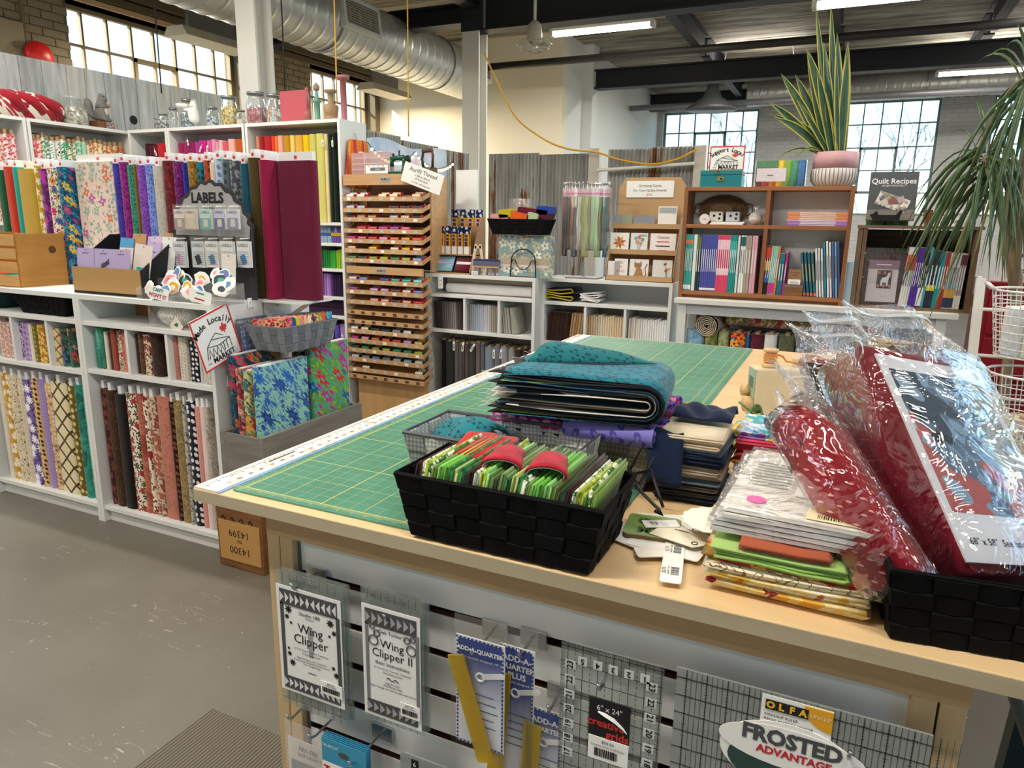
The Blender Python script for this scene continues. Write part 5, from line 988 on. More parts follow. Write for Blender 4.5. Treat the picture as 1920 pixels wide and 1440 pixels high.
for i, (c, w_) in enumerate((('8fc0d6', 'pale blue'), ('5c0f22', 'maroon'))):
    x0 = .008+i*(wx/2); t = T('handkerchief', w_+' folded handkerchief with a paper band on the display stand', 'fabric', (ds.location.x+x0+wx*.23, 3.262, BZ+.0125), 0, None, (-.55, 0, 0))
    ob('cloth', MB().prism(rrect(wx*.44, .108, .006, 2, 0, .054), 'y', -.010, .0), f(c), t, True); ob('band', MB().box(-wx*.2, -.0115, .05, wx*.2, -.010, .068), P('b7a5d0' if i == 0 else 'e0d9d6', .6), t)
for i in range(5):
    x = PY(828+i*11.6, 450, 3.33).x; gluebox(x, 3.33, BZ+.1215, .175, .034, 'navy and yellow box, %s from the left in the front box row' % nth(i+1))
for i in range(4):
    x = PY(846+i*15, 400, 3.395).x; gluebox(x, 3.44, BZ+.20+.0005, .205, .038, 'navy and yellow box, %s from the left in the rear box row' % nth(i+1))
tag(ob('display_riser', MB().box(0, 0, 0, .19, .07, .2), KR, loc=(PY(840, 450, 3.4).x, 3.437, BZ)), 'brown card riser block under the rear row of navy boxes', 'riser')
t = T('display_ladder', 'pale wooden A shaped ladder frame beside the navy boxes', 'frame', (PY(897, 515, 3.26).x, 3.25, BZ)); PLY = P('d9c3a8', .6)
for s in (-1, 1): ob('leg', MB().prism([(s*.045-.008, 0), (s*.045+.008, 0), (s*.015+.008, .19), (s*.015-.008, .19)], 'y', 0, .008), PLY, t)
for z, w_ in ((.06, .037), (.165, .022)): ob('rung', MB().box(-w_, 0, z, w_, .008, z+.016), PLY, t)
t = T('pen_box', 'small clear box of navy pens with price card', 'box', (PY(885, 515, 3.23).x, 3.225, BZ)); w = PY(935, 515, 3.23).x-PY(885, 515, 3.23).x
ob('case', MB().box(0, 0, 0, w, .07, .09), clear('ffffff', .08, .05, .08), t); ob('carton', MB().box(.004, .012, .05, w-.004, .06, .1), NAVY, t); ob('yellow_stripe', MB().box(.004, .011, .05, w-.004, .012, .058), YELO, t)
for k in range(6): ob('pen', MB().cyl((.012+k*w/7, .035, .002), (.012+k*w/7, .035, .055), .006, n=8), NAVY if k % 2 else P('d07a9a', .5), t, True)
ob('price_card', MB().box(.0, -.003, .004, .045, -.001, .026), PAPER, t); tx(t, '$2.50', .022, .015, -.0034, .012)
x0, x1 = pxw(932, 1030, 500, 3.24)
t = T('quilt_pack', 'blue floral packed quilt set standing in a black wire holder', 'package', (x0, 3.26, BZ)); w = x1-x0; h = .25
ob('cloth_face', MB().prism(rrect(w, h, .008, 2, w/2, h/2), 'y', 0, .05), f('7fa8c0', 'bigflower', ('e3dfc9', 'c9c3a0', 'f0ede0', 'a8a070', '8a9a80'), 1.6), t); ob('paper_band', MB().box(-.001, -.002, .075, w*.96, .0, .115), P('b5a58e', .6), t); ob('white_band', MB().box(-.001, -.002, .06, w*.96, 0, .075), P('ddd0cf', .6), t)
ob('bag', MB().box(-.004, -.006, .001, w+.004, .056, h+.004), clear('ffffff', .05, .08, .03, .3, 14), t)
t2 = T('wire_holder', 'black bent wire book holder in front of the blue floral pack', 'holder', ((x0+x1)/2, 3.245, BZ))
ob('outer_loop', MB().tube([(-.085, 0, .003)]+[(-.08*math.cos(k*PI/12), 0, .10+.07*math.sin(k*PI/12)) for k in range(13)]+[(.085, 0, .003)], .004, 6), BLACKM, t2, True)
ob('inner_wave', MB().tube([(-.08, 0, .085), (-.07, 0, .105), (-.055, 0, .105), (-.04, 0, .07), (-.02, 0, .05), (.0, 0, .045), (.02, 0, .05), (.04, 0, .07), (.055, 0, .105), (.07, 0, .105), (.08, 0, .085)], .003, 6), BLACKM, t2, True); ob('foot', MB().tube([(-.085, 0, .003), (-.085, .012, .003), (.085, .012, .003), (.085, 0, .003)], .003, 5), BLACKM, t2)
# woven baskets
def basket(name, label, w, d, h, mat, loc, rz=0., fl=.22, bands=3, nx=7, ny=5, rim=None, mat2=None, tilt=None):
    """open basket of woven straps: floor, horizontal bands and upright straps passing over and under"""
    t = T(name, label, 'basket', loc, rz, None, tilt); mat2 = mat2 or mat; t_ = .0022; th = .0016
    def per(v, i):   # i-th upright around the rim at height v
        s = 1-fl*(1-v); W, D = w*s/2, d*s/2; i = i % (2*nx+2*ny)
        if i < nx: return Vector((-W+2*W*(i+.5)/nx, -D, v*h)), Vector((0, -1, 0))
        i -= nx
        if i < ny: return Vector((W, -D+2*D*(i+.5)/ny, v*h)), Vector((1, 0, 0))
        i -= ny
        if i < nx: return Vector((W-2*W*(i+.5)/nx, D, v*h)), Vector((0, 1, 0))
        i -= nx
        return Vector((-W, D-2*D*(i+.5)/ny, v*h)), Vector((-1, 0, 0))
    N = 2*nx+2*ny; bh = 1./bands
    ob('floor', MB().box(-w*(1-fl)/2, -d*(1-fl)/2, .001, w*(1-fl)/2, d*(1-fl)/2, .004), mat, t)
    corners = {nx-1: (1, -1), nx+ny-1: (1, 1), 2*nx+ny-1: (-1, 1), N-1: (-1, -1)}
    for j in range(bands):
        lo, hi = j*bh+.004, (j+1)*bh-.004; L, H = [], []
        for i in range(N):
            for v, out in ((lo, L), (hi, H)):
                p, n = per(v, i); out.append(p+n*(t_ if (i+j) % 2 else -t_))
            if i in corners:
                for v, out in ((lo, L), (hi, H)):
                    s = 1-fl*(1-v); out.append(Vector((corners[i][0]*w*s/2, corners[i][1]*d*s/2, v*h)))
        M_ = len(L); ob('band', MB().add(L+H, [(k, (k+1) % M_, M_+(k+1) % M_, M_+k) for k in range(M_)]), mat if j % 2 else mat2, t, solid=th)
    for i in range(N):
        a, b = per(.0, i); pts = []
        hw = (w/nx if (i < nx or nx+ny <= i < 2*nx+ny) else d/ny)*.5; tg = Vector((-b.y, b.x, 0))
        for j in range(bands):
            for v in (j*bh+.1*bh, (j+.5)*bh, (j+.9)*bh): p, n = per(v, i); pts.append(p-n*(t_ if (i+j) % 2 else -t_))
        p, n = per(1., i); pts.append(p); s0 = 1-fl
        vs = [q-tg*hw*(1-fl*(1-q.z/h)) for q in pts]+[q+tg*hw*(1-fl*(1-q.z/h)) for q in pts]; K = len(pts)
        ob('upright', MB().add(vs, [(k, k+1, K+k+1, K+k) for k in range(K-1)]), mat2 if i % 2 else mat, t, solid=th)
    ob('rim', MB().tube([(sx*w/2, sy*d/2, h) for sx, sy in ((-1, -1), (1, -1), (1, 1), (-1, 1))], .004, 6, True), rim or mat, t)
    return t
BKB = P('0a0a0b', .75, grain=300, var=.2, spec=.12); BKB2 = P('0e0e10', .75, grain=300, var=.2, spec=.12)
xa, xb = pxw(922, 1030, 420, 3.27)
basket('woven_basket', 'black woven basket of plastic packed fabrics on the blue floral pack', xb-xa, .16, .09, BKB2, ((xa+xb)/2, 3.29, BZ+.2555), 0, .16, 3, 9, 6, None, BKB)
for i, (px0, px1, zz, c, w_, ry) in enumerate(((925, 958, .095, 'cf8f96', 'pink', .06), (940, 962, .125, 'bda81f', 'mustard', -.1), (962, 995, .105, 'd95a16', 'orange', .18), (993, 1012, .105, 'a8bd92', 'pale green', .2), (972, 1028, .13, '5a1128', 'wine', .12), (1008, 1030, .145, '23409a', 'royal blue', 0))):
    a, b = pxw(px0, px1, 410, 3.26); o = ob('fabric_packet', MB().prism(rrect(b-a, .05, .01, 3), 'y', -.07+.02*(i > 3), .06+.02*(i > 3)), f(c), loc=((a+b)/2, 3.29, BZ+.2555+zz)); o.rotation_euler = (0, ry, 0); tag(o, w_+' folded fabric packet in the black basket on the floral pack', 'fabric')
tag(ob('plastic_bag', MB().grid(lambda u, v: (u*.14, .012*math.sin(u*5+v*4), v*.1), 8, 6), clear('ffffff', .10, .08, .1, .5, 25), loc=(PY(952, 400, 3.33).x, 3.345, BZ+.37), smooth=True), 'empty clear zip bag standing at the back of the black basket', 'bag')
# zippers on a ring stand
zs_ = T('zipper_stand', 'low metal stand with a wire ring for hanging zippers', 'stand', (PY(1095, 520, 3.42).x, 3.42, BZ)); zt = PY(1095, 345, 3.38).z-BZ
ob('foot', MB().box(-.1, -.07, 0, .1, .07, .008), STEEL, zs_); ob('pole', MB().cyl((0, 0, .008), (0, 0, zt), .008), CHROME, zs_); ob('ring', MB().tube([(.14*math.cos(k*PI/12), .075*math.sin(k*PI/12), zt) for k in range(24)], .004, 5, True), CHROME, zs_); ob('cross_bar', MB().cyl((-.14, 0, zt), (.14, 0, zt), .004, n=6), CHROME, zs_)
ZC_ = [('8a4a3a', 'rust'), ('a56a5a', 'copper'), ('6a6468', 'grey'), ('3a3438', 'charcoal'), ('2a262a', 'black'), ('9a6a4a', 'tan'), ('4a4448', 'dark grey'), ('d9d6d3', 'white'), ('8a9a2a', 'moss'), ('a9b53a', 'lime'), ('7a6a2a', 'bronze'), ('6fa84f', 'green'), ('8abf6a', 'light green'), ('6a4a2a', 'brown'), ('2a5a5a', 'teal'), ('1f8a9a', 'turquoise'), ('3a4a5a', 'slate')]
for i, (c, w_) in enumerate(ZC_):
    a = PI+PI*(i+.5)/len(ZC_); x, y = .14*math.cos(a), .075*math.sin(a)
    L = .36 if i % 3 else .40
    t = T('zipper_pack', '%s zippers in a clear pouch, %s from the left on the ring' % (w_, nth(i+1)), 'zipper', (zs_.location.x+x, 3.42+y, BZ+zt), a+PI/2, 'zipper pouches on the ring stand')
    ob('zippers', MB().grid(lambda u, v: ((u-.5)*.044+.004*math.sin(v*9+i), .006*math.sin(u*9), -.075-v*(L-.05)), 7, 6), f(c), t, True, solid=.004)
    ob('pouch', MB().box(-.024, -.008, -L-.02, .024, -.007, -.02), clear('ffffff', .05, .12, .05), t); ob('card_header', MB().box(-.022, -.004, -.07, .022, .002, -.03), P('e8c3d3', .6), t); ob('pink_stripe', MB().box(-.0225, -.0048, -.062, .0225, -.004, -.052), P('d03a8a', .5), t); ob('hanger', MB().tube([(0, 0, -.03), (0, .004, 0), (0, .0, .012), (0, -.01, .006)], .002, 5), WHITE, t)
# greeting card display
g0, g1 = pxw(1135, 1262, 520, 3.36)
gc = T('card_display', 'brown card stand with tiers of greeting cards and price sign', 'display stand', (g0, 3.36, BZ)); gw = g1-g0; KB = P('b8956b', .7)
gh = PY(1215, 332, 3.5).z-BZ
ob('back_board', MB().prism([(0, 0), (gw, 0), (gw+.01, gh-.06), (gw-.03, gh), (.05, gh), (.01, gh-.06)], 'y', .17, .176), KB, gc)
for x in (0, gw-.004): ob('side', MB().prism([(0, 0), (.17, 0), (.17, gh*.62), (.14, gh*.62), (0, .06)], 'x', x, x+.004), KB, gc)
tiers = [(.0, .0), (.055, .15), (.11, .30)]
for k, (yy, zz) in enumerate(tiers): ob('tier_front', MB().box(.0, yy, zz, gw, yy+.004, zz+.032), KB, gc); ob('tier_floor', MB().box(.004, yy, zz, gw-.004, .17, zz+.003), KB, gc)
sg = ob('sign_sheet', MB().box(gw*.14, .165, gh-.115, gw*.84, .169, gh-.02), PAPER, gc)
text('Greeting Cards', .022, INK, sg, face((gw*.49, .1644, gh-.048), (1, 0, 0), (0, 0, 1))); text('For Your Quilty Friends', .0205, INK, sg, face((gw*.49, .1644, gh-.075), (1, 0, 0), (0, 0, 1))); text('$7.00', .016, REDM, sg, face((gw*.49, .1644, gh-.1), (1, 0, 0), (0, 0, 1)))
def gcard(x0, x1, k, h, name, mat, fn=None):
    yy, zz = tiers[k]; t = T('greeting_card', name, 'card', (g0+gw*x0, 3.36+yy+.006, BZ+zz+.0035), 0, None, (-.10, 0, 0)); w = gw*(x1-x0)
    ob('card', MB().box(0, 0, 0, w, .003, h), mat, t)
    if fn: fn(t, w, h)
    ob('sleeve', MB().box(-.001, -.0022, 0, w+.001, -.0018, h+.002), clear('ffffff', .04, .08), t)
def c_star(t, w, h):
    for k in range(8):
        a = k*PI/4; ob('petal', MB(Matrix.Translation((w/2, -.0008, h*.55)) @ Matrix.Rotation(-a, 4, 'Y')).prism([(0, 0), (w*.12, .012), (w*.36, .012), (w*.2, -.004)], 'y', 0, .0006), P(['b5332c', 'c99a1f'][k % 2], .6), t)
def c_bal(t, w, h):
    for i, (x, z, c) in enumerate(((.3, .75, '6fb5ad'), (.5, .8, 'd9636a'), (.7, .7, '5fa86a'), (.4, .58, 'c99a5a'), (.6, .52, 'dd8f9a'))): ob('balloon', MB().cyl((w*x, -.0012, h*z), (w*x, 0, h*z), w*.11, n=12), P(c, .6), t); ob('balloon_string', MB().tube([(w*x, -.001, h*(z-.08)), (w*.5, -.001, h*.15)], .0005, 4), GREYP, t)
    tx(t, 'WISH', w*.7, h*.88, -.0008, .02)
def c_txt(lines, c=INK):
    def g(t, w, h):
        for i, s in enumerate(lines): tx(t, s, w/2, h*(.82-.2*i), -.0008, min(.022, w*1.5/len(s)), c if i % 2 == 0 else REDM)
    return g
def c_cat(t, w, h):
    m = P('a5763a', .6); ob('cat_body', MB().prism([(w*.5+w*.26*math.cos(k*PI/8)*(1.15 if math.sin(k*PI/8) < 0 else .8), h*.33+h*.3*math.sin(k*PI/8)) for k in range(16)], 'y', -.0012, 0), m, t)
    ob('cat_head', MB().prism([(w*.26, h*.95), (w*.33, h*.83), (w*.55, h*.83), (w*.62, h*.95), (w*.64, h*.7), (w*.55, h*.58), (w*.33, h*.58), (w*.24, h*.7)], 'y', -.0018, -.0008), m, t); ob('cat_tail', MB().tube([(w*.7, -.001, h*.1), (w*.88, -.001, h*.3), (w*.82, -.001, h*.6), (w*.92, -.001, h*.8)], .003, 5), m, t)
    for x in (.38, .5): ob('cat_eye', MB().cyl((w*x, -.0024, h*.72), (w*x, -.0018, h*.72), .002, n=6), INK, t)
def c_flow(t, w, h):
    for i in range(8):
        x, z = w*R.uniform(.5, .92), h*R.uniform(.35, .85); ob('bloom', MB().cyl((x, -.0012, z), (x, 0, z), w*.06, n=9), P(['a5306a', 'c9406a', 'd9a52a', '7a2a5a'][i % 4], .6), t)
        ob('stem', MB().tube([(x, -.001, z), (w*.75, -.001, h*.05)], .0005, 4), P('6a7a3a', .6), t)
WC = P('eceae6', .6)
gcard(.0, .28, 1, .125, 'greeting card with a red and gold quilt star', WC, c_star); gcard(.31, .56, 1, .125, 'greeting card with coloured balloons', P('dfe6e3', .6), c_bal); gcard(.6, .97, 1, .125, 'greeting card lettered in red beside the balloons card', P('f0e6e4', .6), c_txt(['Caution', '~~~~~~~~', '~~~~~~~~~', '~~~~~~']))
gcard(.02, .20, 0, .11, 'plain pale greeting card at the left of the bottom tier', P('e3dcda', .6)); gcard(.12, .32, 0, .125, 'greeting card with red block lettering', WC, c_txt(['SE', 'H', 'HUG'], REDM)); gcard(.35, .63, 0, .125, 'greeting card with a brown cat', P('e6e3e6', .6), c_cat); gcard(.69, .97, 0, .125, 'greeting card with pink and yellow flowers', P('dcdad6', .6), c_flow)
gcard(.0, .12, 2, .08, 'narrow grey patterned greeting card on the top tier', P('8f989c', .6)); gcard(.13, .28, 2, .08, 'greeting card with scissors print', P('9aa58a', .6)); gcard(.30, .62, 2, .075, 'greeting card with a grey sewing machine', P('8c9097', .6), None); gcard(.66, .93, 2, .13, 'tall white greeting card on the top tier', WC, lambda t, w, h: ob('grey_panel', MB().box(w*.05, -.001, h*.7, w*.95, 0, h*.95), P('a9b0b3', .6), t))
# ------------------------------------------------------------------ white counter, bookcase and crate
CZ = 1.0
ct = T('counter_table', 'long white painted counter carrying the brown bookcase', 'table', (.09, 3.13, 0)); cw_ = 1.34
ob('top', MB().box(0, 0, CZ-.028, cw_, .40, CZ), P('dcdad2', .5), ct, bev=.003); ob('apron', MB().box(.066, .024, CZ-.085, cw_-.091, .037, CZ-.028), P('b9bcbf', .55), ct)
for x, y in ((.02, .02), (cw_-.09, .02), (.02, .34), (cw_-.09, .34)): ob('leg', MB().box(x, y, 0, x+.045, y+.045, CZ-.028), P('d6d6d2', .55), ct)
ob('back_panel', MB().box(.065, .375, .1, cw_-.09, .385, CZ-.03), P('aab0b8', .6), ct); ob('lower_shelf', MB().box(.066, .03, .27, cw_-.091, .37, .29), SHW, ct)
U = [(1284, 1318, 'watercolour', f('b9cfd6', 'batik', ('c95a8a', '5a9ac0', 'e8e0e8'))), (1319, 1343, 'olive and pink', f('8a8a4a', 'bigflower', ('c95a6a', 'd9c06a', '5a6a3a', '8a9a5a'), 2.)), (1344, 1364, 'pale green', f('a9ad7a', 'vine', ('6a7a4a',))), (1367, 1397, 'red folk print', f('c92a24', 'bigflower', ('e0b030', '2a6aa5', 'e07a2a', '7a1a1a'), 1.8)), (1398, 1404, 'blue', f('2a5a9a')), (1405, 1430, 'wine', f('5c1c30')), (1431, 1456, 'white', f('d9d6d0')), (1458, 1490, 'moss', f('55563f', 'vine', ('6a6a50',))), (1491, 1518, 'navy floral', f('23283a', 'flower', ('8a8f9c', '8a8f9c', '3a4050'), 2.)), (1519, 1534, 'charcoal', f('35383c')), (1535, 1560, 'dark red print', f('6a2a2a', 'dots', ('d9a08a',), 1.))]
row('under the white counter', 'bolts under the white counter', 3.18, 650, .2905, U, .535, .17, CB, noun='fabric bolt', ch=.012, jit=.01)
a = PY(1325, 615, 3.17)
t = spiral_roll((a.x, 3.17, a.z+.012), (a.x+.03, 3.40, a.z+.012), .062, f('b5a68e'), 'beige rolled fabric lying end on under the white counter')
a, b = PY(1362, 625, 3.26), PY(1650, 645, 3.26)
spiral_roll((a.x, 3.26, .905), (b.x, 3.26, .905), .048, f('dfd3b4', 'bigflower', ('b5403a', 'c98078', '8a8a5a', 'c9742f', '7a6a4a'), 2.2), 'cream upholstery roll with red flowers under the white counter')
spiral_roll((a.x+.2, 3.36, .925), (b.x-.02, 3.36, .925), .035, f('cfc09c', 'bigflower', ('a5502f', '8a7a4a', 'c98a4a', '6a5a3a'), 2.4), 'second floral roll behind the cream upholstery roll')
BW = wood('8a5530', 'a86d40', .5, 'x', .45, 10., .04); BWV = wood('7d4c2b', '9a6238', .5, 'z', .45, 10., .04)
bx0, bw, bz1 = .095, .83, 1.588
bcs = T('bookcase', 'brown wooden bookcase of quilting books on the counter', 'bookcase', (bx0, 3.2, CZ)); bh = bz1-CZ
z_lo = PY(1350, 548, 3.2).z-CZ; z_mid = PY(1350, 421, 3.2).z-CZ; xm = PY(1432, 470, 3.2).x-bx0
for x in (0, bw-.02): ob('side', MB().box(x, 0, 0, x+.02, .26, bh), BWV, bcs, bev=.001)
ob('top', MB().box(.02, 0, bh-.02, bw-.02, .26, bh), BW, bcs, bev=.001)
for z in (z_lo, z_mid): ob('shelf', MB().box(.02, .002, z-.02, bw-.02, .255, z), BW, bcs, bev=.001)
ob('divider', MB().box(xm-.01, .002, z_lo, xm+.01, .255, z_mid-.02), BWV, bcs); ob('divider', MB().box(xm-.01, .002, z_mid, xm+.01, .255, bh-.02), BWV, bcs)
ob('kick_board', MB().box(.02, .03, 0, bw-.02, .045, z_lo-.02), BW, bcs); ob('back_panel', MB().box(.02, .19, z_lo, bw-.02, .196, bh-.02), P('eef2f5', .7), bcs)
def book(x, y, z, w, d, h, mat, label, group, bands=(), rot=0., tm=WHITE):
    t = T('book', label, 'book', (x, y, z+w/2*abs(math.sin(rot))), 0, group, (0, rot, 0) if rot else None)
    ob('cover', MB().box(-w/2, 0, 0, w/2, d, h), mat, t)
    ob('pages', MB().box(-w*.38, .003, h, w*.38, d-.002, h+.0008), PAPER, t)
    for z0, z1, m in bands: ob('spine_band', MB().box(-w/2-.0002, -.0006, h*z0, w/2+.0002, 0, h*z1), m, t)
    ob('spine_title', MB().box(-w*.16, -.0010, h*.35, w*.16, -.0005, h*.75), tm, t)
def books(place, group, y, py, zb, items, d=.16):
    i = 0
    for it in items:
        a, b, n, words, c, h = it[:6]; bands = it[6] if len(it) > 6 else (); rot = it[7] if len(it) > 7 else 0; tm = it[8] if len(it) > 8 else P('e6e6ea', .6)
        for k in range(n):
            x0, x1 = PY(a+(b-a)*k/n, py, y).x, PY(a+(b-a)*(k+1)/n, py, y).x; i += 1
            book((x0+x1)/2, y+R.uniform(0, .004), zb+.0005, x1-x0-.0008, d, h, P(c, .4), '%s book spine, %s from the left %s' % (words, nth(i), place), group, bands, rot, tm)
zl, zm = CZ+z_lo, CZ+z_mid; Bh = PY(1350, 441, 3.22).z-zl
PT = P('e8795a', .5); PW = P('e9e9e6', .5); PP = P('f0c9d3', .5); PD = P('1d3f4a', .5)
books('in the lower left bookcase', 'books in the lower left bookcase bay', 3.215, 500, zl, [
 (1280, 1297, 6, 'teal', '3fa39b', Bh, ((.84, .9, PT), (.02, .1, PW))), (1298, 1304, 1, 'white', 'e6e6e4', Bh), (1304, 1312, 2, 'dark green', '24423f', Bh-.004, ((.75, .98, P('6a7a4a', .5)),)), (1313, 1343, 8, 'violet blue', '4a4fa0', Bh, ((.02, .06, PW),)), (1343, 1366, 6, 'pink', 'd9486a', Bh, ((.75, .92, PP), (.3, .42, PP))), (1366, 1379, 4, 'sea green', '1a8f8a', Bh, ((.62, .9, P('3fb0a8', .5)),)), (1380, 1384, 1, 'thin white', 'dde0dd', Bh), (1386, 1395, 2, 'white and teal', 'e6e9e6', Bh, ((.82, .98, P('2f5a66', .5)),), 0, GREYP), (1395, 1406, 2, 'taupe', 'a5988a', Bh), (1407, 1417, 2, 'dusty pink', 'd9a0b0', Bh)])
h2 = PY(1445, 462, 3.22).z-zl
rb1, rb2, rb3 = P('d9423a', .5), P('e0b53a', .5), P('3a6ab0', .5)
books('in the lower right bookcase', 'books in the lower right bookcase bay', 3.215, 510, zl, [
 (1425, 1441, 4, 'black rainbow', '222430', h2, ((.75, .98, rb1), (.5, .7, rb2), (.25, .4, rb3)), .03), (1441, 1453, 4, 'mint', '8fc9b5', h2, ((.02, .25, P('c93a8a', .5)),), .03), (1453, 1457, 1, 'orange', 'd97a4a', h2, (), .03), (1458, 1468, 2, 'dark teal', '2a6f7f', h2-.035, (), .02), (1469, 1473, 1, 'magenta', 'b52f85', h2-.03, (), .02)])
for k in range(4): book(PY(1512+k*6.5, 520, 3.22).x, 3.22, zl+.0005, .011, .16, h2-.025, P('2f6478', .4), 'blue leaning book, %s of four beside the small wooden box' % nth(k+1), 'blue leaning books', ((.02, .08, PT),), -.16, P('c9b56a', .5))
for k, (c, hh, w_) in enumerate((('e6e6e6', h2-.005, 'white'), ('dfe3e6', h2-.003, 'white'), ('e3e3e0', h2-.005, 'white'), ('2a8aa8', h2+.03, 'cyan'), ('e9e9e9', h2+.034, 'tall white'), ('e0e3e3', h2+.03, 'tall white'), ('5a6ab5', h2+.03, 'periwinkle'), ('7fb5c0', h2+.03, 'pale teal'), ('4a5aa5', h2+.032, 'indigo'))): book(PY(1536+k*5.2, 520, 3.22).x, 3.225, zl+.0005, .0085, .16, hh, P(c, .4), '%s leaning book, %s from the left at the right bookcase end' % (w_, nth(k+1)), 'books leaning at the right bookcase end', (), -.12, GREYP)
t = T('card_box', 'small wooden box of business cards between the books', 'box', (PY(1487, 545, 3.21).x, 3.205, zl+.0005)); WB = wood('6b4428', '8a5c38', 1., 'x')
ob('box', MB().box(-.045, 0, 0, .045, .07, .06), WB, t); ob('metal_trim', MB().box(-.046, -.001, .045, .046, .0, .053), STEEL, t); ob('white_card', MB().box(-.03, .004, .055, .03, .008, .085), PAPER, t); ob('brown_card', MB().box(-.032, .03, .055, .032, .034, .135), P('a57a4f', .7), t)
tx(t, 'PATCH', 0, .068, .0036, .012); tx(t, "I'm Probably", 0, .118, .0296, .009); tx(t, 'Quilting', 0, .105, .0296, .009)
# upper bays
x0 = PY(1475, 410, 3.24).x; x1 = PY(1590, 410, 3.24).x; z = zm
for k in range(8):
    c = ['8a6ab0', 'b58ac0', '9a7ac0', 'd9a0c8', 'e0905a', 'e3986a', 'dd8a5a', 'e59a6c'][k]; th = .0075 if k < 4 else .0095
    t = T('book', '%s book, %s from the bottom of the flat stack' % ('lilac' if k < 4 else 'peach', nth(k+1)), 'book', (x0+R.uniform(0, .008), 3.23, z+.0003), 0, 'flat stacked books in the bookcase')
    ob('cover', MB().box(0, 0, 0, x1-x0, .16, th-.0006), P(c, .4), t); ob('spine_title', MB().box(.06, -.0006, th*.25, x1-x0-.06, 0, th*.7), PW, t); z += th
t = T('wicker_basket', 'shallow oval brown wicker basket standing in the bookcase', 'basket', (PY(1355, 390, 3.34).x, 3.315, zm+.001)); WK = wood('4f3a26', '7a5c3c', 3., 'x', .7, 3., .5)
for k in range(9): ob('coil', MB().tube([((.125-.011*k)*math.cos(q*PI/14), .035+.0*k-.006*k+.012, .078+(.074-.007*k)*math.sin(q*PI/14)) for q in range(28)], .006, 6, True), WK, t, True)
ob('base', MB().prism([(.06*math.cos(q*PI/10), .078+.03*math.sin(q*PI/10)) for q in range(20)], 'y', -.02, -.01), WK, t)
for s in (-1, 1): ob('handle', MB().tube([(s*.12, .05, .11), (s*.15, .05, .105), (s*.155, .05, .06), (s*.12, .05, .045)], .004, 6), WK, t, True)
for i, (px, w_) in enumerate(((1341, 'left'), (1372, 'right'))):
    t = T('plastic_part', '%s pale machine attachment with round holes before the wicker basket' % w_, 'attachment', (PY(px, 420, 3.25).x, 3.255, zm+.016)); c = P(['cfcac3', 'b5b6bd'][i], .5)
    ob('body', MB().box(-.036, 0, 0, .036, .04, .052), c, t, bev=.006)
    for x, z_ in ((.02, .038), (.018, .016), (-.01, .03)): ob('hole', MB().cyl((x, -.001, z_), (x, .001, z_), .007, n=10), INK, t)
for k in range(2): tag(ob('booklet', MB().box(0, 0, 0, .17, .13, .007), PAPER, loc=(PY(1331, 422, 3.23).x+k*.006, 3.225, zm+.0005+k*.0075)), '%s flat white booklet under the machine attachments' % ['lower', 'upper'][k], 'booklet', 'flat white booklets')
t = T('round_card', 'small round white card leaning at the left of the bookcase shelf', 'card', (PY(1320, 420, 3.22).x, 3.222, zm+.001)); ob('disc', MB().cyl((0, 0, .027), (0, .003, .027), .027, n=24), P('e3d9d6', .6), t); tx(t, '~~~~', 0, .027, -.0004, .011, REDM)
t = T('bead_bag', 'crumpled clear bag of pale beads beside the bookcase divider', 'bag', (PY(1415, 412, 3.26).x, 3.27, zm+.001)); ob('beads', MB().sphere((0, .02, .034), .036, .03, .033, 12, 8), fab('d6d2cc', 'dots', ('f2f0ec', 'b5aea6'), 2.), t, True); ob('bag_neck', MB().lathe([(.012, .06), (.006, .072), (.022, .095)], 10, (.0, .02, 0)), clear('ffffff', .15, .1, .2, .6, 40), t, True)
# weathered crate with books
CRW = wood('5d4632', '87694c', 1.2, 'x', .7, 12., .4); CRWV = wood('57412e', '7d6146', 1.2, 'z', .7, 12., .4); CRD = wood('3a2c22', '54402f', 1., 'x', .7, 8., .3)
kx0, kx1, kz1 = PY(1588, 575, 3.2).x+.012, PY(1817, 583, 3.2).x, 1.398; kw = kx1-kx0
kr = T('wooden_crate', 'weathered wooden crate of books beside the bookcase', 'crate', (kx0, 3.19, CZ))
kh = kz1-CZ
for x in (0, .022): ob('side_board', MB().box(x, 0, 0, x+.018, .26, kh-.01), CRWV, kr)
ob('side_board', MB().box(kw-.022, 0, 0, kw, .26, kh-.01), CRWV, kr); ob('base_board', MB().box(.04, 0, 0, kw-.022, .26, .014), CRW, kr); ob('top_board', MB().box(-.005, -.005, kh-.01, kw+.01, .26, kh+.004), CRW, kr); ob('corner_block', MB().box(kw, 0, .03, kw+.03, .05, .09), CRWV, kr)
for k in range(3): ob('back_board', MB().box(.04, .245, .014+k*.125, kw-.022, .26, .014+k*.125+.118), CRD, kr)
t = T('pattern_kit', 'maroon packed quilt kit with unicorn picture leaning in the crate', 'kit', (kx0+.046, 3.225, CZ+.0145), 0, None, (-.06, 0, 0)); w, h = PY(1690, 500, 3.2).x-PY(1608, 500, 3.2).x, .26
ob('fabric_board', MB().box(0, 0, 0, w, .02, h), f('3c0f24'), t); ob('picture', MB().box(w*.1, -.002, h*.06, w*.8, 0, h*.85), P('cfc6cc', .5), t); ob('title_band', MB().box(w*.1, -.003, h*.68, w*.8, -.002, h*.85), P('8a6a86', .5), t); tx(t, '~~~~~~~~~~', w*.45, h*.765, -.0036, .016, WHITE, shear=.2)
ob('quilt_square', MB().box(w*.32, -.003, h*.32, w*.66, -.002, h*.66), P('33262c', .6), t)
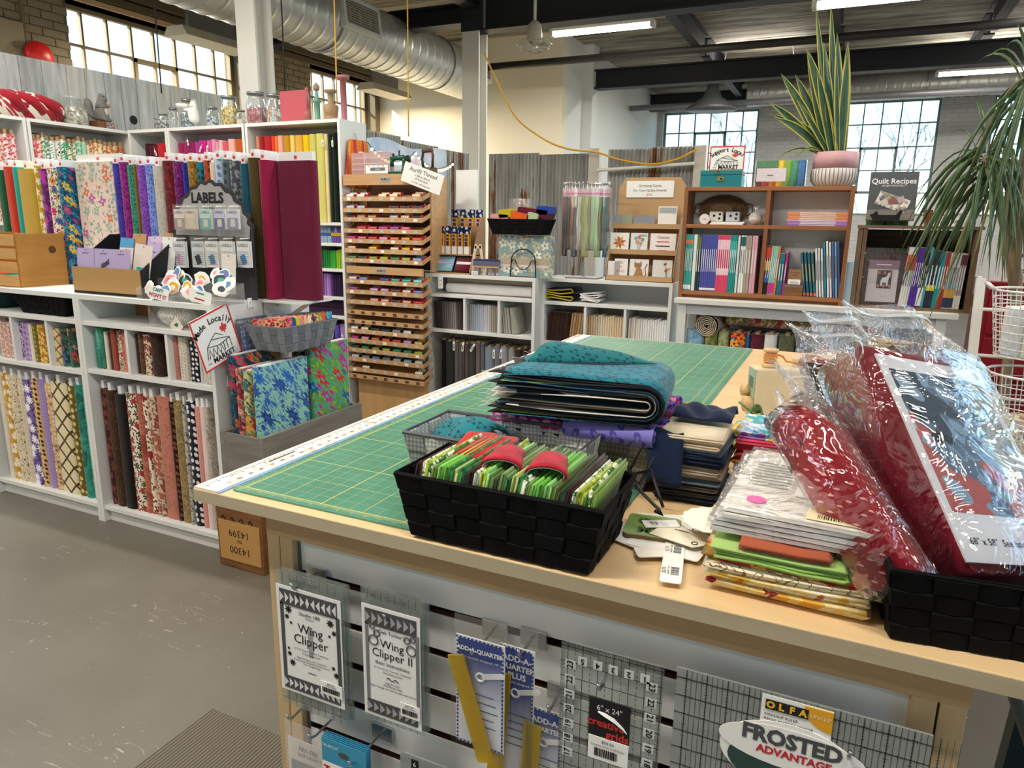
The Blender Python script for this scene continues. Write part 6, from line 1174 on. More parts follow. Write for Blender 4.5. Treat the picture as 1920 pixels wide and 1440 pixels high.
for k in range(6): ob('corner_patch', MB().box(w*(.34+.13*(k % 3)), -.0036, h*(.34+.25*(k//3)), w*(.39+.13*(k % 3)), -.003, h*(.39+.25*(k//3))), P('c9764f', .6), t)
ob('horse_shape', MB().prism([(w*q, h*s) for q, s in ((.42, .36), (.45, .36), (.46, .43), (.54, .43), (.55, .36), (.58, .36), (.59, .48), (.61, .55), (.63, .54), (.62, .6), (.57, .62), (.54, .54), (.45, .52), (.41, .46))], 'y', -.0042, -.003), P('d9d6dc', .6), t)
ob('sleeve', MB().box(-.004, -.008, -.0, w+.004, -.0072, h+.02), clear('ffffff', .07, .05, 0, .35, 12), t)
hb = PY(1750, 470, 3.22).z-CZ-.0145
books('in the weathered crate', 'books in the weathered crate', 3.21, 520, CZ+.0145, [
 (1690, 1707, 4, 'white and orange', 'dedcd8', hb+.012, ((.62, .88, P('d9522f', .5)),), .07, GREYP), (1707, 1722, 4, 'purple', '56319a', hb+.012, (), .07), (1722, 1732, 3, 'black and cream', '2c2a2e', hb-.005, ((.02, .35, PW),), .06), (1732, 1737, 1, 'tall teal', '4a9aa5', hb+.014, (), .06), (1737, 1752, 2, 'navy', '26303f', hb, ((.3, .4, P('d9c62a', .5)),), .06), (1752, 1763, 2, 'teal', '1f8f93', hb-.008, (), .06), (1763, 1772, 2, 'red', 'a83a34', hb-.006, (), .05), (1772, 1793, 5, 'grey and blue', 'c9c6c4', hb-.01, ((.02, .2, P('2c3a52', .5)), (.2, .36, P('c99a4a', .5)), (.36, .5, P('a9c6cc', .5))), .05, GREYP), (1793, 1806, 3, 'patterned grey', '9a908c', hb-.012, ((.8, .98, P('5a2f34', .5)), (.0, .25, P('d6d2ca', .5))), .04)], .17)
tag(ob('paper_pattern', MB().box(0, 0, 0, .03, .17, .22), P('a9c3d6', .4), loc=(kx0-.016-.018, 3.22, CZ+.0005)), 'pale blue pattern packet standing between bookcase and crate', 'packet')
# ------------------------------------------------------------------ things on top of the bookcase and crate
def leafshape(): return [(0, -.5), (.06, -.5), (.05, -.28), (.33, -.33), (.28, -.2), (.5, .05), (.4, .08), (.44, .24), (.28, .18), (.24, .26), (.12, .12), (.17, .4), (.08, .36), (0, .55)]
def market(t, w, h, words, curve=None):
    """white card with red edge, arched words, maple leaf and market hall drawing; x right, z up, facing -y"""
    R_ = REDM; bw_ = w*.035
    ob('card', MB().box(0, 0, 0, w, .003, h), PAPER, t)
    for q in ((0, 0, bw_, h), (w-bw_, 0, w, h), (bw_, 0, w-bw_, bw_), (bw_, h-bw_, w-bw_, h)): ob('red_edge', MB().box(q[0], -.001, q[1], q[2], 0, q[3]), R_, t)
    n = len(words); sz = w*.17
    for i, c in enumerate(words):
        if c == ' ': continue
        a = (i-(n-1)/2)/n*1.7; text(c, sz, INK, t, face((w/2+w*.62*math.sin(a), -.0012, h*.84-w*.52*(1-math.cos(a))), (math.cos(a), 0, -math.sin(a)), (math.sin(a), 0, math.cos(a))), bold=sz*.02)
    lf = leafshape(); pts = [(w*.73+x*w*.2, h*.62+z*h*.2) for x, z in lf]+[(w*.73-x*w*.2, h*.62+z*h*.2) for x, z in lf[::-1] if x > 0]
    ob('maple_leaf', MB().prism(pts, 'y', -.0012, 0), R_, t)
    def ln(p): ob('drawing_line', MB().tube([(x*w, -.001, z*h) for x, z in p], w*.007, 4), INK, t)
    ln([(.15, .2), (.22, .42), (.36, .52), (.62, .46), (.8, .40), (.8, .22)]); ln([(.22, .42), (.5, .36), (.8, .40)]); ln([(.36, .52), (.5, .6), (.66, .5)])
    for k in range(4): ln([(.2+.1*k, .2), (.25+.1*k, .36), (.3+.1*k, .2)])
    ln([(.62, .22), (.62, .36)]); ln([(.7, .22), (.7, .37)])
    text('MARKET', w*.15, INK, t, face((w*.55, -.0012, h*.13), (1, 0, 0), (0, 0, 1)), bold=w*.004); text('THE', w*.05, INK, t, face((w*.16, -.0012, h*.12), (1, 0, 0), (0, 0, 1)))
a = PY(1328, 320, 3.30); b = PY(1398, 272, 3.30)
TT = PY(1330, 348, 3.3)
t = T('market_sign', 'white market sign with red edge standing on the teal tin box', 'sign', (a.x, 3.31, a.z)); market(t, b.x-a.x, b.z-a.z, 'Support Local')
a0, a1 = PY(1314, 345, 3.3), PY(1393, 322, 3.3)
t = T('tin_box', 'teal metal cash tin with brass latch on the bookcase', 'box', (a0.x, 3.27, bz1+.0005)); w, h = a1.x-a0.x, a.z-bz1-.001; TE = P('1c7f86', .35, .2)
ob('body', MB().box(0, 0, 0, w, .12, h*.72), TE, t, bev=.003); ob('lid', MB().box(-.001, -.002, h*.72, w+.001, .122, h), TE, t, bev=.003); BR = P('b59a55', .3, .9)
ob('latch_plate', MB().prism(rrect(.036, .02, .006, 2, w*.5, h*.5), 'y', -.006, -.002), BR, t); ob('latch_keyhole', MB().prism(rrect(.012, .01, .003, 2, w*.52, h*.5), 'y', -.008, -.006), INK, t); ob('hasp', MB().tube([(w*.42, -.006, h*.8), (w*.36, -.006, h*.9), (w*.44, -.006, h*.96)], .004, 6), BR, t)
a, b = PY(1415, 346, 3.29), PY(1512, 300, 3.29)
t = T('fabric_pack', 'rainbow fabric pack in cellophane beside the pink pot', 'package', (a.x, 3.30, bz1+.0005)); w, h = b.x-a.x, b.z-bz1
for k, c in enumerate(('7a1a3a', 'c93a4a', 'e07a2a', 'e6c22a', '7aa83a', '2f8a6a', '2a6aa5')): ob('fold', MB().prism(rrect(w*.14, h, .006, 2, w*(.07+.143*k), h/2), 'y', 0, .06), f(c), t, True)
ob('paper_label', MB().box(w*.02, -.004, h*.22, w*.62, -.002, h*.72), P('e0dae0', .6), t); ob('green_top', MB().box(0, -.003, h*.74, w*.45, -.001, h), P('4a8a5a', .6), t); tx(t, '~~~~', w*.3, h*.45, -.0046, .018, GREYP); ob('wrap', MB().box(-.003, -.007, 0, w+.003, .064, h+.003), clear('ffffff', .08, .06, 0, .5, 18), t)
# snake plant in a pink and white pot
pp = PY(1562, 346, 3.36); pz = bz1+.0005
sp_ = T('snake_plant', 'tall snake plant with yellow edged leaves in a pink pot', 'plant', (pp.x, 3.36, pz))
pot = ob('pot', MB().lathe([(.0, .0), (.085, .0), (.108, .03), (.112, .06), (.108, .09)], 28), P('d9d3cd', .5), sp_, True); ob('pink_rim', MB().lathe([(.108, .09), (.106, .17), (.1, .172), (.096, .15)], 28), P('cf9ea3', .5), pot, True)
for k in range(36):
    a = k*2*PI/36; ob('groove', MB().tube([(.087*math.cos(a), .087*math.sin(a), .005), (.110*math.cos(a), .110*math.sin(a), .032), (.1135*math.cos(a), .1135*math.sin(a), .06), (.1095*math.cos(a), .1095*math.sin(a), .088)], .0018, 4), P('6a5d58', .7), pot)
ob('soil', MB().cyl((0, 0, .13), (0, 0, .14), .098, n=20), P('3a2c22', .9), sp_)
LG = wood('1f3a2c', '3f6248', 2., 'z', .4, 6., .02); LY = P('b9b04a', .5)
def blade(par, base, tip, w, bow, mat, margin=None, nm='leaf', roll=0., seg=9):
    """long tapering leaf from base to tip, arched by bow; optional coloured margin following its edge"""
    b_, t_ = Vector(base), Vector(tip); d = t_-b_; sd = Vector((0, 0, 1)).cross(d); sd = sd.normalized() if sd.length > 1e-4 else Vector((1, 0, 0))
    if roll is not None: sd = (Matrix.Rotation(roll, 3, d.normalized()) @ (_rt-d.normalized()*_rt.dot(d.normalized())).normalized())
    n = d.normalized().cross(sd); pts = []
    for k in range(seg+1):
        u = k/seg; c = b_+d*u+Vector((0, 0, 1))*(bow*4*u*(1-u)); ww = w*(.55+.45*math.sin(min(u*1.9, 1.57)))*(1-u**3.2)+.0006; pts.append((c, ww))
    L = ob(nm, MB().add([tuple(c-sd*q*(.74 if margin else 1)/2) for c, q in pts]+[tuple(c+n*q*.10) for c, q in pts]+[tuple(c+sd*q*(.74 if margin else 1)/2) for c, q in pts], [(r*(seg+1)+k, r*(seg+1)+k+1, (r+1)*(seg+1)+k+1, (r+1)*(seg+1)+k) for r in range(2) for k in range(seg)]), mat, par, True, solid=.002 if margin else .001)
    if margin:
        o = [c-sd*q/2 for c, q in pts]+[c+sd*q/2 for c, q in pts[::-1]]; i_ = [c-sd*q*.37 for c, q in pts]+[c+sd*q*.37 for c, q in pts[::-1]]; N = len(o)
        ob('leaf_margin', MB().add([tuple(v) for v in o+i_], [(k, k+1, N+k+1, N+k) for k in range(N-1)]), margin, L, True, solid=.002)
    return L
org = Vector((pp.x, 3.36, pz))
for i, (px, py, w, yo, bow, bxo) in enumerate(((1530, 15, .05, .0, 0, -.02), (1558, 8, .055, .03, 0, .0), (1513, 92, .04, .0, 0, -.03), (1545, 80, .05, -.04, 0, -.01), (1590, 78, .05, .04, 0, .03), (1590, 95, .045, -.02, 0, .02), (1512, 90, .05, -.05, .02, .0), (1464, 138, .05, .02, .02, -.04), (1491, 140, .05, .05, .01, -.03), (1442, 192, .055, -.02, .03, -.05), (1443, 213, .05, .05, .03, -.05), (1454, 222, .055, -.05, .04, -.04), (1470, 232, .05, .0, .05, -.05), (1568, 105, .05, -.05, 0, .01), (1532, 130, .045, -.06, 0, -.01), (1553, 115, .05, .06, 0, .01), (1495, 188, .035, -.07, .02, -.02), (1515, 130, .045, .03, 0, -.02), (1570, 60, .045, .02, 0, .02), (1455, 300, .025, -.03, .06, -.05), (1492, 296, .02, -.08, .05, -.04))):
    tip = PY(px, py, 3.36+yo)-org; blade(sp_, (bxo, yo*.6, .135), tip, w*1.25, bow+R.uniform(-.012, .012), LG, LY, roll=R.uniform(-.7, .7))
# book on a cat shaped easel
a, b = PY(1622, 418, 3.26), PY(1735, 292, 3.26)
t = T('cookbook', 'dark grey quilt recipes book standing on the crate', 'book', (a.x, 3.27, kz1+.03), 0, None, (-.16, 0, 0)); w, h = b.x-a.x-.01, .235
ob('cover', MB().box(0, 0, 0, w, .014, h), P('4b4f55', .35), t); ob('plank_picture', MB().box(0, -.001, 0, w, 0, h*.22), wood('6a625c', '8a827a', 1., 'x'), t); tx(t, 'Quilt Recipes', w*.5, h*.80, -.0006, .036, WHITE, bold=.0005); tx(t, 'BY JEN KINGWELL', w*.5, h*.71, -.0006, .012, PW)
ob('quilt_roll', MB(Matrix.Translation((w*.5, -.002, h*.38)) @ Matrix.Rotation(.35, 4, 'Y')).box(-w*.32, -.001, -h*.14, w*.36, 0, h*.14), f('8f8a8c', 'bigflower', ('c98a84', 'e0dcd6', '5a6068', 'b5a58a'), 1.6), t)
for k in range(3): ob('quilt_block', MB(Matrix.Translation((w*(.35+.17*k), -.0042, h*(.36+.03*k))) @ Matrix.Rotation(.35+.78, 4, 'Y')).box(-w*.07, -.0006, -w*.07, w*.07, 0, w*.07), P(['cfc6b8', '8a5a52', 'b5a5a8'][k], .6), t)
t = T('book_easel', 'black cat shaped easel holding the quilt recipes book', 'easel', (a.x+w*.42, 3.225, kz1+.0045)); 
ob('cat_plate', MB().prism([(-.065, 0), (-.055, 0), (-.045, .02), (.035, .02), (.045, 0), (.055, 0), (.06, .045), (.07, .075), (.055, .07), (.04, .05), (-.035, .05), (-.045, .07), (-.06, .055), (-.075, .05), (-.06, .03)], 'y', 0, .006), BLACKM, t); ob('ledge', MB().box(-.06, .006, .018, .06, .10, .024), BLACKM, t); ob('rear_strut', MB().box(-.006, .06, 0, .006, .1, .02), BLACKM, t)
tag(ob('green_card', MB().box(0, 0, 0, .19, .004, .06), P('3f7a3a', .6), loc=(a.x+.005, 3.35, kz1+.0045)), 'green card propped behind the cat shaped easel', 'card')
a, b = PY(1730, 423, 3.24), PY(1812, 392, 3.24)
t = T('berry_basket', 'small brown wooden basket with a handwritten sale card', 'basket', ((a.x+b.x)/2, 3.28, kz1+.0045)); w = (b.x-a.x); BB = wood('7a4a2c', '96603a', 1., 'x')
for s in (-1, 1): ob('side_slat', MB().add([(-w*.42, s*.045, 0), (w*.42, s*.045, 0), (w*.5, s*.06, .075), (-w*.5, s*.06, .075)], [(0, 1, 2, 3)]), BB, t, solid=.003); ob('end_slat', MB().add([(s*w*.42, -.045, 0), (s*w*.42, .045, 0), (s*w*.5, .06, .075), (s*w*.5, -.06, .075)], [(0, 1, 2, 3)]), BB, t, solid=.003)
ob('bottom', MB().box(-w*.42, -.045, 0, w*.42, .045, .004), BB, t); cdn = ob('sale_card', MB().box(-w*.3, -.068, -.005, w*.42, -.066, .078), PAPER, t); text('12 wt   30%', .024, INK, cdn, face((w*.06, -.0686, .052), (1, 0, 0), (0, 0, 1)), shear=.25); text('Aurifil  off', .022, INK, cdn, face((w*.04, -.0686, .02), (1, 0, 0), (0, 0, 1)), shear=.25)
# ------------------------------------------------------------------ right edge: red cabinet, palm, ladder with wire baskets
t = T('tool_cabinet', 'dark red metal drawer cabinet behind the white ladder stand', 'cabinet', (1.52, 3.1, 0)); RC = P('8a1420', .35, .3)
ob('body', MB().box(0, 0, 0, .62, .42, 1.16), RC, t, bev=.006)
for k in range(5): d_ = ob('drawer', MB().box(.015, -.012, .1+k*.205, .605, 0, .29+k*.205), P('94202a', .3, .3), t, bev=.004); ob('handle', MB().box(.05, -.026, .265+k*.205, .57, -.012, .28+k*.205), P('7a1420', .3, .3), d_)
a = PY(1895, 522, 3.15); t = T('handwritten_sign', 'white handwritten card standing on the red cabinet', 'sign', (a.x-.11, 3.16, 1.1605)); ob('card', MB().box(0, 0, 0, .3, .003, .17), PAPER, t); tx(t, 'Fa', .15, .11, -.0006, .045, shear=.25); tx(t, 'for', .15, .05, -.0006, .045, shear=.25)
pl = T('dracaena', 'spiky leaved dracaena palm with long drooping leaves at the right', 'plant', (1.56, 2.72, 0)); PG = [wood('2c4a2c', '56703f', 2., 'z', .45, 5., .02), wood('35522f', '6b7d48', 2., 'z', .45, 5., .02), P('8f8a58', .6)]
ob('pot', MB().lathe([(.0, 0), (.12, 0), (.16, .26), (.17, .28), (.15, .28), (.14, .24)], 20), P('8a4a32', .7), pl, True); TB = wood('7a6650', '9a8468', 2., 'z', .8, 5., .4)
porg = Vector((1.56, 2.72, 0)); CR = [PY(1848, 292, 2.72)-porg, PY(1893, 308, 2.78)-porg, PY(1935, 160, 2.7)-porg]
ob('trunk', MB().tube([(0, 0, .2), (.02, 0, .7), (.0, 0, 1.2), CR[0]], [.03, .022, .018, .013], 8), TB, pl, True)
for c in CR[1:]: ob('branch', MB().tube([(.0, 0, 1.1), (c.x*.6, c.y, (1.1+c.z)/2), c], [.016, .014, .011], 8), TB, pl, True)
for ci, c in enumerate(CR):
    for k in range(56):
        a = R.uniform(0, 2*PI); el = R.choice([R.uniform(-.2, .4), R.uniform(-.6, .2), R.uniform(.5, 1.4) if k % 4 == 0 else R.uniform(-.2, .5)]); L = R.uniform(.30, .52)
        b0 = c+Vector((math.cos(a)*.012, math.sin(a)*.012, R.uniform(-.05, .03)))
        droop = -(.50 if el < .5 else .02)*R.uniform(.45, 1.)
        tip = b0+Vector((math.cos(a)*math.cos(el)*L*.52, math.sin(a)*math.cos(el)*L*.52, math.sin(el)*L*.55+droop))
        blade(pl, b0, tip, R.uniform(.012, .02), .10*math.cos(el), PG[0 if R.random() < .6 else (1 if R.random() < .8 else 2)], None, 'leaf', R.uniform(-.8, .8), 7)
ld = T('ladder_stand', 'white wooden ladder stand holding round wire baskets', 'stand', (1.42, 2.55, 0)); LWm = P('e3e1da', .5)
p1 = PY(1840, 522, 2.62)
for x, in ((0.,), (.42,)): ob('rail', MB().add([(x-.016+.01, -.2, 0), (x+.016+.01, -.2, 0), (x+.016, .07, p1.z), (x-.016, .07, p1.z), (x-.016+.01, -.17, 0), (x+.016+.01, -.17, 0), (x+.016, .1, p1.z), (x-.016, .1, p1.z)], [(0, 1, 2, 3), (4, 7, 6, 5), (0, 4, 5, 1), (3, 2, 6, 7), (0, 3, 7, 4), (1, 5, 6, 2)]), LWm, ld)
for z in (.25, .55, .74, .9, 1.08): ob('rung', MB().cyl((.0, -.185+.26*z/p1.z, z), (.42, -.185+.26*z/p1.z, z), .007, n=8), LWm, ld)
def wirebasket(px, py0, py1, y, r0, r1, label):
    a, b = PY(px, py1, y), PY(px, py0, y); t = T('wire_basket', label, 'basket', (a.x, y, a.z)); h = b.z-a.z; WM = P('e6e4de', .4, .2)
    for k in range(9):
        u = k/8; r = r0+(r1-r0)*u; ob('hoop', MB().tube([(r*math.cos(q*PI/14), r*math.sin(q*PI/14), u*h) for q in range(28)], .0024 if k < 8 else .005, 5, True), WM, t, True)
    for q in range(26):
        c, s = math.cos(q*2*PI/26), math.sin(q*2*PI/26); ob('upright_wire', MB().tube([(c*.02, s*.02, 0), (c*r0, s*r0, 0), (c*(r0+r1)/2, s*(r0+r1)/2, h*.5), (c*r1, s*r1, h)], .0018, 4), WM, t)
    ob('handle', MB().tube([(-r1, -.04, h), (-r1-.02, -.03, h+.02), (-r1-.02, .03, h+.02), (-r1, .04, h)], .007, 6), WM, t, True); return t, h
w1, h1 = wirebasket(1935, 545, 668, 2.38, .12, .155, 'upper round white wire basket of rolled white fabric'); w2, h2_ = wirebasket(1925, 700, 850, 2.30, .13, .165, 'lower round white wire basket of patterned fabrics')
for i in range(7):
    a = i*2*PI/7; o = ob('fabric_roll', MB().prism([(.034*math.cos(q*PI/8), .034*math.sin(q*PI/8)) for q in range(16)], 'z', 0, .17), f(['e6e3de', 'd6dce3', 'e0dccc'][i % 3]), loc=w1.location+Vector((.075*math.cos(a), .075*math.sin(a), .006))); tag(o, 'small %s fabric roll, %s around the upper wire basket' % (['white', 'pale blue', 'cream'][i % 3], nth(i+1)), 'fabric', 'white rolls in the upper wire basket')
for i, (c, w_) in enumerate((('2a2320', 'black'), ('8f8a6a', 'green floral'), ('b5a58a', 'beige floral'), ('5a3a2f', 'brown'))):
    a = i*PI/2+.6; o = ob('folded_fabric', MB().sphere((0, 0, .055), .075, .07, .055, 12, 8), f(c, 'bigflower', ('d6c9b0', '8a4a3a', '4a5a3a', c), 2.) if i else f(c), smooth=True, loc=w2.location+Vector((.06*math.cos(a), .06*math.sin(a), .006+.02*i))); tag(o, w_+' crumpled fabric in the lower wire basket', 'fabric')
# teal trestle under the right table edge
t = T('stool', 'dark teal painted stool beside the cutting table', 'stool', (1.20, .16, 0)); TS = P('17323c', .45)
for x, y in ((.04, .0), (.40, .0), (.04, .34), (.40, .34)): ob('leg', MB().add([(x-.02, y-.02, 0), (x+.025, y-.02, 0), (x+.025, y+.02, 0), (x-.02, y+.02, 0), (x*.8-.02+.04, y-.02, .66), (x*.8+.025+.04, y-.02, .66), (x*.8+.025+.04, y+.02, .66), (x*.8-.02+.04, y+.02, .66)], [(0, 3, 2, 1), (4, 5, 6, 7), (0, 1, 5, 4), (1, 2, 6, 5), (2, 3, 7, 6), (3, 0, 4, 7)]), TS, t)
for y in (0, .34): ob('stretcher', MB().cyl((.06, y, .52), (.40, y, .52), .012), P('1c4a5c', .45), t)
for x in (.06, .40): ob('stretcher', MB().cyl((x, 0, .45), (x, .34, .45), .012), P('1c4a5c', .45), t)
ob('seat', MB().box(.03, -.03, .66, .43, .38, .69), TS, t, bev=.01)
# ------------------------------------------------------------------ on and around the low shelves
LZ = 1.0605
# crate at the far left
a = PY(33, 500, 1.275); t = T('wooden_crate', 'plywood crate with slatted front at the far left of the low shelf', 'crate', (a.x-.4, 1.275, LZ)); CP = wood('b98545', 'd3a262', .6, 'x', .5, 8., .05); CPS = wood('a3702f', 'bb8640', .6, 'y', .5, 6., .05)
for k in range(4): ob('slat', MB().box(0, 0, .004+k*.062, .39, .008, .054+k*.062), CP, t, bev=.001)
for k in range(4): ob('slat', MB().box(0, .232, .004+k*.062, .39, .24, .054+k*.062), CP, t)
for x in (0, .388): ob('end_panel', MB().box(x, .008, 0, x+.012, .232, .245), CPS, t)
ob('hand_hole', MB().cyl((.3995, .17, .17), (.4006, .17, .17), .018, n=16), P('5a3a18', .8), t); ob('base', MB().box(.0, .008, 0, .388, .232, .006), CP, t)
for i, (c, w_) in enumerate((('c9402c', 'red'), ('1f5a3c', 'green'), ('2aa59b', 'turquoise'))): o = ob('folded_fabric', MB().prism(rrect(.1, .04, .012, 3), 'y', 0, .2), f(c), loc=(a.x-.33+.11*i, 1.295, LZ+.03)); tag(o, w_+' folded fabric inside the plywood crate', 'fabric')
# black tray of label packs
x0, x1 = PY(137, 525, 1.27).x, PY(263, 530, 1.27).x; w = x1-x0
t = T('display_tray', 'black card tray with brown front full of sewing label packs', 'tray', (x0, 1.27, LZ)); BKC = P('1a1a1c', .6)
ob('front', MB().box(0, 0, .012, w, .004, .115), P('b08a55', .7), t); ob('front_trim', MB().box(-.006, .004, 0, w+.006, .008, .115), BKC, t)
for x in (-.006, w): ob('side', MB().prism([(.008, 0), (.25, 0), (.25, .25), (.2, .25), (.008, .115)], 'x', x, x+.006), BKC, t)
ob('floor', MB().box(0, .008, 0, w, .25, .006), BKC, t); ob('back', MB().box(0, .246, 0, w, .25, .2), BKC, t)
def pack(x, y, z, w, h, mat, label, lines=(), rot=0., tilt=-.25, tm=INK, blob=None):
    t = T('label_pack', label, 'card', (x, y, z), 0, None, (tilt, rot, 0)); ob('card', MB().box(-w/2, 0, 0, w/2, .003, h), mat, t)
    for i, (s, zz, sz) in enumerate(lines): tx(t, s, 0, h*zz, -.0006, sz, tm)
    if blob: ob('sample', MB().prism(rrect(w*.5, h*.35, .006, 3, w*blob[1], h*.32), 'y', -.0016, -.0004), P(blob[0], .6), t)
    ob('hang_hole', MB().cyl((0, -.0008, h*.95), (0, 0, h*.95), .003, n=8), GREYP, t); return t
LIL = P('b5a5cf', .6)
for i, (fx, nm, bl) in enumerate(((.13, 'arched sticker', ('dcc9a5', 0)), (.40, 'Quilter sticker', ('eeeaf0', 0)), (.66, 'rainbow sticker', ('e8c06a', 0)))):
    p = pack(x0+w*fx, 1.285, LZ+.02, w*.26, .175, LIL, 'lilac label pack with %s in the front of the tray' % nm, (('~~~~~~~~~', .88, .011),), 0, -.12, GREYP, bl)
    if i == 1: text('Quilter', .034, INK, p, face((0, -.003, .10), (.82, 0, .57), (-.57, 0, .82)), bold=.001)
pack(x0+w*.88, 1.30, LZ+.03, w*.24, .19, P('e3d6cc', .6), 'teal topped label pack at the right of the tray', (('~~~~~~~', .8, .012),), .12, -.15, WHITE, ('2fa39b', 0))
for i, (fx, yy, zz, c, nm) in enumerate(((.34, .14, .09, '4a9ac9', 'blue'), (.52, .15, .11, 'b58a5a', 'brown kraft'), (.72, .16, .10, 'd9bcd9', 'pink'), (.9, .17, .115, 'b08a62', 'tan kraft'), (.48, .09, .05, 'e0d0c6', 'pale kite shaped'), (.64, .10, .05, '9a8fb0', 'mauve'), (.78, .12, .08, 'c0acd6', 'lavender'), (1.0, .13, .1, 'dedede', 'white barcode'))):
    pack(x0+w*fx, 1.27+yy, LZ+zz, w*.2, .15, P(c, .6), '%s label pack standing in the black tray' % nm, (('~~~~~~', .7, .012),), R.uniform(-.1, .15), -.2)
# LABELS board
x0, x1 = PY(330, 500, 1.46).x, PY(478, 500, 1.46).x; w = x1-x0; h = PY(395, 338, 1.46).z-LZ
t = T('label_board', 'silver scalloped stand lettered LABELS with hanging packs', 'display stand', (x0, 1.46, LZ)); SV = P('c2c2c4', .35, .5)
pts = [(0, 0), (w, 0)]
for k in range(40):
    u = k/39; a = PI*u; r = 1+.035*math.sin(u*PI*22)
    pts.append((w/2+w*.5*r*math.cos(a)*(1 if abs(math.cos(a)) > .75 else .85+.15*abs(math.cos(a))), h*.62+h*.38*r*math.sin(a)**1.4 if 0 < u < 1 else h*.55))
ob('board', MB().prism(pts, 'y', 0, .006), P('3c3d40', .4, .3), t); ob('silver_face', MB().prism([(w*.04+q[0]*.92, q[1]*.97 if q[1] > h*.5 else h*.66) for q in pts[2:]], 'y', -.001, 0), SV, t)
tx(t, 'LABELS', w*.48, h*.85, -.0016, .058, INK, bold=.0025); tx(t, 'by Kiln', w*.5, h*.765, -.0016, .02, INK, shear=.3)
ob('rear_prop', MB().box(w*.4, .006, 0, w*.6, .09, .008), P('3c3d40', .5), t)
def lpack(px, py, wpx, hpx, y, mat, label, fn=0):
    a = PY(px, py, y); b = PY(px+wpx, py+hpx, y); tt = T('label_pack', label, 'card', (a.x, y, b.z)); w_, h_ = b.x-a.x, a.z-b.z
    for k in range(3): ob('card', MB().box(k*.002, k*.004, 0, w_+k*.002, k*.004+.0015, h_), mat if k == 0 else PAPER, tt)
    ob('clear_sleeve', MB().box(-.003, -.002, -.002, w_+.003, -.0015, h_+.02), clear('ffffff', .05, .08, .06), tt); tx(tt, 'LABELS', w_/2, h_*.84, -.001, w_*.26)
    if fn == 0: ob('sample', MB().box(w_*.3, -.001, h_*.12, w_*.75, 0, h_*.5), P('d6cdbd', .6), tt); ob('colour_base', MB().box(0, -.0006, 0, w_, 0, h_*.55), P(label_c, .6), tt)
    else:
        for k in range(7): ob('print_line', MB().box(w_*.08, -.0008, h_*(.1+.08*k), w_*.92, 0, h_*(.115+.08*k)), GREYP, tt)
        ob('sample', MB(Matrix.Translation((w_*.5, -.001, h_*.3)) @ Matrix.Rotation(-.35, 4, 'Y')).box(-w_*.2, -.001, -h_*.18, w_*.2, 0, h_*.18), P(label_c, .6), tt)
    ob('hook', MB().tube([(w_/2, -.012, h_+.01), (w_/2, .045, h_+.012)], .0025, 5), WHITE, tt)
for i, (px, c, m_, nm) in enumerate(((325, 'a58f92', 'e6dede', 'mauve'), (346, 'd6bfa8', 'ead6c9', 'peach'), (374, '4fb0a8', 'bfe0da', 'turquoise'), (400, '4a5a9a', 'c9cfe6', 'navy'), (425, '7f84b0', 'd6d9ea', 'lilac'))): label_c = c; lpack(px, 392, 22, 38, 1.42, P(m_, .6), '%s label pack, %s from the left in the upper LABELS row' % (nm, nth(i+1)))
for i, (px, c, nm, m_) in enumerate(((323, 'c9a5bd', 'pink patch', 'dfe3e8'), (358, '3f4148', 'black patch', 'd6dde3'), (384, '5a7f9a', 'blue round', 'e9e9e9'), (412, 'b0b6bb', 'lined', 'e9e9e9'), (443, '4f7fae', 'blue patch', 'e6e9ec'))): label_c = c; lpack(px, 452, 27, 50, 1.42, P(m_, .6), '%s label pack, %s from the left in the lower LABELS row' % (nm, nth(i+1)), 1 if i > 1 else 1)
pack(PY(424, 545, 1.36).x, 1.37, LZ+.03, .075, .16, P('dfd6cf', .6), 'teal topped label pack standing before the LABELS board', (('~~~~~~~', .8, .011),), 0, -.1, WHITE, ('2fa39b', 0))
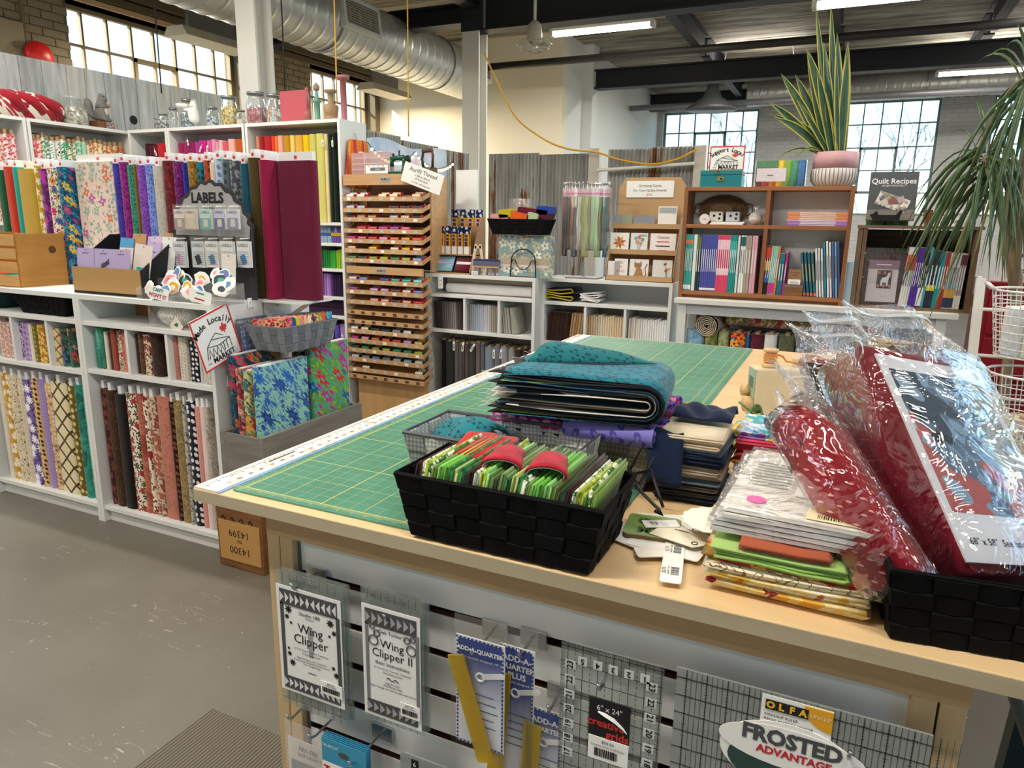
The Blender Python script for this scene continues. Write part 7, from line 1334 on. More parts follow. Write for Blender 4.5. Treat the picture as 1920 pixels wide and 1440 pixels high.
# sticker bins
SCOL = ['d9483a', '3f7fae', '4aa58a', 'e0a52a', '8a5aa5', 'd98a9a', 'e9e6df', '2f3a4a']
for i, (pa, pb, words) in enumerate(((265, 345, ["CAN'T", "WON'T ST"]), (335, 430, ['~~~~~', '~~~~~~']))):
    xa, xb = PY(pa, 545, 1.27).x, PY(pb, 545, 1.27).x; w = xb-xa
    t = T('sticker_bin', 'clear plastic bin heaped with stickers, %s one by the tray' % ['nearer', 'farther'][i], 'bin', (xa, 1.245, LZ)); AC = clear('ffffff', .08, .04, .05)
    ob('front', MB().box(0, 0, .001, w, .003, .045), AC, t); ob('floor', MB().box(0, .003, .001, w, .10, .004), AC, t); ob('back', MB().box(0, .10, .001, w, .103, .08), AC, t)
    for x in (0, w-.003): ob('side', MB().prism([(.003, .004), (.10, .004), (.10, .08), (.003, .045)], 'x', x, x+.003), AC, t)
    for k in range(11):
        sx, sz = w*R.uniform(.12, .88), .03+.012*k*R.uniform(.5, .9); n = R.choice([8, 10, 14]); rr = R.uniform(.022, .036)
        nm = ['red', 'blue', 'green', 'amber', 'violet', 'pink', 'cream', 'navy'][k % 8]
        o = T('sticker', '%s die cut sticker in the %s clear bin%s' % (nm, ['nearer', 'farther'][i], '' if k < 8 else ', upper one'), 'sticker', (xa+sx, 1.255+.008*k, LZ+sz), 0, 'stickers in the clear bins', (R.uniform(-.6, -.2), R.uniform(-.5, .5), R.uniform(-.3, .3)))
        pts = [(rr*(1+.12*math.sin(q*3+k))*math.cos(q*2*PI/n)*1.25, rr*(1+.1*math.cos(q*2))*math.sin(q*2*PI/n)) for q in range(n)]
        ob('white_edge', MB().prism(pts, 'y', 0, .001), PAPER, o); ob('printed_face', MB().prism([(q*.82, s*.82) for q, s in pts], 'y', -.0006, 0), P(SCOL[k % 8] if k % 2 else 'e6e2da', .5), o); ob('print_detail', MB().prism([(q*.4, s*.4) for q, s in pts], 'y', -.0012, -.0006), P(SCOL[(k+3) % 8], .5), o)
    o = T('sticker', 'large lettered sticker at the front of the %s clear bin' % ['nearer', 'farther'][i], 'sticker', (xa+w*.55, 1.238, LZ+.03), 0, None, (-.1, .15, 0)); ob('white_edge', MB().prism(rrect(.12, .05, .012, 3), 'y', 0, .001), PAPER, o); tx(o, words[0], 0, .012, -.0005, .02, P('2f8a8a', .5), bold=.0008); tx(o, words[1], 0, -.011, -.0005, .021, P('b5323c', .5), bold=.0008)
# inside the upper shelf
xa, xb = PY(32, 580, 1.27).x, PY(131, 580, 1.27).x
basket('woven_basket', 'black woven basket of coloured fabric on the far left shelf', xb-xa, .18, .085, BKB, ((xa+xb)/2, 1.345, .9455), 0, .22, 3, 9, 6)
for i, (c, w_) in enumerate((('8a2a6a', 'magenta'), ('c94a2a', 'red'), ('2a6a8a', 'teal blue'), ('c9a52a', 'yellow'), ('d9c9a0', 'cream'))): o = ob('folded_fabric', MB().prism(rrect(.05, .03, .012, 3), 'y', 0, .12), f(c), loc=(xa+.06+i*.05, 1.28, .9455+.068)); tag(o, w_+' folded fabric in the black basket on the far left shelf', 'fabric')
basket('woven_basket', 'dark teal woven basket at the photo left edge on the shelf', .18, .18, .08, P('1f3f42', .6, grain=300, var=.2), (PY(-8, 585, 1.33).x, 1.345, .9455), 0, .2, 3, 6, 6)
o = ob('folded_fabric', MB().prism(rrect(.13, .03, .012, 3), 'y', 0, .12), f('2fa39b'), loc=(PY(-8, 585, 1.33).x, 1.285, .9455+.062)); tag(o, 'turquoise folded fabric in the dark teal basket', 'fabric')
tag(ob('file_box', MB().box(0, 0, 0, .1, .02, .09), P('8a5f38', .7), loc=(PY(262, 585, 1.49).x, 1.47, .9455)), 'brown card box at the back of the second low shelf', 'box')
xa = PY(298, 640, 1.30).x; xb = PY(370, 640, 1.30).x
t = T('lace_bag', 'clear bag of white lace with a diamond tag on the shelf', 'bag', ((xa+xb)/2, 1.31, .9455))
ob('lace', MB().grid(lambda u, v: ((xb-xa)*.46*math.cos(2*PI*u)*math.sin(PI*(v*.9+.05)), .045*math.sin(2*PI*u)*math.sin(PI*(v*.9+.05)), .05-.045*math.cos(PI*(v*.9+.05))+.004*math.sin(u*30+v*20)), 24, 12, True), f('d6d0c9', 'vine', ('f4f1ec', 'a59c94'), 2.), t, True); ob('wrap', MB().box(-(xb-xa)*.49, -.05, .001, (xb-xa)*.49, .045, .1), clear('ffffff', .08, .06, .05, .6, 25), t)
tg = ob('diamond_tag', MB(Matrix.Translation(((xb-xa)*.25, -.056, .015)) @ Matrix.Rotation(.8, 4, 'Y')).prism(rrect(.055, .055, .006, 2), 'y', -.001, .001), P('e0d8c8', .6), t); ob('teal_bird', MB().prism([((xb-xa)*.25-.012, .018), ((xb-xa)*.25+.002, .03), ((xb-xa)*.25+.012, .022), ((xb-xa)*.25+.004, .012)], 'y', -.0585, -.0575), P('1f6f62', .6), tg)
# end of the low units: hooks, patterns, sign
EX = -1.302
def ehook(y, z, label):
    t = T('adhesive_hook', label, 'hook', (EX, y, z)); ob('pad', MB().box(0, -.012, -.02, .003, .012, .025), WHITE, t, bev=.001); ob('prong', MB().tube([(.003, 0, .01), (.006, 0, -.012), (.016, 0, -.018), (.02, 0, -.008)], .002, 6), CHROME, t, True)
for px, py, lb in ((468, 570, 'small hook above the penguin pattern'), (516, 566, 'small hook above the white pattern sheet'), (430, 715, 'small hook below the market sign')): a = PX(px, py, EX); ehook(a.y, a.z, lb)
a, b = PX(444, 680, EX), PX(496, 590, EX)
t = T('pattern_packet', 'grey penguin sewing pattern hanging on the shelf end', 'packet', (EX+.012, a.y, a.z), PI/2); w, h = b.y-a.y, b.z-a.z
ob('cover', MB().box(0, -.001, 0, w, .001, h), P('6f7684', .5), t); tx(t, 'PERCY the PENGUIN', w/2, h*.92, -.0016, .018, WHITE); ob('picture', MB().box(w*.12, -.002, .01, w*.9, -.001, h*.84), f('7f94bd', 'dots', ('c9d3e6',), .8), t); ob('sleeve', MB().box(-.004, -.004, -.004, w+.004, -.0035, h+.03), clear('ffffff', .06, .06), t)
a, b = PX(497, 640, EX), PX(541, 580, EX)
t = T('pattern_packet', 'white sewing pattern sheet hanging next to the penguin pattern', 'packet', (EX+.012, a.y+.005, a.z), PI/2); w, h = b.y-a.y-.005, b.z-a.z
ob('cover', MB().box(0, -.001, 0, w, .001, h), P('dfe0ea', .5), t); tx(t, '~~~~~', w/2, h*.6, -.0016, .014, GREYP, shear=.3); ob('sleeve', MB().box(-.004, -.004, -.004, w+.004, -.0035, h+.03), clear('ffffff', .06, .06), t)
a, b = PX(388, 660, EX), PX(445, 625, EX)
t = T('market_sign', 'white locally made sign with red edge on the shelf end', 'sign', (EX+.02, a.y-.03, a.z-.08), 0, None, (0, -.3, PI/2)); market(t, .20, .215, 'Made Locally')
# bracket under the overhanging bolts
t = T('shelf_bracket', 'white bracket ledge carrying the wide maroon bolt', 'bracket', (EX+.002, 1.5, LZ-.012)); ob('ledge', MB().box(0, 0, 0, .22, .2, .010), SHW, t); ob('brace', MB().add([(0, .09, -.12), (.2, .09, 0), (.2, .1, 0), (0, .1, -.12), (0, .09, -.1), (.17, .09, 0), (.17, .1, 0), (0, .1, -.1)], [(0, 1, 2, 3), (4, 7, 6, 5), (0, 4, 5, 1), (3, 2, 6, 7), (0, 3, 7, 4), (1, 5, 6, 2)]), SHW, t)
# grey wooden box with bolts
GB = wood('6f6b66', '8a8680', .8, 'y', .7, 8., .2); GBX = wood('6a6661', '86827b', .8, 'x', .7, 8., .2); gx0, gx1, gy0, gy1, gz = -1.288, -1.065, 1.225, 1.86, .555
t = T('planter_box', 'grey painted wooden box full of bright floral bolts', 'box', (gx0, gy0, 0))
for x in (0, gx1-gx0-.018): ob('side_board', MB().box(x, 0, 0, x+.018, gy1-gy0, gz), GB, t, bev=.001)
for y in (0, gy1-gy0-.018): ob('end_board', MB().box(.018, y, 0, gx1-gx0-.018, y+.018, gz-.004), GBX, t, bev=.001)
ob('floor', MB().box(.018, .018, .3, gx1-gx0-.018, gy1-gy0-.018, .33), GBX, t)
BF = [('navy and pink floral', f('1d3550', 'bigflower', ('c92a5a', 'e0762a', 'd03a4a', '2a5a7a', '3f7a6a'), 1.6, 6, .24), -1.247, 1.255, .038, .28, .53), ('pink poppy', f('d98a84', 'bigflower', ('c9303f', '7a2a3a', 'e8a89a', '5a7a5a', '8a4a3a'), 1.4), -1.208, 1.255, .034, .28, .48), ('cream and teal floral', f('dfcf9c', 'bigflower', ('c94a2a', '3f7a72', 'e0902f', '2f5f5a', '6a8a5a'), 1.4), -1.172, 1.255, .03, .28, .475), ('turquoise and blue floral', f('8fc9b8', 'bigflower', ('2a56a5', '2f6fc0', '1d3f86', '4a86cf', '2a5fae'), 1.25, 8, .21), -1.122, 1.262, .045, .29, .495), ('green and magenta floral', f('5f9a4a', 'bigflower', ('c92a34', 'b53a95', '2a5aa5', '8fbf2f', '3fb0a0'), 1.4, 6, .24), -1.125, 1.57, .045, .26, .53), ('dark plum floral', f('4a2a4a', 'bigflower', ('8a2a5a', '5a8a5a', 'b5653a', '3a1a3a'), 1.4), -1.195, 1.57, .05, .26, .50)]
for i, (nm, m_, x, y, w, d, h) in enumerate(BF): bolt(x, y+d/2+.002, .3305, w, d, h, m_, nm+' fabric bolt standing in the grey wooden box', 'bolts in the grey box', P('e0dcd6', .6), ch=.003)
# grey woven basket of folded quarters on top of them
GR1, GR2 = P('6b6f73', .65, grain=200, var=.15), P('7d8185', .65, grain=200, var=.15)
bk_c = Vector((-1.155, 1.53, .8655)); basket('woven_basket', 'grey woven basket of bright folded quarters above the grey box', .33, .20, .105, GR1, bk_c, PI/2, .2, 3, 8, 5, None, GR2)
FQ = [('red floral', f('b5342c', 'bigflower', ('e0a07a', '6a8a4a', 'd98a7a', '7a1a2a'), 2.)), ('magenta print', f('b53a86', 'vine', ('e0a02a',))), ('navy teal', f('1d4f72', 'stripe', ('163a58',), .5)), ('yellow', f('d9b81f')), ('pink print', f('d98a8a', 'dots', ('b52a3f',), .6)), ('peach dot', f('e6b08a', 'dots', ('b52a2a',), .45)), ('cream dot', f('e6cfae', 'dots', ('a82a34',), .4)), ('plum floral', f('6a3a5a', 'bigflower', ('c96a8a', '5a8a8a', 'd9c08a', '3a1a3a'), 2.)), ('yellow floral', f('d9cf7a', 'flower', ('b53a4a', 'b53a4a', '5a7a3a'), 1.6)), ('olive print', f('8a8f3a', 'vine', ('d9c99a',))), ('orange', f('d9581f')), ('blue floral', f('3f86b5', 'bigflower', ('8fcfc0', '2a4f8a', 'b5d96a', '1d3f6a'), 2.)), ('turquoise floral', f('7fc0b0', 'bigflower', ('2a5a9a', '3a8ac0', '1d4f7a'), 2.))]
for i, (nm, m_) in enumerate(FQ):
    yy = bk_c.y-.135+i*.0225; o = ob('folded_fabric', MB().prism(rrect(.021, .075, .0095, 3), 'x', -.085, .09), m_, loc=(bk_c.x, yy, bk_c.z+.095)); o.rotation_euler = (R.uniform(-.15, .1), -.10, 0); tag(o, '%s folded quarter, %s along the grey basket' % (nm, nth(i+1)), 'fabric', 'folded quarters in the grey basket')
# old wooden box with a number card
a, b = PZ(413, 1057, 0), PZ(503, 1077, 0)
t = T('number_box', 'old brown wooden box with a numbered card on the floor', 'box', (a.x, a.y, .0)); w = b.x-a.x; OB = wood('5d3a1c', '85572d', 1., 'x', .7, 10., .3)
ob('body', MB().box(0, 0, .001, w, .07, .265), OB, t, bev=.003); cdn = ob('number_card', MB().box(.012, -.003, .035, w-.012, 0, .205), P('b5894f', .7), t)
for s, z in (('14300', .155), ('to', .118), ('14399', .082)): text(s, .045 if s != 'to' else .03, INK, cdn, face((w/2, -.0036, .24-z), (-1, 0, 0), (0, 0, -1)))
for k in range(4): ob('burn_mark', MB().tube([(w*(.12+.2*k)+q*.005, -.001, .212+.012*math.sin(q*.9)) for q in range(5)], .0025, 5), INK, t)
for k in range(5): ob('top_cut', MB().box(w*(.1+.18*k), .0, .2655, w*(.1+.18*k)+.003, .07, .2665), INK, t)
# ------------------------------------------------------------------ on top of the tall shelves
HZ = 2.0205
a, b = PX(-20, 200, -4.26), PX(108, 215, -4.26)
t = T('rolled_quilt', 'red and white star quilt rolled up on the tall shelf', 'quilt', (-4.27, a.y, HZ+.085))
QM = fab('ddd6c9', 'flower', ('9a1f2c', '9a1f2c', 'a82c38'), .42, 8, .36)
ob('roll', MB().grid(lambda u, v: (.10*math.cos(2*PI*u)*(1-.25*max(0, v-.75)*2), v*(b.y-a.y), (.083+.02*math.sin(v*3))*math.sin(2*PI*u)*(1-.3*max(0, v-.7)*2)-.012*max(0, v-.7)), 22, 14, True), QM, t, True)
ob('end_face', MB().sphere((0, b.y-a.y, -.01), .075, .03, .06), QM, t, True)
for k in range(3): ob('red_fold', MB().tube([(.07, .05+.12*k, .06), (.1, .12+.12*k, .03), (.09, .18+.12*k, -.04)], [.03, .035, .02], 8), f('9a1f2c'), t, True)
def jar(x, y, label, r, h, fill=None, fh=.6, lid=STEEL, neck=.7, z=HZ, square=False):
    t = T('glass_jar', label, 'jar', (x, y, z)); G = clear('eef4f4', .14, .02, .08)
    ob('glass', MB().lathe([(r*.85, .001), (r, h*.08), (r, h*.62), (r*neck, h*.80), (r*neck, h*.92)], 18), G, t, True)
    if fill: ob('contents', MB().lathe([(r*.8, .005), (r*.93, h*.1), (r*.93, h*.62*fh), (r*.5, h*.68*fh)], 16), fill, t, True)
    if lid: ob('lid', MB().cyl((0, 0, h*.92), (0, 0, h), r*neck*1.08, n=18), lid, t, True)
    return t
SHELLS = fab('b5ab98', 'dots', ('e8e4dc', '8a7a62', 'd6cfc0'), .9, 5, .42)
a = PX(140, 232, -4.25); jar(-4.25, a.y, 'large round glass jar of shells beside the squirrel', .095, .20, SHELLS, .95, clear('ffffff', .15, .03, .1), .6)
a = PX(192, 235, -4.25); t = T('keepsake_box', 'small brown and speckled box under the squirrel', 'box', (-4.28, a.y-.08, HZ)); ob('wood_half', MB().box(0, 0, 0, .09, .07, .055), OB, t); ob('speckled_half', MB().box(.0, .07, 0, .09, .16, .05), f('8a7a78', 'dots', ('c9bdb8', '6a4a42'), 1.2), t)
# squirrel: one skinned body
def skin(name, verts, edges, radii, mat, parent, sub=2):
    me = bpy.data.meshes.new(name); me.from_pydata(verts, edges, []); o = bpy.data.objects.new(name, me); COL.objects.link(o); o.parent = parent
    o.modifiers.new('skin', 'SKIN'); sv = me.skin_vertices[0].data if me.skin_vertices else None
    if sv is None: bm = bmesh.new(); bm.from_mesh(me); bm.verts.layers.skin.verify(); bm.to_mesh(me); bm.free(); sv = me.skin_vertices[0].data
    for i, r in enumerate(radii): sv[i].radius = (r, r) if not isinstance(r, tuple) else r
    sv[0].use_root = True; q = o.modifiers.new('smoothing', 'SUBSURF'); q.levels = q.render_levels = sub
    me.materials.append(mat); return o
FUR = P('77736f', .95, var=.25, grain=60)
t = T('squirrel_figure', 'grey plush squirrel sitting upright on the small box', 'figurine', (-4.235, a.y-.01, HZ+.056), .5)
skin('body', [(0, 0, .04), (0, 0, .09), (.004, 0, .135), (.02, 0, .165), (.05, 0, .16), (-.05, 0, .03), (-.085, 0, .07), (-.085, 0, .13), (-.1, 0, .165), (.03, .03, .1), (.05, .01, .11), (.03, -.03, .1), (.05, -.01, .11), (.03, .03, .02), (.06, .03, .008), (.03, -.03, .02), (.06, -.03, .008), (.01, .022, .195), (.01, -.022, .195)],
     [(0, 1), (1, 2), (2, 3), (3, 4), (0, 5), (5, 6), (6, 7), (7, 8), (2, 9), (9, 10), (2, 11), (11, 12), (0, 13), (13, 14), (0, 15), (15, 16), (3, 17), (3, 18)], [.045, .042, .03, .03, .012, .022, .03, .034, .014, .011, .009, .011, .009, .02, .012, .02, .012, .007, .007], FUR, t)
for s in (-1, 1): ob('eye', MB().sphere((.036, s*.02, .172), .005, n=8, k=6), INK, t, True)
ob('belly', MB().sphere((.03, 0, .07), .022, .026, .036), P('cfc4b0', .95), t, True); ob('acorn', MB().sphere((.062, 0, .112), .010, .010, .013), P('a5703a', .7), t, True)
def jy(px): return PY(px, 235, 3.22).x
BEAD = lambda *c: fab(c[0], 'dots', c[1:], 1., 5, .42)
JR = [(292, .024, .085, 'small jar of dark beads at the left of the jar row', BEAD('4a4a55', 'c9c9d0', '8a5a6a'), .7), (304, .03, .16, 'tall domed jar of pale beads', BEAD('9aa0a8', 'e0e0e6'), .6), (316, .034, .10, 'wide jar of mixed beads with grey lid', BEAD('7a7a80', 'd0d0d6', '4a4a55'), .8), (330, .045, .21, 'large glass bottle with dark contents in the jar row', BEAD('2c2c34', '7f8fa8'), .6), (350, .04, .13, 'round jar of blue grey beads', BEAD('5f7a96', 'c9d6e3', '3a3a44'), .5), (396, .04, .13, 'stacked jar of blue and white buttons', BEAD('5a7aa0', 'e3e3e6', '2a4a6a'), .6), (428, .055, .19, 'large jar of yellow buttons in the jar row', BEAD('c9a52a', 'e6d68a', '8a6a1a'), .75), (449, .03, .10, 'small jar with a flat tan lid', BEAD('c9bfa8', 'e6e0d0'), .4), (479, .062, .20, 'large jar of dark red buttons with silver lid', BEAD('7a1a2c', 'b53a4a', 'd98a8a'), .55), (511, .045, .18, 'clear jar with foil and orange contents', BEAD('a5a5a8', 'e0e0e0', 'c9742a'), .6)]
for i, (px, r, h, lb, m_, fh) in enumerate(JR): jar(jy(px), 3.24+(.09 if i in (1, 3) else 0)-.06*(i in (2,)), lb, r*1.12, h*1.1, m_, min(fh+.25, .98), P('8a8478', .4, .5) if i in (7,) else STEEL, .62 if i in (3,) else .8)
t = T('ceramic_figure', 'white ceramic bunny figure holding a dish in the jar row', 'figurine', (jy(371), 3.19, HZ)); CW = P('e6e6e3', .2)
skin('body', [(0, 0, .03), (0, 0, .085), (.005, 0, .13), (.0, 0, .16), (-.05, -.02, .125), (-.085, -.02, .13), (.01, .012, .20), (.01, -.012, .20)], [(0, 1), (1, 2), (2, 3), (2, 4), (4, 5), (3, 6), (3, 7)], [.042, .038, .026, .026, .012, .01, .008, .008], CW, t); ob('dish', MB().lathe([(.01, .125), (.04, .14), (.05, .165), (.046, .165), (.03, .145)], 18, (-.08, -.02, 0)), CW, t, True); ob('dish_contents', MB().sphere((-.08, -.02, .16), .03, .03, .012), P('2f2a2a', .8), t, True)
a0, a1 = PY(527, 222, 3.2), PY(576, 222, 3.2); t = T('pink_book', 'old dusty pink book standing among the jars', 'book', (a0.x, 3.2, HZ)); ob('cover', MB().box(0, 0, 0, a1.x-a0.x, .006, .205), P('b5505a', .6), t); ob('back_cover', MB().box(0, .03, 0, a1.x-a0.x, .036, .205), P('b5505a', .6), t); ob('pages', MB().box(.002, .006, .003, a1.x-a0.x-.004, .03, .202), PAPER, t)
def spindle(px, label, prof, mat, extra=None):
    t = T('wooden_bobbin', label, 'bobbin', (jy(px), 3.22, HZ)); ob('turned_body', MB().lathe(prof, 16), mat, t, True)
    if extra: ob('wound_part', MB().lathe(extra[0], 16), extra[1], t, True)
WD = wood('8a6f4f', 'a98b66', 1., 'z', .6, 5., .1)
spindle(596, 'slender turquoise painted bobbin with round knob top', [(.03, 0), (.03, .012), (.02, .02), (.02, .12), (.03, .125), (.03, .135), (.012, .15), (.012, .19)], P('6f9a86', .6), ([(.0, .19), (.02, .2), (.022, .225), (.0, .25)], WD))
spindle(622, 'wide brown bobbin with stacked wooden flanges', [(.055, 0), (.055, .012), (.04, .03), (.045, .04), (.05, .09), (.045, .1), (.02, .11), (.02, .17), (.04, .18), (.04, .195), (.01, .2)], WD)
spindle(646, 'tall dusty pink bobbin with flat grey top', [(.024, 0), (.02, .012), (.02, .25), (.042, .255), (.042, .275), (.0, .28)], P('a86a68', .6))
spindle(578, 'thin glass and red bottle brush bobbin', [(.022, 0), (.024, .06), (.012, .1), (.008, .18), (.012, .22), (.0, .225)], P('a5625a', .4))
# ------------------------------------------------------------------ on the cutting table
TT_ = TZ+.0032
def zig(w, d, h, n, wob=.0, seed=0, nv=4):
    """cloth folded back and forth n times: profile in x-z, extruded along y"""
    q = random.Random(seed); t = h/n; pts = []
    for k in range(n):
        z = t*(k+.5); xs = [.03, .35, .68, .97] if k % 2 == 0 else [.97, .68, .35, .03]
        j0, j1 = q.uniform(-.02, .02)*w, q.uniform(-.02, .02)*w
        for x in xs: pts.append((x*w+(j1 if x > .5 else j0), z+wob*math.sin(x*6+k)))
        if k < n-1:
            s = 1 if k % 2 == 0 else 0
            pts.append(((1.01 if s else -.01)*w+(j1 if s else j0), z+t*.5))
    mb = MB(); N = len(pts)
    mb.grid(lambda u, v: (pts[round(u*(N-1))][0], v*d+.004*math.sin(pts[round(u*(N-1))][1]*300+seed), pts[round(u*(N-1))][1]+wob*.6*math.sin(v*5+seed)), N, nv); return mb, t*.82
def fold(x, y, z, w, d, h, mat, label, n=4, rz=0., group=None, wob=.0, name='folded_fabric'):
    mb, th = zig(w, d, h, n, wob, int(x*1000+z*3000)); mb.m = None
    mb.v = [(a-w/2, b-d/2, c) for a, b, c in mb.v]
    o = ob(name, mb, mat, smooth=True, loc=(x, y, z), rz=rz, solid=th); return tag(o, label, 'fabric', group)
# near black basket of greens
bc = Vector((.545, .068, TT_)); basket('woven_basket', 'black woven basket of green folded fabrics at the table front', .295, .145, .090, BKB, bc, 0, .13, 4, 7, 4, BKB2, BKB2)
GRN = [('dark brown', f('3c2420')), ('olive green', f('6f8a3f')), ('moss', f('5f7a42')), ('pale lime', f('b3bf74')), ('white and green print', f('dfe6cf', 'vine', ('3f7a3a',), 1.6)), ('bright lime', f('86cf5f')), ('dark olive', f('3f4a24')), ('green dotted', f('3f7f45', 'dots', ('2a5a30',), 1.)), ('chartreuse', f('9aa82a', 'dots', ('c0cc5a',), 1.)), ('grass green', f('6fae45')), ('sage', f('7f9a62')), ('dark green', f('24402a')), ('green and white leaf', f('4a7f3f', 'flower', ('dfe6cf', 'dfe6cf', '2f5a2a'), 2.2)), ('mint', f('8fd07a')), ('forest', f('2f6a3a', 'dots', ('4a8a52',), .9))]
NF = 34
for i in range(NF):
    nm, m_ = GRN[(i*4+i//7) % len(GRN)]; x = bc.x-.128+.256*(i+.5)/NF
    gm, gt = zig(.078, .149, .0086, 3, 0, i); gm.v = [(c-.0043, b-.064, a-.039) for a, b, c in gm.v]
    o = ob('folded_fabric', gm, m_, smooth=True, solid=gt, loc=(x, bc.y, bc.z+.069+R.uniform(-.003, .004))); o.rotation_euler = (R.uniform(-.04, .03), .20, R.uniform(-.03, .03))
    tag(o, '%s folded fabric, %s from the %s in the green basket' % ((nm, nth(i+1), 'left') if i < 17 else (nm, nth(NF-i), 'right')), 'fabric', 'green fabrics in the black basket')
RD = f('b01c30', 'gingham', ('8f1426',), .6)
for i, (fx, ry, nm) in enumerate(((-.10, .15, 'flat red'), (-.062, .1, 'leaning red'), (-.012, .0, 'middle red checked'), (.052, -.1, 'right red checked'))):
    t = T('red_fabric', '%s fabric piece tucked on the green basket' % nm, 'fabric', (bc.x+fx, bc.y-.012, bc.z+.098), .25)
    if i < 2: ob('cloth', zig(.045, .11, .012, 2, 0, i)[0], f('b5101c'), t, True, solid=.003)
    else:
        ob('cloth', MB().grid(lambda u, v: (.028*math.cos(PI*1.7*u-.6)*(1-.25*v), v*.07-.03, .013+.013*math.sin(PI*1.7*u-.6)*(1-.2*v)), 14, 5), RD, t, True, solid=.002); ob('white_lining', MB().grid(lambda u, v: (.025*math.cos(PI*1.5*u-.4)*(1-.25*v), v*.066-.028, .013+.010*math.sin(PI*1.5*u-.4)*(1-.2*v)), 12, 5), f('e6dcd8'), t, True, solid=.001)
# grey and white basket behind it
WG1, WG2 = fab('a3a5a4', 'gingham', ('5a5c5c',), 3.), fab('dcdcda', 'gingham', ('8a8c8c',), 3.)
gc_ = Vector((.452, .222, TT_)); basket('woven_basket', 'grey and white woven basket holding two teal fabrics', .285, .145, .095, WG1, gc_, 0, .14, 3, 8, 4, P('55585a', .6), WG2)
TEA = f('1f7580', 'tri', ('123f4a',), 1.2)
for i in range(2): o = ob('folded_fabric', MB().grid(lambda u, v: (-.05+.085*u, .06-.105*v, .014*math.sin(PI*u)-.03*v+.036*math.sin(PI*v)), 8, 8), TEA, smooth=True, solid=.008, loc=(gc_.x-.085+.035*i, gc_.y-.012*i, gc_.z+.066+.008*i)); o.rotation_euler = (0, -.15, -.2); tag(o, 'teal printed folded fabric, %s one in the grey basket' % ['left', 'right'][i], 'fabric')
tag(ob('needle', MB().tube([(0, 0, 0), (.06, .012, .001)], .0008, 5), STEEL, loc=(gc_.x-.01, gc_.y+.055, gc_.z+.078)), 'thin steel needle lying across the grey basket', 'needle')
# third basket on a wire frame
TG1, TG2 = fab('8a8578', 'gingham', ('4a4840',), 3.), fab('a59f90', 'gingham', ('6a665a',), 3.)
tc_ = Vector((.53, .442, TT_)); basket('woven_basket', 'taupe woven basket of purple fabrics under the teal stack', .29, .28, .088, TG1, tc_, 0, .12, 3, 8, 8, P('a58a62', .6), TG2)
t = T('wire_easel', 'folded black wire easel leaning beside the taupe basket', 'easel', (.69, .30, TT_))
def wq(px, py, y): a = PY(px, py, y); return (a.x-.69, a.y-.30, max(a.z-TT_, .004))
for i, pts in enumerate(((( 1180, 885, .25), (1203, 838, .27), (1225, 860, .26), (1200, 905, .22), (1205, 915, .2)), ((1190, 910, .2), (1235, 955, .16), (1242, 965, .155), (1228, 958, .16)), ((1185, 890, .24), (1222, 880, .23), (1228, 905, .2), (1243, 950, .165)), ((1172, 865, .27), (1190, 900, .22), (1205, 922, .19)))): ob('wire', MB().tube([wq(*q) for q in pts], .0024, 6), BLACKM, t, True)
PUR = [('periwinkle triangle', f('7a74c0', 'tri', ('4a459a',), .8)), ('magenta', f('a01c72', 'dots', ('d98ab5',), .7)), ('plum', f('561a52', 'vine', ('7a2f70',))), ('royal purple', f('3a2f92', 'vine', ('251d66',))), ('violet', f('5a2a8a', 'vine', ('3a1766',))), ('deep plum', f('4a1640')), ('blue violet', f('4340a8', 'tri', ('2a2878',), .9)), ('dark wine', f('5c1440', 'vine', ('7f2a5c',)))]
def froll(x, y, z, L, r, mat, label, rz=0.):
    t = T('rolled_fabric', label, 'fabric', (x, y, z), rz, 'purple fabrics in the taupe basket'); ob('roll', MB().grid(lambda u, v: (-L/2+L*v, r*1.25*math.cos(2*PI*u)*(1+.05*math.sin(v*7)), r*math.sin(2*PI*u)), 16, 5, True), mat, t, True)
    for s in (-1, 1): ob('end_coil', MB().tube([(s*L/2, r*1.2*(.2+.7*k/24)*math.cos(k*.6), r*(.2+.7*k/24)*math.sin(k*.6)) for k in range(25)], r*.13, 4), mat, t, True)
froll(.605, .305, TT_+.098, .15, .019, PUR[0][1], 'periwinkle triangle print roll at the front of the taupe basket')
for i in range(9): nm, m_ = PUR[1+(i*2) % 7]; froll(.60-.02*(i > 4), .338+i*.027, TT_+.092+.004*(i % 2), .17, .0155, m_, '%s rolled fabric, %s from the front in the taupe basket' % (nm, nth(i+1)))
fold(.455, .345, TT_+.09, .13, .10, .014, PUR[1][1], 'magenta folded fabric at the left of the taupe basket', 2, 0, None, .002)
fold(.46, .345, TT_+.078, .13, .10, .011, f('1f1a22', 'dots', ('e6e0e6',), 1.2), 'black dotted folded fabric under the magenta piece', 2)
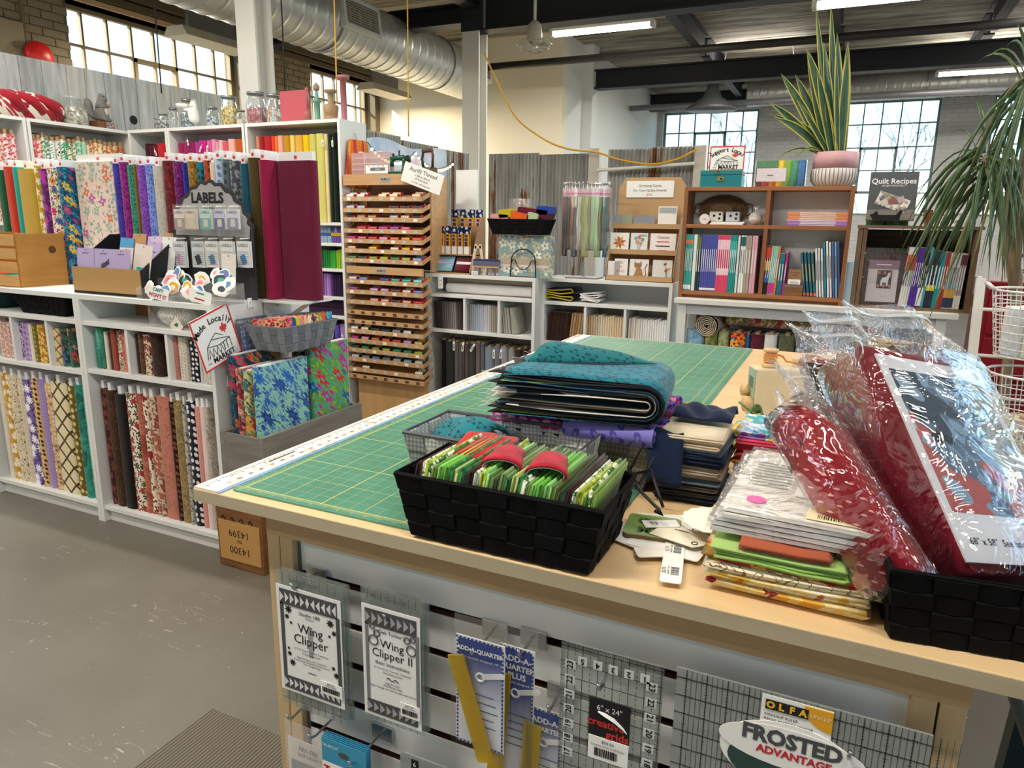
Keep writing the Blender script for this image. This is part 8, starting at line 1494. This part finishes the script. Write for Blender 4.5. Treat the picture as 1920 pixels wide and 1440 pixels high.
# big stack of folded cuts, teal on top
sx0, sx1, sy0, sy1, sz0, sz1 = .405, .685, .275, .475, TT_+.116, TT_+.182
sk = T('fabric_stack', 'thick stack of folded fabric cuts with teal print on top', 'fabric', ((sx0+sx1)/2, (sy0+sy1)/2, sz0), .14); ox, oy = (sx0+sx1)/2, (sy0+sy1)/2
LC = ['1f6f80', '17181a', '20252a', '8f9a35', '14171a', '22394a', '2c5a78', '16191c', 'cfcac0', '1a2024', '2f4a5a', '121417', '3a3024', 'd6d0c4', '1c2a34']
NL = len(LC); H = sz1-sz0
for i, c in enumerate(LC):
    g = H*(.5-.44*i/NL); cz = H*.5; xr = (sx1-ox)-.004-(H*.5-g)*.9; n = 18; th = H*.44/NL*.72
    def prof(u, y, i=i, g=g, cz=cz, xr=xr):
        xl = -(.128+.02*math.sin(i*2.1)+.012*math.sin(y*40+i)); a = .40; wv = .004*math.sin(u*9+i*1.3+y*14)
        if u < a: return (xl+(xr-g-xl)*(u/a), cz+g+wv*(1-u/a))
        if u < 1-a: t_ = (u-a)/(1-2*a); return (xr-g+g*math.sin(PI*t_), cz+g*math.cos(PI*t_))
        t_ = (u-1+a)/a; return (xr-g-(xr-g-xl)*t_, cz-g+wv*t_*.6)
    ob('layer', MB().grid(lambda u, v: (prof(u, v*.23)[0], -.10+.20*v+.006*math.sin(i*1.7+u*5), prof(u, v*.23)[1]), 30, 5), f(c, 'tri', ('123f4a',), 1.2) if i == 0 else f(c), sk, True, solid=max(th, .0012))
ap = PY(1097, 630, .48)
pA, pB, pC, pD = Vector((-.115, -.0, H+.004)), Vector((.105, .07, H+.003)), Vector((ap.x-ox, .46-oy, ap.z-sz0)), Vector((-.13, .05, H+.02))
ob('turned_flap', MB().grid(lambda u, v: tuple((pA*(1-u)+pB*u)*(1-v)+(pD*(1-u)*.35+pC*(1-.55*u)+pB*u*.55+pC*0-pC*(1-u)*.35)*v+Vector((0, 0, .012*math.sin(PI*v)*(1-u)))), 12, 10), f('1c6a70', 'tri', ('0f3f46',), 1.2), sk, True, solid=.0015)
th_ = MB(); q = random.Random(5)
for k in range(90):
    p = Vector((-.14+q.uniform(-.012, .01), q.uniform(-.115, .10), H*q.uniform(.05, 1.))); d = Vector((q.uniform(-.03, .0), q.uniform(-.01, .01), q.uniform(-.012, .008))); th_.tube([p, p+d*.6+Vector((0, q.uniform(-.004, .004), .003)), p+d], .0004, 3)
ob('frayed_threads', th_, P('d9d6cc', .8), sk)['kind'] = 'stuff'
# navy strip over the basket edge
tag(ob('navy_strip', MB().grid(lambda u, v: ((.0+.055*u)+.006*v, -.022*v+.004*u, -.082*v**1.2+.006*math.sin(PI*v)+.004*math.sin(u*6)), 8, 10), f('14233f'), smooth=True, solid=.002, loc=(.668, .300, TT_+.112)), 'navy fabric strip hanging between taupe basket and folded stack', 'fabric')
# neat stack of navy and tan quarters
SA = [('navy', '171d2c'), ('charcoal', '2a2c30'), ('brown', '4a4038'), ('steel blue', '56697a'), ('taupe', '9a8d7c'), ('stone', 'a89e8c'), ('dark navy', '141c33'), ('navy', '1a2740'), ('slate blue', '3f4c62'), ('tan', 'b5a68c'), ('cream', 'd9cbb0')]
z = TT_
for i, (nm, c) in enumerate(SA): h = .0098; fold(.733+R.uniform(-.003, .003), .365, z, .10, .125, h, f(c), '%s folded quarter, %s from the bottom of the navy and tan stack' % (nm, nth(i+1)), 3, R.uniform(-.05, .05), 'navy and tan stack'); z += h
tag(ob('crumpled_fabric', MB().grid(lambda u, v: (-.045+.095*u, -.02+.08*v, .006+.008*math.sin(u*9+v*3)*math.sin(v*7)+.008*math.sin(PI*v)), 14, 12), f('14203c'), smooth=True, solid=.003, loc=(.735, .39, z+.004)), 'crumpled navy fabric on top of the navy and tan stack', 'fabric')
tag(ob('paper_pad', MB().box(-.05, -.04, 0, .05, .06, .003), f('e6ddd6', 'stripe', ('d6b5c0',), .5), loc=(.712, .515, TT_+.06), rz=.3), 'lined paper pad behind the navy and tan stack', 'paper'); tag(ob('paper_box', MB().box(-.045, -.04, 0, .045, .05, .058), P('d9d2c6', .7), loc=(.715, .52, TT_), rz=.3), 'pale box under the lined paper pad', 'box')
t = T('tied_bundle', 'floral bundle tied with a green fabric bow', 'fabric', (.755, .64, TT_)); ob('bundle', zig(.13, .10, .035, 3, .001, 3)[0], f('e0d2b5', 'bigflower', ('a02a7a', '7a9a3a', 'd9b53a', '4a7a4a'), 2.), t, True, solid=.009); BG = f('5f7a4a', 'vine', ('3f5a34',))
for s in (-1, 1): ob('bow_loop', MB().grid(lambda u, v: (.065+s*(.012+.022*(1-math.cos(2*PI*u))*.5+.006*v), .05+.018*math.sin(2*PI*u), .045+.010*math.sin(2*PI*u)+.018*v), 16, 4, True), BG, t, True, solid=.0015); ob('bow_tail', MB().grid(lambda u, v: (.065+s*(.01+.055*v), .05+.014*(u-.5)+.01*v, .045+.03*v*(1 if s < 0 else .1)), 4, 6), BG, t, True, solid=.0015)
ob('bow_knot', MB().sphere((.065, .05, .05), .012), BG, t, True)
# bright stack
SB = [('red floral', f('8a1a24', 'bigflower', ('d98a7a', '5a2a2a', 'c9a06a'), 2.)), ('yellow floral', f('d9b94a', 'bigflower', ('e0d09a', 'b5802a', '8a6a2a'), 2.)), ('cream floral', f('e0d3b2', 'vine', ('3a3a34', 'b5653a'))), ('orange', f('d98a2a')), ('coral', f('cf4a44')), ('pink', f('d43f58')), ('rose pink', f('d94a66')), ('blue and white abstract', f('dfdfe6', 'bigflower', ('2a3f9a', '3fa5a8', 'a06ac0', 'e0c02a', '8ab5d9'), 1.6))]
z = TT_
for i, (nm, m_) in enumerate(SB): h = .0125; fold(.855+R.uniform(-.004, .004), .455, z, .125, .12, h, m_, '%s folded fabric, %s from the bottom of the bright stack' % (nm, nth(i+1)), 3, R.uniform(-.08, .04), 'bright stack'); z += h
# yellow leaf print stack with papers
SY = [('cream and rust leaf print', f('e3cf9a', 'bigflower', ('b5402a', 'd9a03a', 'c96a2a', '8a2a24', 'e0c06a'), 1.6)), ('yellow leaf print', f('e6d08a', 'bigflower', ('c9742a', 'b53a2a', 'd9b04a', 'e8dcc0'), 1.6)), ('cream script print', f('e6dcc0', 'vine', ('8a6a3a',), 1.5)), ('peach leaf print', f('e3c39a', 'bigflower', ('b5402a', 'd9a03a', '9a7a3a'), 1.8)), ('lime green', f('8fb55f')), ('pale green', f('9fc070')), ('rust', f('a8573c'))]
z = TT_
for i, (nm, m_) in enumerate(SY):
    h = (.012, .012, .009, .009, .007, .006, .010)[i]; w = .175 if i < 4 else (.15 if i < 6 else .10); fold(.905-.004*i+(.01 if i == 6 else 0), .115, z, w, .15, h, m_, '%s folded fabric, %s from the bottom of the leaf print stack' % (nm, nth(i+1)), 2 if i > 3 else 3, R.uniform(-.04, .04), 'leaf print stack', .0015); z += h
z += .001
for i in range(5):
    t = T('pattern_packet', 'white pattern packet, %s from the bottom of the paper pile' % nth(i+1), 'paper', (.893+.004*i, .185, z), R.uniform(-.06, .05)); ob('paper', MB().box(-.085, -.125, 0, .085, .125, .005), P(['d6d8dc', 'e3e2de', 'dcdde0', 'e6e4df', 'efede6'][i], .6), t); ob('sleeve', MB().box(-.09, -.13, .0051, .09, .14, .0058), clear('ffffff', .10, .06, .03, .5, 14), t); z += .0065
    if i == 4:
        ob('pink_seal', MB().cyl((-.05, -.085, .0058), (-.05, -.085, .0064), .012, n=18), P('d9609a', .6), t); s2 = ob('folded_note', MB().box(-.01, -.05, .006, .075, .05, .0085), PAPER, t); ob('binder_clip', MB().box(.03, -.058, .006, .048, -.045, .014), INK, t)
        for k, s in enumerate(('~~~~~~~~~~~~', '~~~~~~', '~~~~~~~~', '~~~~~~~~~', '~~~~~~~~', '~~~~')): text(s, .0085, INK, s2, face((.033, -.035+.012*k, .0092), (-1, .0, 0), (0, -1, 0)))
        st_ = ob('price_sticker', MB().box(.01, -.118, .0064, .08, -.085, .0068), P('dccfa5', .6), t); mb = MB(); qq = random.Random(2); x = .022
        while x < .07: d = qq.choice([.0008, .0016]); mb.box(x, -.112, .0068, x+d, -.100, .007); x += d+qq.choice([.0009, .0015])
        ob('barcode', mb, INK, st_)
        for k in range(9): ob('text_line', MB().box(-.07, -.03+.012*k, .0061, -.02, -.027+.012*k, .0063), P('a9a8a4', .7), t)
tag(ob('lace_doily', MB().prism([(.045*math.cos(k*PI/16)*(1+.06*(k % 2)), .045*math.sin(k*PI/16)*(1+.06*(k % 2))) for k in range(32)], 'z', 0, .0012), P('ece6d8', .7), loc=(.80, .175, TT_+.03)), 'scalloped cream paper doily at the left of the paper pile', 'paper'); tag(ob('tissue_wrap', MB().grid(lambda u, v: (-.03+.06*u, -.05+.1*v, .014+.012*math.sin(u*7+v*5)), 8, 8), f('e6cf9a', 'bigflower', ('c9742a', 'b53a2a', 'd9b04a'), 1.8), smooth=True, solid=.002, loc=(.80, .215, TT_)), 'orange floral scrap under the paper doily', 'fabric')
# tags and cards
def flat(x, y, z, w, d, rz, mat, label, cat='card', t=.0012, r=.004): return tag(ob('paper_card', MB().prism(rrect(w, d, r, 3), 'z', 0, t), mat, loc=(x, y, z), rz=rz), label, cat)
flat(.735, .20, TT_, .10, .075, .35, PAPER, 'white card lying under the green coaster, right one'); flat(.70, .135, TT_+.0013, .085, .06, -.35, P('e3e2de', .6), 'white card lying under the green coaster, left one'); flat(.745, .125, TT_+.0026, .10, .05, -.12, PAPER, 'white lettered card in front of the green coaster')
t = T('coaster', 'green lettered coaster with leaf drawing on the cards', 'coaster', (.715, .165, TT_+.004), .12); ob('board', MB().prism(rrect(.075, .075, .008, 3), 'z', 0, .005), P('7a5c40', .8), t); ob('green_face', MB().prism(rrect(.074, .074, .008, 3), 'z', .005, .0056), P('7f9a58', .6), t); dk = P('3f5a2c', .7)
text('MU', .026, dk, t, face((.0, -.02, .0061), (1, 0, 0), (0, 1, 0)), bold=.001)
for k in range(5): ob('leaf_mark', MB(Matrix.Translation((-.018+.009*k, .012+.004*(k % 2), .0061)) @ Matrix.Rotation(k*.7, 4, 'Z')).prism([(0, -.009), (.004, 0), (0, .009), (-.004, 0)], 'z', 0, .0003), dk, t)
t = T('swing_tag', 'cream swing tag with punched hole on the coaster', 'tag', (.755, .150, TT_+.0102), -.15); ob('card', MB().prism([(-.035, -.02), (.03, -.028), (.04, -.015), (.04, .02), (-.03, .03)], 'z', 0, .0012), P('e6ddc6', .6), t); ob('eyelet', MB().tube([(.028+.004*math.cos(k*PI/6), -.016+.004*math.sin(k*PI/6), .0014) for k in range(12)], .001, 4, True), dk, t); text('~~~~~', .01, GREYP, t, face((0, .012, .0017), (1, 0, 0), (0, 1, 0)))
t = T('swing_tag', 'small white tag lying askew on the coaster', 'tag', (.725, .172, TT_+.0115), .5); ob('card', MB().box(-.025, -.012, 0, .025, .012, .001), PAPER, t); text('TS', .012, INK, t, face((-.01, 0, .0015), (1, 0, 0), (0, 1, 0)))
t = T('barcode_strip', 'white strip of barcode price stickers at the table front', 'label', (.762, .086, TT_+.0042), .16); ob('strip', MB().prism(rrect(.026, .13, .004, 3), 'z', 0, .0012), PAPER, t)
for k in range(2):
    mb = MB(); qq = random.Random(k); y = -.045+.062*k; y1 = y+.022
    while y < y1: d = qq.choice([.0008, .0016]); mb.box(-.001, y, .0012, .009, y+d, .0014); y += d+qq.choice([.0009, .0013])
    ob('barcode', mb, INK, t); text('$2.75', .007, INK, t, face((-.009, -.035+.062*k, .0016), (0, 1, 0), (-1, 0, 0))); text('Aurifil - Red', .0045, INK, t, face((-.004, -.034+.062*k, .0016), (0, 1, 0), (-1, 0, 0)))
flat(.735, .095, TT_+.0039, .05, .028, .5, P('efe9dd', .6), 'lined cream slip beside the barcode strip', 'paper'); 
# toy sewing machine
m0 = PZ(1435, 795, TZ); t = T('toy_sewing_machine', 'mint and white wooden toy sewing machine on the table', 'sewing machine', (.775, .80, TZ+.0005), .42); MI = P('9fb3a0', .55); CRM = P('dcc9a2', .5); WD2 = wood('c9a26a', 'd9b681', 1., 'x')
ob('body', MB().prism([(.0, 0), (.145, 0), (.145, .125), (0, .125), (0, .045), (.018, .03), (.03, .012), (.0, .012)], 'x', 0, .05) if 0 else MB().prism([(0, 0), (.045, 0), (.055, .01), (.055, .05), (.068, .06), (.10, .06), (.10, 0), (.15, 0), (.15, .13), (0, .13)], 'y', 0, .05), CRM, t, bev=.004)
ob('mint_side', MB().box(-.002, .003, .02, .0, .047, .127), MI, t); 
for k in range(6): ob('vent_slot', MB().box(-.003, .010+.005*k, .085, -.0018, .012+.005*k, .11), P('7d917e', .6), t)
for y, z, r in ((.014, .05, .017), (.035, .075, .012)): ob('knob', MB().cyl((-.002, y, z), (-.018, y, z), r, n=18), WD2, t, True)
ob('thread_post', MB().box(.085, .02, .13, .095, .03, .15), CRM, t)
s3 = ob('spool', MB().lathe([(.017, .1305), (.017, .136), (.011, .139), (.011, .162), (.016, .165), (.016, .170), (.0, .1705)], 16, (.035, .025, 0)), WD2, t, True); ob('orange_cord', MB().tube([(.035+.0125*math.cos(k*.8), .025+.0125*math.sin(k*.8), .141+.0004*k) for k in range(50)], .0024, 5), P('dd8f4f', .6), s3, True); ob('cord_tail', MB().tube([(.046, .025, .158), (.06, .024, .155), (.07, .025, .143), (.09, .02, .141), (.11, .01, .138), (.13, -.002, .12)], .0022, 5), P('dd8f4f', .6), s3, True)
# ------------------------------------------------------------------ kits in plastic bags
b2 = Vector((1.105, .135, TZ+.0005)); basket('woven_basket', 'black basket of packed kits at the right table edge', .235, .22, .082, P('08080a', .75, grain=300, var=.2, spec=.12), b2, .12, .08, 4, 6, 6, None, BKB)
def kit(O, Lv, Wv, L, W, N, spine, cover, label, bag=True, pic=True):
    """boxy folded kit: O bottom corner where spine meets cover, Lv up its length, Wv across the cover"""
    Lv = Vector(Lv).normalized(); Wv = Vector(Wv); Wv = (Wv-Lv*Wv.dot(Lv)).normalized(); Nv = Wv.cross(Lv)
    if Nv.z < 0: Nv = -Nv
    M_ = Matrix(((Wv.x, Lv.x, Nv.x), (Wv.y, Lv.y, Nv.y), (Wv.z, Lv.z, Nv.z)))
    if M_.determinant() < 0: M_ = Matrix(((-Wv.x, Lv.x, Nv.x), (-Wv.y, Lv.y, Nv.y), (-Wv.z, Lv.z, Nv.z)))
    t = T('fabric_kit', label, 'kit', O, 0, None, M_.to_euler())
    ob('cloth', MB().prism(rrect(L, N, min(.018, N*.4), 4, L/2, -N/2), 'x', 0, W), spine, t, True)
    if pic:
        ob('cover_board', MB().box(.004, .01, .0005, W, L*.93, .003), P('d6d6da', .5), t); ob('cover_picture', MB().box(.016, .07, .003, W-.01, L*.86, .0036), cover, t); tx_ = text('68" x 58"  See back for details', .012, INK, t, face((W*.5, .035, .0036), (1, 0, 0), (0, 1, 0))); tx_
    if bag:
        BG_ = clear('ffffff', .13, .05, .0, .75, 11.)
        ob('bag', MB().prism(rrect(L+.02, N+.014, .012, 4, L/2, -N/2+.004), 'x', -.004, W+.006), BG_, t, True)
        ob('bag_top', MB().grid(lambda u, v: (-.01+(W+.025)*u, L+.005+.075*v, -.012+.014*math.sin(u*8+v*3)+.012*v*math.sin(u*5)), 22, 10), clear('ffffff', .12, .06, .10, .7, 30.), t, True); ob('zip_strip', MB().grid(lambda u, v: (-.01+(W+.025)*u, L+.062+.006*v, -.009+.014*math.sin(u*8+2.4)+.0096*math.sin(u*5)), 22, 2), clear('ffffff', .12, .1, .25), t, True, solid=.001)
    return t
WINE = f('6d0f22'); REDDOT = f('8f1424', 'dots', ('d9a5a0',), 1.3, 5, .13)
O = PZ(1812, 1072, 1.03)
picm = fab('5a6f86', 'bigflower', ('9fb9cf', '3a4a5a', 'a85a5a', '26323c', '7f9ab0'), .9)
kit(O, (-.125, .20, .225), (.61, .79, 0), .315, .19, .088, WINE, picm, 'large wine red kit in shiny plastic with picture cover')
kit(O+Vector((-.080, .082, -.028)) , (-.125, .20, .225), (.61, .79, 0), .29, .17, .014, f('1a1a1e', 'dots', ('8a8a8a',), 1.4, 5, .2), picm, 'black dotted kit behind the large wine red kit', True, False)
O2 = PZ(1706, 1070, 1.045)
kit(O2, (-.15, .17, .165), (.30, .90, -.25), .235, .12, .055, REDDOT, picm, 'red dotted kit in a zip bag leaning left of the wine red kit', True, False)
kit(O2+Vector((-.03, .10, -.02)), (-.12, .15, .20), (.40, .85, -.1), .16, .06, .025, f('17181f'), picm, 'navy black kit under the red dotted kit', False, False)
kit(O+Vector((-.10, .19, -.02)), (-.10, .13, .27), (.61, .79, 0), .23, .13, .040, f('a05058'), picm, 'dusty red kit in clear plastic at the back of the kits', True, False)
# zip bag neck of the red dotted kit flopping left
t = T('zip_bag', 'empty clear zip bag top flopping left over the papers', 'bag', PY(1560, 840, .22)); 
ob('film', MB().grid(lambda u, v: (-.075*u-.004*math.sin(v*12), -.10*(v-.5)-.03*u, .055*u-.05*(v-.3)+.008*math.sin(v*14+u*6)), 12, 16), clear('ffffff', .10, .06, .16, .7, 30.), t, True)
ob('zip_strip', MB().grid(lambda u, v: (-.066-.006*u-.004*math.sin(v*12), -.10*(v-.5)-.028, .049+.004*u-.05*(v-.3)+.008*math.sin(v*14+5.3)), 2, 16), clear('ffffff', .12, .1, .25), t, True, solid=.001)
O3 = Vector((1.17, .30, TZ+.02)); kit(O3, (.02, .25, .12), (.95, -.05, .1), .20, .17, .03, REDDOT, P('cfcfd2', .5), 'dotted red kit with grey card lying behind the black basket', True, True)
